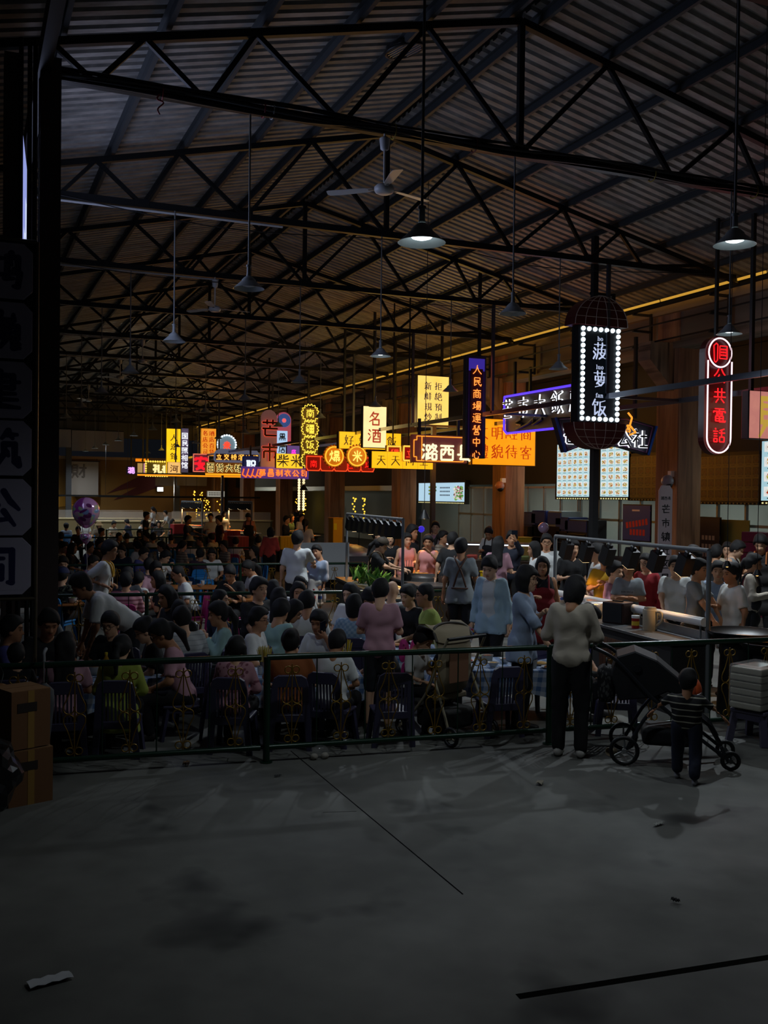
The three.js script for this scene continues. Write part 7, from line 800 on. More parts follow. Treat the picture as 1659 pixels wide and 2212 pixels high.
  for (const s of [-1, 1]) { part(k, 'frame_tube', tube([[s * 0.24, 1.0, -0.62], [s * 0.24, 0.92, -0.46], [s * 0.24, 0.6, -0.14], [s * 0.23, 0.3, 0.22], [s * 0.2, 0.12, 0.46]], 0.016, 28, 8), mt); part(k, 'frame_tube', tube([[s * 0.24, 0.55, -0.08], [s * 0.25, 0.4, -0.2], [s * 0.26, 0.14, -0.34]], 0.016, 16, 8), mt); wheel(k, s * 0.27, 0.13, -0.36, 0.13, mat('#8d9092', 0.4, 0.5)); part(k, 'front_fork', beam(V(s * 0.2, 0.2, 0.44), V(s * 0.2, 0.08, 0.5), 0.03, 0.03), mt); wheel(k, s * 0.2, 0.085, 0.52, 0.085, mat('#55585a', 0.4, 0.5)); } part(k, 'handle', bar(V(-0.24, 1.0, -0.62), V(0.24, 1.0, -0.62), 0.02, 10), M.black); part(k, 'bumper_bar', tube([[-0.23, 0.6, -0.02], [-0.2, 0.62, 0.24], [0.2, 0.62, 0.24], [0.23, 0.6, -0.02]], 0.014, 20, 7), mt);
  const bp = V(0.0, 0.66, -0.52).applyAxisAngle(Y, 0.95).add(b), pk = thing('dotted_backpack', 'dark dotted backpack hung on the black stroller', 'bag', bp.toArray(), 0.95); part(pk, 'pack', rbox(0.3, 0.32, 0.16, 0.07, 0, 0, 0, 3), mat('#ffffff', 0.85, 0, { map: fabricTex('#0e0f14', 'floral:#4a4a48') })); part(pk, 'pocket', rbox(0.22, 0.16, 0.05, 0.02, 0, -0.06, -0.09), mat('#101118', 0.85)); part(pk, 'loop', new THREE.TorusGeometry(0.04, 0.008, 5, 14).translate(0, 0.18, 0), M.black);
  const tp = V(0.0, 0.62, 0.22).applyAxisAngle(Y, 0.95).add(b), ob = thing('orange_cushion', 'orange round cushion in the black stroller seat', 'cushion', tp.toArray(), 0.95); part(ob, 'pad', new THREE.SphereGeometry(0.13, 20, 14).scale(1.15, 1, 0.6), mat('#c04a10', 0.7)); part(ob, 'piping', new THREE.TorusGeometry(0.135, 0.008, 6, 28).scale(1.13, 1, 1), mat('#9a3a0c', 0.7));
  // hot-air balloon shaped foil balloon
  const q = place(183, 15.2), y0 = (py) => { const d = ray(183, py); return camera.position.y + d.y * 15.2 / d.dot(f); }, top = y0(1074), bot = y0(1141), Rr = 0.205, g = thing('foil_balloon', 'pink foil balloon shaped like a hot-air balloon with a basket', 'balloon', [q.x, 0, q.z], 0.3), H = top - bot;
  const fm = mat('#ffffff', 0.16, 0.1, { clearcoat: 1, clearcoatRoughness: 0.08, map: canvasTex(256, 256, (c2) => { c2.fillStyle = '#d87ac0'; c2.fillRect(0, 0, 256, 256); const r = rng(12); for (let i = 0; i < 9; i++) { c2.fillStyle = i % 2 ? '#b850a8' : '#e0a0d0'; c2.fillRect(i * 28.4, 0, 28.4, 256); } for (let i = 0; i < 60; i++) { c2.fillStyle = ['#e0b0c0', '#d8d0a0', '#90b0d8', '#7a2a6a', '#b8d0a0'][i % 5]; c2.beginPath(); c2.ellipse(r() * 256, 90 + r() * 110, 6 + 10 * r(), 5 + 9 * r(), r() * 3, 0, 7); c2.fill(); } }, true) });
  const prof = []; for (let i = 0; i <= 20; i++) { const a = i / 20 * Math.PI; prof.push([Math.max(0.002, Rr * Math.sin(a) * (a > 1.9 ? 1 - 0.35 * (a - 1.9) / 1.24 : 1)), top - Rr + Rr * Math.cos(a) * (a > 1.57 ? (H - Rr) / Rr : 1)]); } const bl = lathe(prof.reverse(), 36); { const p = bl.attributes.position; for (let i = 0; i < p.count; i++) { const a = Math.atan2(p.getZ(i), p.getX(i)), k = 1 + 0.022 * Math.cos(a * 8); p.setX(i, p.getX(i) * k); p.setZ(i, p.getZ(i) * k); } bl.computeVertexNormals(); } part(g, 'envelope', bl, fm);
  const bkY = y0(1163); part(g, 'basket', lathe([[0.002, bkY - 0.1], [0.04, bkY - 0.06], [0.09, bkY], [0.095, bkY + 0.06], [0.03, bkY + 0.075], [0.002, bkY + 0.07]], 20), fm); for (const s of [-1, 1]) for (const z of [-1, 1]) part(g, 'rope', bar(V(s * 0.06, bkY + 0.06, z * 0.05), V(s * 0.1, bot + 0.06, z * 0.08), 0.006, 4), mat('#c8b8b0', 0.5)); part(g, 'string', tube([[0, bkY - 0.1, 0], [0.02, bkY - 0.4, 0.01], [-0.01, 1.0, 0], [0.03, 0.62, 0.05]], 0.004, 20, 4), mat('#b0a8a0', 0.6));
  const bb = thing('small_balloon', 'small glossy lilac balloon on a stick above the glass counter', 'balloon', atT(1174, 1140, 17.5).toArray()); part(bb, 'bubble', ball(0.11, 0, 0, 0, 20), mat('#b8a0c0', 0.15, 0.2)); part(bb, 'stick', bar(V(0, -0.11, 0), V(0.02, -0.75, 0), 0.006, 5), M.white); const b2 = thing('small_balloon', 'small violet glowing balloon on a stick beside the steel post', 'balloon', atT(910, 1143, 21.5).toArray()); part(b2, 'bubble', ball(0.08, 0, 0, 0, 16), mat('#3a2ac0', 0.3, 0, { emissive: '#4a3aff', emissiveIntensity: 0.5 })); part(b2, 'stick', bar(V(0, -0.08, 0), V(0, -0.8, 0), 0.006, 5), M.white);
}
// ---------------------------------------------------------------- stalls
const lampBox = memo('lampBox', () => join([box(0.13, 0.2, 0.11, 0, -0.1, 0), box(0.05, 0.03, 0.05, 0, 0.015, 0)])), lampFace = memo('lampFace', () => box(0.1, 0.012, 0.085, 0, -0.204, 0));
function stallLamp(p, rot, tilt, label, group, power = 0, ls = 1) {
  const g = thing('stall_lamp', label, 'lamp', p.toArray(), rot, group); const h = part(g, 'housing', lampBox, M.black); h.rotation.z = tilt; h.position.y = -0.05; h.scale.setScalar(ls); part(h, 'lens', lampFace, power ? glow('#ffd9a0', 2.5) : mat('#3a3632', 0.3)); part(g, 'clip', box(0.035, 0.06, 0.035, 0, -0.01, 0), M.white);
  if (power) { const l = new THREE.SpotLight('#ffc078', power, 0, 0.9, 0.6); l.shadow.radius = 2; l.castShadow = true; const o = V(0, -0.07 - 0.22 * ls, 0).applyAxisAngle(V(0, 0, 1), tilt).applyAxisAngle(Y, rot); l.position.copy(p).add(o); l.target.position.copy(l.position).add(V(o.x * 0.3, -1, o.z * 0.3)); l.name = 'stall_light'; scene.add(l, l.target); }
}
function rack(a, b, h, name, label, n, lampLab, tilt, power, every = 3, post = 0.022, ls = 1) {   // a tube frame with a row of hanging lamps
  const g = thing(name, label, 'frame', [0, 0, 0]); part(g, 'top_tube', bar(a.clone().setY(h), b.clone().setY(h), post, 8), M.grey); for (const p of [a, b]) part(g, 'upright', bar(p.clone().setY(0), p.clone().setY(h), post, 8), M.grey); const rot = Math.atan2(-(b.z - a.z), b.x - a.x);
  for (let i = 0; i < n; i++) stallLamp(a.clone().lerp(b, (i + 0.7) / (n + 0.4)).setY(h - post), rot + 0.1, tilt, lampLab + ', ' + ORD[i] + ' along the tube', lampLab, power && i % every === 1 ? power : 0, ls); return rot;
}
{ // grill stall along the right
  const a = atY(1200, 1158, 1.75), b = atY(1532, 1190, 1.75), d = b.clone().sub(a), L = Math.hypot(d.x, d.z), rot = rack(a, b, 1.75, 'grill_stall_frame', 'grey tube frame of the grill stall with a row of black lamps', 6, 'black box lamp tilted on the grill stall frame', -0.42, 1.1, 2, 0.026, 1.15), u = V(d.x, 0, d.z).normalize(), n = V(-u.z, 0, u.x).multiplyScalar(-1), toCam = camera.position.clone().sub(a).setY(0).normalize(); if (n.dot(toCam) < 0) n.negate();
  const mid = a.clone().lerp(b, 0.5).addScaledVector(n, 0.2).setY(0), c = thing('grill_counter', 'dark grill counter with a steel top under the grey tube frame', 'counter', mid.toArray(), rot); part(c, 'body', box(L, 0.74, 0.5, 0, 0.37, 0), mat('#1a1612', 0.8)); part(c, 'top', rbox(L + 0.04, 0.035, 0.56, 0.006, 0, 0.76, 0, 1), mat('#77797a', 0.35, 0.7)); for (let i = 0; i < 9; i++) part(c, 'plank', box(0.095, 0.6, 0.012, L * 0.1 + i * 0.1, 0.34, n.dot(V(Math.sin(rot), 0, Math.cos(rot))) > 0 ? 0.256 : -0.256), mat(i % 2 ? '#5a3418' : '#4e2c14', 0.7)); part(c, 'guard_panel', box(L, 0.1, 0.008, 0, 0.82, n.dot(V(Math.sin(rot), 0, Math.cos(rot))) > 0 ? -0.22 : 0.22), mat('#9a9c9c', 0.25, 0.5));
  const roll = thing('film_roll', 'long white plastic roll lying along the edge of the grill stall', 'roll', [0, 0, 0]); const p0 = a.clone().addScaledVector(n, 0.04).setY(0.94), p1 = b.clone().addScaledVector(n, 0.04).setY(0.98); part(roll, 'tube', bar(p0, p1, 0.05, 14), mat('#d4d4d2', 0.3)); part(roll, 'coupling', bar(p0.clone().lerp(p1, 0.5), p0.clone().lerp(p1, 0.53), 0.055, 14), mat('#a8a8a6', 0.4)); for (const k of [0.02, 0.98]) part(roll, 'bracket', bar(p0.clone().lerp(p1, k), p0.clone().lerp(p1, k).setY(0.78), 0.012, 6), M.grey);
  const on = (k, o, y = 0.778) => a.clone().lerp(b, k).addScaledVector(n, o).setY(y);
  const pk = on(0.42, 0.28), cb = thing('cup_sleeves', 'bag of stacked white paper cups on the grill counter', 'cups', pk.toArray(), rot); for (let i = 0; i < 5; i++) part(cb, 'cup_stack', cyl(0.05, 0.05, 0.34, 0, 0, 0, 14).rotateZ(Math.PI / 2).translate(0.02 * (i % 2), 0.052 + (i > 2 ? 0.09 : 0), (i % 3) * 0.105 - 0.1), mat('#b8b6b0', 0.5)); part(cb, 'film', rbox(0.42, 0.22, 0.36, 0.08, 0, 0.11, 0, 3), mat('#ffffff', 0.15, 0, { transmission: 0.9, thickness: 0 }));
  const sp = on(0.58, 0.2), ls = thing('black_speaker', 'black loudspeaker with a red side on the grill counter', 'speaker', sp.toArray(), rot + 0.5); part(ls, 'case', rbox(0.3, 0.26, 0.24, 0.015, 0, 0.13, 0), mat('#2a0e0a', 0.6)); part(ls, 'grille', box(0.26, 0.22, 0.01, 0, 0.13, 0.122), M.black); part(ls, 'handle', box(0.14, 0.015, 0.03, 0, 0.268, 0), M.black);
  const kt = on(0.76, 0.16), kg = thing('electric_kettle', 'cream electric kettle on the grill counter', 'kettle', kt.toArray(), rot + 0.4); part(kg, 'jug', lathe([[0, 0], [0.085, 0], [0.085, 0.18], [0.078, 0.235], [0.07, 0.25], [0, 0.25]], 24), mat('#a39a84', 0.45)); part(kg, 'lid', cyl(0.072, 0.065, 0.02, 0, 0.258, 0, 20), mat('#8f8770', 0.45)); part(kg, 'handle', tube([[0.08, 0.22, 0], [0.15, 0.22, 0], [0.155, 0.12, 0], [0.085, 0.06, 0]], 0.014, 18, 8), mat('#a39a84', 0.45)); part(kg, 'spout', extrude([[-0.02, 0], [0.02, 0], [0, 0.05]], 0.03).rotateY(-Math.PI / 2).translate(-0.07, 0.19, 0), mat('#a39a84', 0.45));
  const jr = on(0.71, 0.24), jg = thing('sauce_jar', 'red and white sauce jar beside the cream kettle', 'jar', jr.toArray()); part(jg, 'jar_body', cyl(0.045, 0.045, 0.12, 0, 0.06, 0, 16), mat('#8c1a14', 0.35)); part(jg, 'lid', cyl(0.047, 0.047, 0.03, 0, 0.135, 0, 16), M.white); part(jg, 'label_band', cyl(0.0455, 0.0455, 0.05, 0, 0.06, 0, 16, true), mat('#c8a82c', 0.5));
  const vg = on(0.1, 0.1), vb = thing('snack_bowl', 'red and blue snack packets in a bowl at the end of the grill stall', 'bowl', vg.toArray()); part(vb, 'bowl_body', TB.bowl.clone().scale(2, 2, 2), M.white); for (let i = 0; i < 5; i++) part(vb, 'packet', rbox(0.09, 0.05, 0.03, 0.01, Math.cos(i * 1.3) * 0.06, 0.11, Math.sin(i * 1.3) * 0.06), mat(['#a01c24', '#20408a', '#b8b4b0', '#a01c24', '#c89a1c'][i], 0.4));
  for (let i = 0; i < 4; i++) { const q = on(0.35 + 0.06 * i, 0.36, 0.05), g = thing('yellow_oil_can', 'yellow oil can ' + ['first', 'second', 'third', 'fourth'][i] + ' from the cup bag under the grill counter', 'can', [q.x, 0, q.z + 0.16], rot); part(g, 'can_body', rbox(0.16, 0.4, 0.14, 0.02, 0, 0.2, 0), mat('#b8a42c', 0.45)); part(g, 'label_panel', box(0.12, 0.16, 0.004, 0, 0.2, 0.071), mat('#d8d29a', 0.5)); part(g, 'cap', cyl(0.02, 0.02, 0.03, 0.04, 0.415, 0, 10), M.red); }
  // two big round griddles past the frame's end
  const gr = (px, py, h, rad, lab, tilt) => { const p = atY(px, py, h), g = thing('round_griddle', lab, 'griddle', p.toArray()); part(g, 'pan', lathe([[0, 0], [rad * 0.8, 0], [rad, 0.1], [rad + 0.012, 0.1], [rad + 0.012, 0.085], [rad * 0.82, -0.02], [0, -0.02]], 36), mat('#100f0e', 0.4, 0.4)); part(g, 'batter', cyl(rad * 0.78, rad * 0.78, 0.012, 0, 0.012, 0, 32), mat('#a8884c', 0.6)); part(g, 'stand', cyl(rad * 0.7, rad * 0.6, h - 0.03, 0, -(h - 0.03) / 2 - 0.02, 0, 20), M.black); void tilt; const l = new THREE.SpotLight('#ffa850', 3.2, 0, 0.5, 0.5); l.position.set(p.x - 0.1, p.y + 0.75, p.z - 0.15); l.target.position.copy(p); l.shadow.radius = 3; scene.add(l, l.target); const lm = thing('griddle_lamp', 'small work lamp over the ' + lab.replace('round ', '').split(' at ')[0], 'lamp', [p.x - 0.1, p.y + 0.78, p.z - 0.15]); part(lm, 'shade', lathe([[0.02, 0.06], [0.05, 0.0], [0.046, 0.0], [0.018, 0.05]], 16), M.black); part(lm, 'bulb', ball(0.02, 0, 0.01, 0, 8), glow('#ffc070', 2)); part(lm, 'cord', bar(V(0, 0.06, 0), V(0, roofY(p.x) - p.y - 0.78, 0), 0.005, 4), M.black); };
  gr(1605, 1382, 0.8, 0.38, 'round griddle with a tilted lid at the end of the grill stall', -0.5); gr(1672, 1408, 0.74, 0.34, 'round griddle by the stacked trays', -1.1);
  const tr = atY(1650, 1606), tt = thing('plastic_stool', 'grey violet stool under the wrapped trays', 'stool', [tr.x, 0, tr.z - 0.1], 0.3); { const m = mat('#4a4658', 0.4); part(tt, 'seat', rbox(0.36, 0.04, 0.36, 0.015, 0, 0.3, 0), m); part(tt, 'apron_rail', box(0.33, 0.06, 0.33, 0, 0.25, 0), m); for (const s of [-1, 1]) for (const q of [-1, 1]) part(tt, 'leg', beam(V(s * 0.14, 0.28, q * 0.14), V(s * 0.18, 0, q * 0.18), 0.06, 0.06), m); }
  const ty = thing('wrapped_trays', 'stack of clear food trays wrapped in plastic on the stool', 'trays', [tr.x, 0.325, tr.z - 0.1], 0.3); for (let i = 0; i < 6; i++) part(ty, 'tray', rbox(0.44 - 0.01 * (i % 2), 0.062, 0.32, 0.015, 0.004 * (i % 3), 0.035 + i * 0.066, 0, 2), mat(i % 2 ? '#8a8674' : '#9c9886', 0.35)); part(ty, 'film', rbox(0.46, 0.42, 0.34, 0.03, 0, 0.215, 0, 2), mat('#ffffff', 0.12, 0, { transmission: 0.92, thickness: 0 }));
}
{ // vegetable and hot-pan stall in the middle
  const a = atY(750, 1110, 1.98), b = atY(871, 1122, 1.98); rack(a, b, 1.98, 'vegetable_stall_frame', 'grey tube frame of the vegetable stall hung with black lamps', 9, 'black box lamp hanging on the vegetable stall frame', -0.4, 2.4, 3);
  const d = b.clone().sub(a).setY(0), L = d.length(), u = d.clone().normalize(), rot = Math.atan2(-u.z, u.x), n = V(-u.z, 0, u.x); if (n.dot(camera.position.clone().sub(a).setY(0)) < 0) n.negate();
  const m = a.clone().lerp(b, 0.42).addScaledVector(n, -0.2).setY(0), c = thing('vegetable_counter', 'dark grey counter of the vegetable stall', 'counter', m.toArray(), rot); part(c, 'body', box(L, 0.82, 0.6, 0, 0.41, 0), mat('#3a4040', 0.6, 0.3)); for (let i = 0; i < 4; i++) part(c, 'door', rbox(L / 4 - 0.03, 0.7, 0.02, 0.006, -L / 2 + L / 8 + i * L / 4, 0.42, 0.31, 1), mat('#434a4a', 0.5, 0.3)); part(c, 'top', rbox(L + 0.04, 0.04, 0.68, 0.008, 0, 0.84, 0, 1), mat('#5c6464', 0.35, 0.5));
  const r = rng(21), vm = ['#2c5a1c', '#3c7024', '#4a8030', '#24481a'].map((q) => mat(q, 0.6, 0, { side: THREE.DoubleSide })), leafG = (() => { const g = new THREE.PlaneGeometry(0.07, 0.24, 2, 5), p = g.attributes.position; for (let i = 0; i < p.count; i++) { const y = p.getY(i) / 0.24 + 0.5; p.setX(i, p.getX(i) * Math.sin(0.3 + y * 2.7)); p.setZ(i, 0.09 * y * y + 0.4 * Math.abs(p.getX(i))); } g.computeVertexNormals(); return g; })();
  for (let h = 0; h < 3; h++) { const q = a.clone().lerp(b, 0.12 + 0.16 * h).addScaledVector(n, -0.15), g = thing('greens_bunch', ['leafy greens spilling over the end of the counter', 'heap of leafy greens in the middle of the counter', 'leafy greens beside the white tray'][h], 'vegetable', [q.x, 0.86, q.z]); for (let i = 0; i < 34; i++) { const l = part(g, 'leaf', leafG, vm[i % 4]); l.position.set((r() - 0.5) * 0.3, 0.06 + r() * 0.12, (r() - 0.5) * 0.25); l.rotation.set((r() - 0.3) * 1.8, r() * 6.3, (r() - 0.5) * 1.6); } }
  const f = a.clone().lerp(b, 0.72).addScaledVector(n, -0.1), ft = thing('noodle_tray', 'white tray of pale noodles on the vegetable counter', 'tray', [f.x, 0.862, f.z], rot); part(ft, 'tray_body', rbox(0.46, 0.09, 0.34, 0.02, 0, 0.045, 0), M.white); part(ft, 'noodles', rbox(0.4, 0.05, 0.28, 0.02, 0, 0.085, 0, 3), mat('#c8b46a', 0.7));
  const pp = atY(920, 1250, 0.84), pan = thing('hot_pan', 'wide steel pan of steaming fried food', 'pan', pp.toArray()); part(pan, 'pan_wall', lathe([[0, -0.02], [0.42, -0.02], [0.44, 0.12], [0.425, 0.12], [0.41, 0.0], [0, 0.0]], 36), mat('#a8aaac', 0.25, 0.9)); part(pan, 'fried_food', (() => { const g = new THREE.CylinderGeometry(0.41, 0.41, 0.08, 30, 2), p = g.attributes.position; for (let i = 0; i < p.count; i++) if (p.getY(i) > 0.02) p.setY(i, p.getY(i) + 0.02 * Math.sin(p.getX(i) * 31) * Math.sin(p.getZ(i) * 27)); g.computeVertexNormals(); return g.translate(0, 0.06, 0); })(), mat('#c08a3c', 0.6)); for (let i = 0; i < 26; i++) { const a2 = r() * 6.28, d2 = Math.sqrt(r()) * 0.36; part(pan, 'cutlet', new THREE.IcosahedronGeometry(0.045, 1).scale(1.2, 0.4, 0.9), foodM[[0, 1, 4][i % 3]]).position.set(Math.cos(a2) * d2, 0.115, Math.sin(a2) * d2); }
  const st = thing('pan_counter', 'long brown counter under the steaming pan', 'counter', [pp.x, 0, pp.z], rot); part(st, 'body', box(1.9, 0.76, 0.7, 0.2, 0.38, 0), mat('#3a2c20', 0.7)); part(st, 'top', rbox(2.0, 0.04, 0.95, 0.01, 0.2, 0.8, 0, 1), mat('#6a6460', 0.35, 0.5)); const l = new THREE.SpotLight('#ffb868', 5, 0, 0.8, 0.6); l.position.set(pp.x, 1.86, pp.z - 0.1); l.target.position.copy(pp); l.shadow.radius = 4; scene.add(l, l.target);
  const hl = thing('pan_lamp', 'black hood lamp hanging over the steaming pan', 'lamp', [pp.x, 1.9, pp.z - 0.1]); part(hl, 'shade', lathe([[0.03, 0.16], [0.1, 0.0], [0.095, 0.0], [0.025, 0.15]], 20), M.black); part(hl, 'bulb', ball(0.035, 0, 0.03, 0, 10), glow('#ffc880', 3)); part(hl, 'cord', bar(V(0, 0.16, 0), V(0, roofY(pp.x) - 1.9, 0), 0.006, 5), M.black);
  const sb = atY(880, 1252, 0.84), bk = thing('tongs_bucket', 'dark bucket of tongs beside the steaming pan', 'bucket', [sb.x, 0.82, sb.z]); part(bk, 'bucket_wall', lathe([[0, 0], [0.09, 0], [0.11, 0.24], [0.1, 0.24], [0.08, 0.01], [0, 0.01]], 18), M.darkSteel); for (let i = 0; i < 4; i++) part(bk, 'tongs', bar(V(0.02 * i - 0.03, 0.02, 0), V(0.05 * i - 0.08, 0.36, 0.02), 0.006, 5), M.chrome);
  // foil-covered pan and boxes behind, blue gas bottle
  const fo = atY(786, 1200, 0.85), fp = thing('foil_pan', 'large pan covered with crumpled foil behind the vegetable stall', 'pan', [fo.x, 0.6, fo.z - 1]); { const g = new THREE.SphereGeometry(0.5, 28, 14, 0, 6.3, 0, 1.57), p = g.attributes.position; for (let i = 0; i < p.count; i++) { const k = 1 + 0.05 * Math.sin(p.getX(i) * 29) * Math.sin(p.getZ(i) * 33 + p.getY(i) * 20); p.setXYZ(i, p.getX(i) * k * 1.1, p.getY(i) * 0.55 * k, p.getZ(i) * k); } g.computeVertexNormals(); part(fp, 'foil', g.translate(0, 0.2, 0), mat('#b4aea8', 0.4, 0.5)); } part(fp, 'base', box(1.2, 0.2, 1.0, 0, 0.1, 0), M.grey); part(fp, 'leg_frame', box(1.1, 0.6, 0.9, 0, -0.3, 0), mat('#2a2826', 0.8));
  const gb = atY(712, 1290, 0.1), gg = thing('gas_bottle', 'teal gas bottle behind the second fence', 'gas bottle', [gb.x, 0, gb.z - 1.2]); part(gg, 'cylinder', lathe([[0, 0], [0.17, 0], [0.18, 0.04], [0.18, 0.42], [0.14, 0.5], [0.06, 0.54], [0, 0.54]], 24), mat('#1f4a58', 0.4)); part(gg, 'collar', cyl(0.1, 0.1, 0.1, 0, 0.57, 0, 16, true), mat('#1f4a58', 0.4)); part(gg, 'valve', cyl(0.025, 0.025, 0.12, 0, 0.6, 0, 10), mat('#a88a3c', 0.4, 0.6));
}
{ // yellow boxes, board, bins, far pans and counters along the aisle
  const ybx = (px, py, h, w, d, hh, lab, col = '#d8a800') => { const p = atY(px, py, h), g = thing('yellow_box', lab, 'box', [p.x, 0, p.z], 0.1); part(g, 'box_body', rbox(w, hh, d, 0.02, 0, hh / 2, 0), mat(col, 0.5)); part(g, 'lid', rbox(w + 0.02, 0.03, d + 0.02, 0.01, 0, hh + 0.012, 0), mat(col, 0.5)); part(g, 'label_panel', box(w * 0.3, hh * 0.12, 0.006, -w * 0.28, hh * 0.85, d / 2 + 0.002), mat('#e8e000', 0.5)); part(g, 'grip', box(w * 0.3, 0.03, 0.01, 0, hh * 0.3, d / 2), M.black); };
  ybx(725, 1120, 1.6, 0.32, 0.34, 1.6, 'tall yellow box column before the brown column'); ybx(1067, 1237, 0.98, 0.36, 0.34, 0.98, 'yellow bin beside the person in the cardigan', '#b89a00'); ybx(413, 1108, 1.35, 0.4, 0.3, 1.35, 'upright yellow panel box at the awning stall'); ybx(1128, 1162, 1.25, 0.4, 0.3, 1.25, 'yellow crate stack behind the filming person', '#c8a000');
  const wb = atY(698, 1172, 1.28), w = thing('white_board', 'white board standing on edge behind the couple', 'board', [wb.x, 0, wb.z], -0.15); part(w, 'panel', rbox(1.15, 0.8, 0.03, 0.006, 0, 0.88, 0, 1), mat('#a8acac', 0.5)); for (const s of [-1, 1]) part(w, 'leg', box(0.03, 0.5, 0.03, s * 0.5, 0.25, -0.02), M.darkSteel);
  const fp = atY(655, 1163, 0.86), q = thing('far_frying_pan', 'round black frying pan heaped with orange fried food', 'pan', fp.toArray()); part(q, 'pan_wall', lathe([[0, 0], [0.45, 0], [0.6, 0.1], [0.58, 0.1], [0.44, 0.02], [0, 0.02]], 32), M.black); part(q, 'fried_food', new THREE.SphereGeometry(0.46, 20, 8, 0, 6.3, 0, 1.57).scale(1, 0.3, 1).translate(0, 0.03, 0), mat('#d0842c', 0.6)); part(q, 'stand', cyl(0.45, 0.5, 0.84, 0, -0.43, 0, 20), M.black); const l = new THREE.SpotLight('#ffb050', 9, 0, 0.6, 0.5); l.position.set(fp.x, 2.4, fp.z); l.target.position.copy(fp); l.shadow.radius = 4; scene.add(l, l.target); const hl = thing('frying_lamp', 'hood lamp hanging over the far frying pan', 'lamp', [fp.x, 2.45, fp.z]); part(hl, 'shade', lathe([[0.03, 0.2], [0.14, 0.0], [0.13, 0.0], [0.025, 0.18]], 20), M.black); part(hl, 'bulb', ball(0.04, 0, 0.04, 0, 10), glow('#ffd090', 3)); part(hl, 'cord', bar(V(0, 0.2, 0), V(0, roofY(fp.x) - 2.45, 0), 0.008, 5), M.black);
  // two awning stalls with fringed lamps, cream counters, red crates
  const aw = (x0, y0, x1, y1, t, lab, lampLab) => { const a = atT(x0, y0, t), b = atT(x1, y1, t - 1.2), h = (a.y + b.y) / 2; rack(a, b, h, 'awning_stall_frame', 'grey tube frame of the ' + lab, 10, lampLab, -0.5, 6, 4, 0.035); const m = a.clone().lerp(b, 0.5).setY(0), rot = Math.atan2(-(b.z - a.z), b.x - a.x), L = a.distanceTo(b), g = thing('stall_counter', 'dark counter under the ' + lab, 'counter', m.toArray(), rot); part(g, 'body', box(L, 0.86, 0.7, 0, 0.43, 0), M.darkSteel); part(g, 'top', rbox(L + 0.1, 0.05, 0.85, 0.01, 0, 0.88, 0, 1), mat('#8a8a84', 0.4, 0.4)); for (let i = 0; i < 4; i++) { const e = thing('food_tray', 'steel food tray on the ' + lab + ' counter', 'tray', [m.x + (b.x - a.x) * (i - 1.5) * 0.2, 0.92, m.z + (b.z - a.z) * (i - 1.5) * 0.2], rot, 'trays on the ' + lab); part(e, 'tray_body', rbox(0.4, 0.05, 0.5, 0.01, 0, 0.02, 0), M.chrome); part(e, 'food', rbox(0.34, 0.05, 0.44, 0.02, 0, 0.045, 0), foodM[i]); } };
  aw(393, 1081, 437, 1086, 42, 'first awning stall', 'black fringe lamp of the first awning stall'); aw(494, 1081, 544, 1087, 36, 'second awning stall', 'black fringe lamp of the second awning stall');
  for (const [px, py, lab, col] of [[470, 1150, 'red crate stack on the stall table', '#8f1a1c'], [500, 1146, 'red box beside the apron wearer', '#a01c20'], [515, 1158, 'second red crate by the steel counter', '#8a181c'], [384, 1132, 'red plastic crate before the awning stall', '#9a1c20'], [590, 1158, 'white plastic tub pair behind the drinker', '#b8b4ac'], [615, 1158, 'yellow crate beside the white tubs', '#c8a400']]) { const p = atY(px, py, 1.05), g = thing('stall_crate', lab, 'crate', [p.x, 0, p.z], 0.2), m = mat(col, 0.5); part(g, 'crate_body', rbox(0.5, 0.4, 0.4, 0.02, 0, 0.85, 0), m); for (let i = 0; i < 5; i++) part(g, 'rib', box(0.02, 0.34, 0.01, -0.2 + i * 0.1, 0.85, 0.203), m); part(g, 'table', box(0.6, 0.64, 0.5, 0, 0.32, 0), M.darkSteel); }
  for (const [px, py, L, rot, lab] of [[330, 1124, 6, -0.1, 'long cream counter before the ochre wall'], [480, 1122, 5, -0.4, 'cream counter behind the awning stalls'], [200, 1118, 5, 0, 'cream counter beyond the balloon']]) { const p = atY(px, py, 1.0), g = thing('cream_counter', lab, 'counter', [p.x, 0, p.z], rot); part(g, 'body', box(L, 0.9, 0.8, 0, 0.45, 0), mat('#9a8a62', 0.7)); part(g, 'top', rbox(L + 0.1, 0.06, 0.95, 0.01, 0, 0.95, 0, 1), mat('#b8aa80', 0.5)); part(g, 'glass_guard', box(L, 0.4, 0.01, 0, 1.2, 0.35), mat('#ffffff', 0.1, 0, { transmission: 0.9, thickness: 0 })); const c = V(0, 0, 0); void c; areaLight(V(p.x, 2.08, p.z - 0.3), V(0, -1, 0.0001), L * 0.8, 0.12, '#ffe2a8', 6); const s = thing('added_counter_light', 'tube light hung over the ' + lab, 'lamp', [p.x, 2.14, p.z - 0.3], 0); part(s, 'tube', box(L * 0.8, 0.03, 0.06, 0, -0.02, 0), glow('#ffe6b0', 1.5)); part(s, 'hood', [box(L * 0.82, 0.012, 0.16, 0, 0.02, 0), box(L * 0.82, 0.09, 0.012, 0, -0.02, 0.08), box(L * 0.82, 0.09, 0.012, 0, -0.02, -0.08)], M.darkSteel); for (const k of [-1, 1]) part(s, 'cord', bar(V(k * L * 0.36, 0, 0), V(k * L * 0.36, roofY(p.x) - 2.14, 0), 0.008, 4), M.black); }  // the hooded tube lights are added, unseen sources that brighten the cream counters
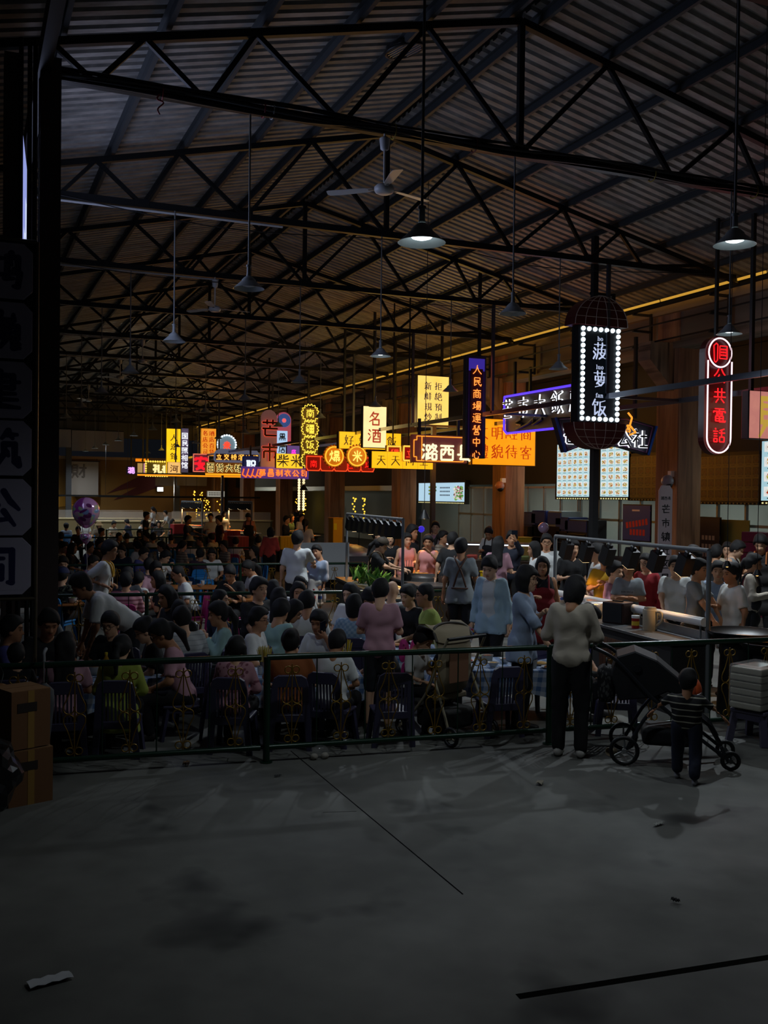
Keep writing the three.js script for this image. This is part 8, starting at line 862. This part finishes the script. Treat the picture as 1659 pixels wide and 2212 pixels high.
  // glass counter with a light strip
  const gc = atY(1035, 1186, 1.05), g = thing('glass_counter', 'glass food counter lit by a white strip', 'counter', [gc.x, 0, gc.z], -0.6); part(g, 'body', box(2.6, 0.8, 0.7, 0, 0.4, 0), mat('#5a4a3a', 0.6)); part(g, 'glass_case', box(2.6, 0.36, 0.66, 0, 1.0, 0), mat('#ffffff', 0.05, 0, { transmission: 0.95, thickness: 0 })); part(g, 'top', box(2.64, 0.03, 0.7, 0, 1.2, 0), M.chrome); part(g, 'light_strip', box(2.4, 0.03, 0.05, 0, 1.17, 0.3), glow('#eaf4ff', 1.6)); const lg = areaLight(V(gc.x, 1.13, gc.z + 0.2), V(0, -1, 0), 2.2, 0.05, '#eaf4ff', 4); lg.rotation.z = -0.6; for (let i = 0; i < 8; i++) { const f = part(g, 'skewered_food', rbox(0.24, 0.1, 0.4, 0.03, -1.1 + i * 0.31, 0.86, 0), foodM[i % 5]); void f; }
}
// vertical white board and cameras on the columns
{
  const s = (() => { const t = 16.35, l = atT(1421, 1150, t), r = atT(1449, 1150, t), a = atT(1435, 1049, t), b = atT(1435, 1300, t); return { x: (l.x + r.x) / 2, w: r.x - l.x, y1: a.y, y0: b.y, t }; })(), h = s.y1 - s.y0, g = thing('committee_board', 'narrow white upright board with black brush characters beside the column', 'sign', [s.x, s.y0, -s.t]);
  part(g, 'board', extrude([[-s.w / 2, 0], [s.w / 2, 0], [s.w / 2, h - 0.1], [s.w * 0.3, h], [-s.w * 0.3, h], [-s.w / 2, h - 0.1]], 0.03, 0.004), mat('#b8b0b8', 0.5)); const tx = canvasTex(96, 820, (q) => { q.fillStyle = '#b8b0b8'; q.fillRect(0, 0, 96, 820); [...'潞西县'].forEach((c, i) => ink(q, c, 22 + i * 26, 70, 26, '#17141a', 'brush', 0.11)); [...'芒市镇社区居委'].forEach((c, i) => ink(q, c, 50, 150 + i * 100, 68, '#17141a', 'brush', 0.11)); }); part(g, 'character_print', new THREE.PlaneGeometry(s.w * 0.96, h * 0.97).translate(0, h * 0.49, 0.036), mat('#ffffff', 0.6, 0, { map: tx })); part(g, 'stand', box(s.w * 0.6, s.y0, 0.03, 0, -s.y0 / 2, 0), M.darkSteel);
  const cam = (p, lab, col) => { const c = thing('security_camera', lab, 'camera', p.toArray()); part(c, 'mount', box(0.12, 0.12, 0.1, 0.1, 0.1, 0), M.white); part(c, 'dome', ball(0.13, 0, -0.05, 0, 16), mat(col, 0.4)); part(c, 'lens', ball(0.09, 0, -0.12, 0.03, 12), M.black); part(c, 'arm', bar(V(0.1, 0.1, 0), V(0, 0.03, 0), 0.025, 8), M.white); };
  cam(V(WX - 0.14, atT(1070, 1045, 23.4).y, -23.75), 'round security camera on the second brown column', '#a87a68'); cam(V(WX - 0.13, atT(1447, 1035, 16.3).y + 0.02, -16.75), 'white security camera on the first brown column', '#8a8890');
}
// ---------------------------------------------------------------- shop fronts behind the columns, and the far end
{
  const SX = 15.3, wallM = mat('#3a3c3c', 0.8), al = mat('#8f9593', 0.4, 0.5), W = structGroup('wall_right', 'grey shop wall above the shop windows behind the columns');
  part(W, 'fascia', box(0.2, 2.9, 54, SX + 0.15, 4.15, -33), wallM); part(W, 'roof_slab', box(5, 0.15, 54, SX + 2.6, 5.65, -33), wallM); part(W, 'back_panel', box(0.2, 5.6, 54, SX + 4.6, 2.8, -33), mat('#b4bab4', 0.8)); part(W, 'end_panel', box(4.6, 5.6, 0.2, SX + 2.3, 2.8, -6.1), wallM); part(W, 'end_panel', box(4.6, 5.6, 0.2, SX + 2.3, 2.8, -60), wallM); part(W, 'inner_ceiling', box(4.4, 0.1, 54, SX + 2.4, 3.2, -33), mat('#8a8c88', 0.8));
  const glass = mat('#ffffff', 0.08, 0, { transmission: 0.94, thickness: 0 });
  for (let i = 0; i < 6; i++) {   // glazed fronts
    const z = -10.2 - i * 3.55, g = structGroup('window_' + (i + 1), 'aluminium shop window and door front behind the columns');
    part(g, 'sill_panel', box(0.1, 0.8, 3.4, SX, 0.4, z), mat('#565a5a', 0.6)); for (const y of [0.82, 1.75, 2.6]) part(g, 'transom', box(0.07, 0.06, 3.5, SX, y, z), al); for (let k = 0; k < 5; k++) part(g, 'mullion', box(0.07, 1.8, 0.05, SX, 1.72, z - 1.72 + k * 0.86), al); for (let k = 0; k < 4; k++) for (const [y, h] of [[1.28, 0.88], [2.18, 0.8]]) part(g, 'pane', box(0.012, h, 0.8, SX, y, z - 1.29 + k * 0.86), glass);
  }
  for (let i = 0; i < 3; i++) { const z = -33 - i * 8, g = structGroup('trim_4', 'dark metal shutter post between the shop openings'); part(g, 'post', box(0.2, 2.7, 0.25, SX, 1.35, z), M.darkSteel); part(g, 'header', box(0.1, 0.2, 7.6, SX, 2.6, z - 4), al); }
  // ceiling lights inside the shops
  for (const [z, k] of [[-12.5, 0.5], [-17, 1.3], [-21.5, 2.6], [-27, 2.2], [-31, 2.4], [-38, 0.8]]) { const g = thing('shop_ceiling_light', 'white ceiling panel light inside ' + (k > 2 ? 'a bright shop' : 'a dim shop') + ' behind the columns', 'lamp', [SX + 2.2, 3.12, z], 0, 'shop ceiling lights ' + (k > 2 ? 'bright' : 'dim')); part(g, 'diffuser', box(0.5, 0.03, 1.1), glow('#e6f4ee', Math.min(1.4, k))); part(g, 'frame', box(0.56, 0.02, 1.16, 0, 0.012, 0), al); areaLight(V(SX + 2.2, 3.09, z), V(0, -1, 0.0001), 0.5, 1.1, '#e2f2ea', k * 9); }
  // menu boards along the fascia
  const food = (w, h, cw, ch, bg, dim) => canvasTex(w, h, (g) => { g.fillStyle = bg; g.fillRect(0, 0, w, h); const r = rng(w + cw); const cx = w / cw, cy = h / ch; for (let j = 0; j < ch; j++) for (let i = 0; i < cw; i++) { const x = (i + 0.5) * cx, y = (j + 0.42) * cy; g.fillStyle = dim ? '#2a2418' : '#f2f6f4'; g.fillRect(x - cx * 0.4, y - cy * 0.36, cx * 0.8, cy * 0.66); g.fillStyle = dim ? '#4a4438' : '#e8e8e0'; g.beginPath(); g.ellipse(x, y, cx * 0.36, cy * 0.3, 0, 0, 7); g.fill(); const cs = dim ? ['#4a2c18', '#3a3c1a', '#52381e', '#40251a'] : ['#c87a24', '#d8a83a', '#7a9a2c', '#b83a24', '#8a4a20', '#c8b45a']; for (let q = 0; q < 26; q++) { g.fillStyle = cs[r() * cs.length | 0]; g.beginPath(); g.ellipse(x + (r() - 0.5) * cx * 0.5, y + (r() - 0.5) * cy * 0.4, cx * 0.06 * (0.5 + r()), cy * 0.05 * (0.5 + r()), r() * 3, 0, 7); g.fill(); } g.fillStyle = dim ? '#1a160c' : '#23302c'; for (let q = 0; q < 5; q++) g.fillRect(x - cx * 0.26 + q * cx * 0.11, y + cy * 0.38, cx * 0.07, cy * 0.08); } });
  const board = (x0, x1, y0, y1, tx, k, lab, lightK, col) => { const a = atX(x0, (y0 + y1) / 2, SX - 0.12), b = atX(x1, (y0 + y1) / 2, SX - 0.12), t = atX((x0 + x1) / 2, y0, SX - 0.12).y, u = atX((x0 + x1) / 2, y1, SX - 0.12).y, L = Math.abs(a.z - b.z), h = t - u, p = V(SX - 0.12, (t + u) / 2, (a.z + b.z) / 2), g = thing('menu_light_box', lab, 'menu board', p.toArray(), -Math.PI / 2); part(g, 'case', box(L + 0.16, h + 0.16, 0.14, 0, 0, -0.06), mat('#1b1d14', 0.6)); part(g, 'face_panel', face(L, h, 0.012), k ? glowMap(tx, k) : mat('#ffffff', 0.5, 0, { map: tx })); const bm = k ? glow('#f0e6a0', 0.9) : mat('#8a8458', 0.4); const nb = Math.round(L / 0.11); for (let i = 0; i < Math.min(60, nb); i++) for (const y of [-1]) part(g, 'border_bulb', box(0.03, 0.03, 0.02, -L / 2 + (i + 0.5) * L / Math.min(60, nb), y * (h / 2 + 0.05), 0.02), bm); if (lightK) areaLight(p.clone().add(V(-0.08, 0, 0)), V(-1, 0, 0), L, h, col, lightK); };
  board(1204, 1284, 958, 1073, food(512, 640, 7, 7, '#bfe6ee'), 0.85, 'glowing pale blue menu board of dish photos behind the maroon dome', 1.0, '#cfeef6'); board(1298, 1359, 958, 1073, food(400, 640, 4, 7, '#bfe6ee'), 0.85, 'second glowing menu board of dish photos beside the steel post', 1.0, '#cfeef6');
  board(1500, 1642, 985, 1082, food(640, 400, 9, 4, '#6a6034', true), 0, 'unlit olive menu board of dish photos right of the first column', 0); board(1646, 1760, 950, 1082, food(320, 400, 2, 4, '#b0dce8'), 0.8, 'glowing blue menu board at the edge behind the unlit one', 0.8, '#c8e8f4'); board(1362, 1440, 985, 1075, food(320, 300, 5, 4, '#5a5230', true), 0, 'unlit olive menu board behind the narrow white board', 0);
  const scr = canvasTex(512, 220, (g) => { g.fillStyle = '#b8dcf0'; g.fillRect(0, 0, 512, 220); g.fillStyle = '#2c3a48'; for (let j = 0; j < 3; j++) for (let i = 0; i < 7; i++) g.fillRect(250 + i * 16, 50 + j * 44, 11, 16); g.fillStyle = '#2c5a3c'; for (let i = 0; i < 5; i++) g.fillRect(120 + (i % 2) * 50, 40 + (i >> 1) * 40, 40, 22); g.fillStyle = '#c8c82c'; for (let i = 0; i < 5; i++) g.fillRect(126 + (i % 2) * 50, 46 + (i >> 1) * 40, 26, 9); g.fillStyle = '#b8dcf0'; const r = rng(9); for (let i = 0; i < 120; i++) { g.fillStyle = ['#4a8a3c', '#7ab05a', '#d8d8c8', '#c87a8a', '#5a4a2c', '#e8e8e0'][i % 6]; g.beginPath(); g.ellipse(400 + 90 * r(), 60 + 140 * r() - 20 * r(), 6 + 10 * r(), 5 + 9 * r(), r() * 3, 0, 7); g.fill(); } });
  board(905, 1004, 1043, 1083, scr, 0.9, 'wide glowing blue screen with vegetables beside the third column', 1.2, '#c4e4f4');
  // fridges, poster stand, yellow door panel, crates in front of the shop windows
  const fr = (px, py, h, w, col, lab, X = SX - 0.55) => { const p = atX(px, py, X), g = thing('drinks_fridge', lab, 'fridge', [p.x, 0, p.z], -Math.PI / 2); part(g, 'cabinet', rbox(w, h, 0.6, 0.02, 0, h / 2, -0.05), mat(col, 0.45)); part(g, 'door', rbox(w * 0.86, h * 0.7, 0.03, 0.01, 0, h * 0.44, 0.26), mat('#10181c', 0.15)); part(g, 'header', box(w * 0.96, h * 0.16, 0.02, 0, h * 0.9, 0.26), mat('#3a4a8a', 0.4)); part(g, 'handle', box(0.03, 0.4, 0.03, w * 0.36, h * 0.5, 0.29), M.chrome); for (let j = 0; j < 4; j++) part(g, 'shelf', box(w * 0.8, 0.012, 0.02, 0, h * (0.18 + 0.15 * j), 0.278), M.grey); };
  fr(1160, 1130, 1.9, 0.7, '#1a2a6a', 'dark blue drinks fridge before the shop window'); fr(1180, 1130, 1.95, 0.7, '#20307a', 'second blue fridge with snack posters'); fr(1215, 1130, 1.95, 0.65, '#8a928e', 'pale fridge with a red header'); fr(1232, 1130, 1.8, 0.6, '#1c2c68', 'narrow blue fridge next to the pale one'); fr(1262, 1130, 1.75, 1.0, '#2a2a30', 'wide dark display cooler');
  const pst = (px, py, w, h, y, draw, lab, X) => { const p = atX(px, py, X), g = thing('poster_stand', lab, 'poster', [p.x, 0, p.z], -Math.PI / 2); part(g, 'sheet', box(w, h, 0.02, 0, y, 0), mat('#ffffff', 0.6, 0, { map: canvasTex(128, Math.round(128 * h / w), draw) })); part(g, 'stand', box(w * 0.2, y - h / 2 + 0.02, 0.04, 0, (y - h / 2) / 2, -0.03), M.darkSteel); part(g, 'frame', box(w + 0.05, h + 0.05, 0.015, 0, y, -0.012), M.darkSteel); };
  pst(1375, 1115, 1.0, 0.8, 1.75, (g, w, h) => { g.fillStyle = '#1c3c8c'; g.fillRect(0, 0, w, h); g.fillStyle = '#c8202c'; for (let i = 0; i < 7; i++) { g.save(); g.translate(14 + i * 15, h * 0.5 - i * 2); g.rotate(-0.2); g.fillRect(0, 0, 11, 18); g.restore(); } for (let i = 0; i < 5; i++) g.fillRect(34 + i * 15, h * 0.68, 11, 18); g.fillStyle = '#e0d8d0'; g.fillRect(44, 12, 36, 5); }, 'blue poster with slanted red lettering beside the narrow board', 14.2);
  pst(1531, 1140, 0.7, 1.7, 1.05, (g, w, h) => { g.fillStyle = '#101a3c'; g.fillRect(0, 0, w, h); g.fillStyle = '#b8bcc8'; for (let j = 0; j < 3; j++) for (let i = 0; i < 4; i++) g.fillRect(26 + i * 20, 70 + j * 34, 14, 18); g.fillStyle = '#c89a1c'; g.fillRect(52, 200, 22, 80); g.fillRect(44, 240, 38, 60); }, 'dark blue roll-up poster with a yellow bottle right of the column', SX - 0.25);
  const yd = atX(1588, 1130, SX - 0.1), y = thing('yellow_door_panel', 'olive yellow sheet covering a shop door', 'panel', [yd.x, 0, yd.z], -Math.PI / 2); part(y, 'sheet', box(0.85, 1.75, 0.02, 0, 1.0, 0), mat('#7d7a34', 0.7)); part(y, 'hook', ball(0.02, 0.38, 1.2, 0.02, 8), M.white);
  const mg = atX(1640, 1150, SX - 0.7), st = thing('crate_stack', 'stack of dark magenta crates by the pale door', 'crates', [mg.x, 0, mg.z], -1.4); for (let i = 0; i < 8; i++) part(st, 'crate', rbox(0.6 - 0.01 * i, 0.2, 0.42, 0.02, 0, 0.1 + i * 0.21, 0), mat(i % 2 ? '#6a1430' : '#731838', 0.5));
}
{ // far end: ochre wall with a dark red mural, hanging screen, drapes, lintel
  const t = 59.5, P2 = (x, y) => atT(x, y, t), a = P2(60, 1000), b = P2(700, 1000), w = structGroup('wall_back', 'ochre end wall of the hall with a dark red mural'), cx = (a.x + b.x) / 2, L = b.x - a.x + 4;
  part(w, 'plaster', box(L, 4.2, 0.25, cx, 2.1, -t - 0.2), mat('#7d5a24', 0.85)); part(w, 'gable_sheet', box(L, 3.2, 0.2, cx, 7.2, -t - 2.5), mat('#77797a', 0.7, 0.2));
  const mu = (pts) => { const q = pts.map(([x, y]) => { const p = P2(x, y); return [p.x, p.y]; }); return extrude(q, 0.03).translate(0, 0, -t - 0.07); }; part(w, 'mural_shape', mu([[232, 1066], [262, 1048], [300, 1030], [340, 1016], [420, 1008], [470, 1010], [420, 1030], [360, 1046], [300, 1068], [246, 1080], [262, 1070], [296, 1052], [262, 1058]]), mat('#4a1214', 0.8)); part(w, 'mural_shape', mu([[122, 1074], [160, 1070], [172, 1090], [122, 1096]]), mat('#b07a1c', 0.8));
  const lin = P2(300, 992); part(w, 'lintel', box(L, 0.16, 0.3, cx, lin.y, -t + 0.1), mat('#9a7a58', 0.6)); for (const px of [146, 378, 480]) { const p = P2(px, 1000); part(w, 'post', box(0.3, 6.5, 0.3, p.x, 3.25, -t + 0.6), mat('#3c3e42', 0.6)); }
  const s0 = P2(143, 996), s1 = P2(210, 1073), sc = thing('hanging_screen', 'grey white hanging screen with one faint brush character at the far end', 'screen', [(s0.x + s1.x) / 2, 0, -t + 0.45]); part(sc, 'sheet', box(s1.x - s0.x, s0.y - s1.y, 0.02, 0, (s0.y + s1.y) / 2, 0), mat('#9a9086', 0.85)); part(sc, 'character_print', neon('財', -0.2, (s0.y + s1.y) / 2 + 0.45, 0.012, 0.9, 0.05, 4), mat('#6e645c', 0.85)); part(sc, 'top_rod', bar(V(-(s1.x - s0.x) / 2 - 0.1, s0.y, 0), V((s1.x - s0.x) / 2 + 0.1, s0.y, 0), 0.03, 8), M.black); for (const q of [-1, 1]) part(sc, 'rope', bar(V(q * 0.8, s0.y, 0), V(q * 0.8, lin.y, -0.3), 0.015, 5), M.black);
  for (const [x0, x1, y0, y1, lab] of [[120, 150, 928, 968, 'first grey drape slung under the far trusses'], [152, 262, 930, 978, 'wide grey drape slung under the far trusses'], [330, 372, 1012, 1050, 'small white banner under the far signs'], [375, 440, 1020, 1050, 'second white banner under the far signs']]) { const p0 = P2(x0, y0), p1 = P2(x1, y1), g = thing('hanging_drape', lab, 'drape', [(p0.x + p1.x) / 2, (p0.y + p1.y) / 2, -t + 0.9]); const ge = new THREE.PlaneGeometry(p1.x - p0.x, p0.y - p1.y, 20, 6), q = ge.attributes.position; for (let i = 0; i < q.count; i++) q.setZ(i, 0.12 * Math.sin(q.getX(i) * 5) * (0.5 - q.getY(i) / (p0.y - p1.y))); ge.computeVertexNormals(); part(g, 'fabric', ge, mat('#8a8488', 0.9, 0, { side: THREE.DoubleSide })); part(g, 'top_rod', bar(V(-(p1.x - p0.x) / 2, (p0.y - p1.y) / 2, 0), V((p1.x - p0.x) / 2, (p0.y - p1.y) / 2, 0), 0.03, 6), M.darkSteel); part(g, 'cord', bar(V(0, (p0.y - p1.y) / 2, 0), V(0, roofY((p0.x + p1.x) / 2) - (p0.y + p1.y) / 2, 0), 0.015, 5), M.darkSteel); }
  const fl = P2(345, 1057), sp = thing('flood_lamp', 'bright white flood lamp on the ochre wall', 'lamp', [fl.x, fl.y, -t + 0.1]); part(sp, 'housing', rbox(0.4, 0.3, 0.15, 0.03), M.black); part(sp, 'lens', rbox(0.34, 0.24, 0.04, 0.01, 0, 0, 0.08), glow('#eaf4f0', 4)); const l = new THREE.SpotLight('#f4f0dc', 26, 0, 1.3, 0.6); l.position.set(fl.x, fl.y, -t + 0.35); l.target.position.set(fl.x + 1.5, 0.5, -t + 6); l.shadow.radius = 6; scene.add(l, l.target);
  const ns = atT(466, 1067, 50), nb = thing('notice_box', 'small white lit notice box hanging by the far column', 'sign', [ns.x, ns.y, -50]); part(nb, 'case', rbox(0.95, 0.34, 0.1, 0.04), mat('#8a8a84', 0.5)); part(nb, 'face_panel', face(0.88, 0.28, 0.052), glowMap(canvasTex(256, 80, (g) => { g.fillStyle = '#c8c4b4'; g.fillRect(0, 0, 256, 80); g.fillStyle = '#2a2620'; for (let j = 0; j < 2; j++) for (let i = 0; i < 9; i++) g.fillRect(24 + i * 24, 16 + j * 28, 15, 18); }), 0.55)); part(nb, 'rod', bar(V(0, 0.17, 0), V(0, roofY(ns.x) - ns.y, 0), 0.015, 5), M.black);
  // fairy-light figures beyond
  for (const [px, py, k, lab] of [[436, 1096, 1, 'yellow fairy light figure beyond the first awning stall'], [463, 1095, 1.3, 'pair of yellow fairy light wings behind the notice box'], [428, 1078, 0.8, 'small fairy light crown above the first awning'], [776, 1100, 1.0, 'yellow fairy light figure behind the vegetable stall'], [650, 1092, 1, 'fairy light star at the foot of the bulb column']]) { const p = atT(px, py, px > 700 ? 40 : 57), g = thing('fairy_light_figure', lab, 'light string', p.toArray()), r = rng(px); const gg = glow('#ffc83c', 1.5); for (let i = 0; i < 26; i++) { const a2 = i / 26 * 6.28; part(g, 'light', ball(0.04, k * (0.34 - 0.2 * r()) * (i % 2 ? 1 : -1), k * 0.6 * Math.sin(a2) * (0.7 + 0.3 * r()), 0.2 * (r() - 0.5), 5), gg); } part(g, 'frame', tube([[0, -0.6 * k, 0], [0, -p.y * 0.5, 0.02], [0, -p.y, 0]], 0.02, 8, 5), M.darkSteel); }
}
console.log('objects', scene.children.length);
renderer.render(scene, camera);
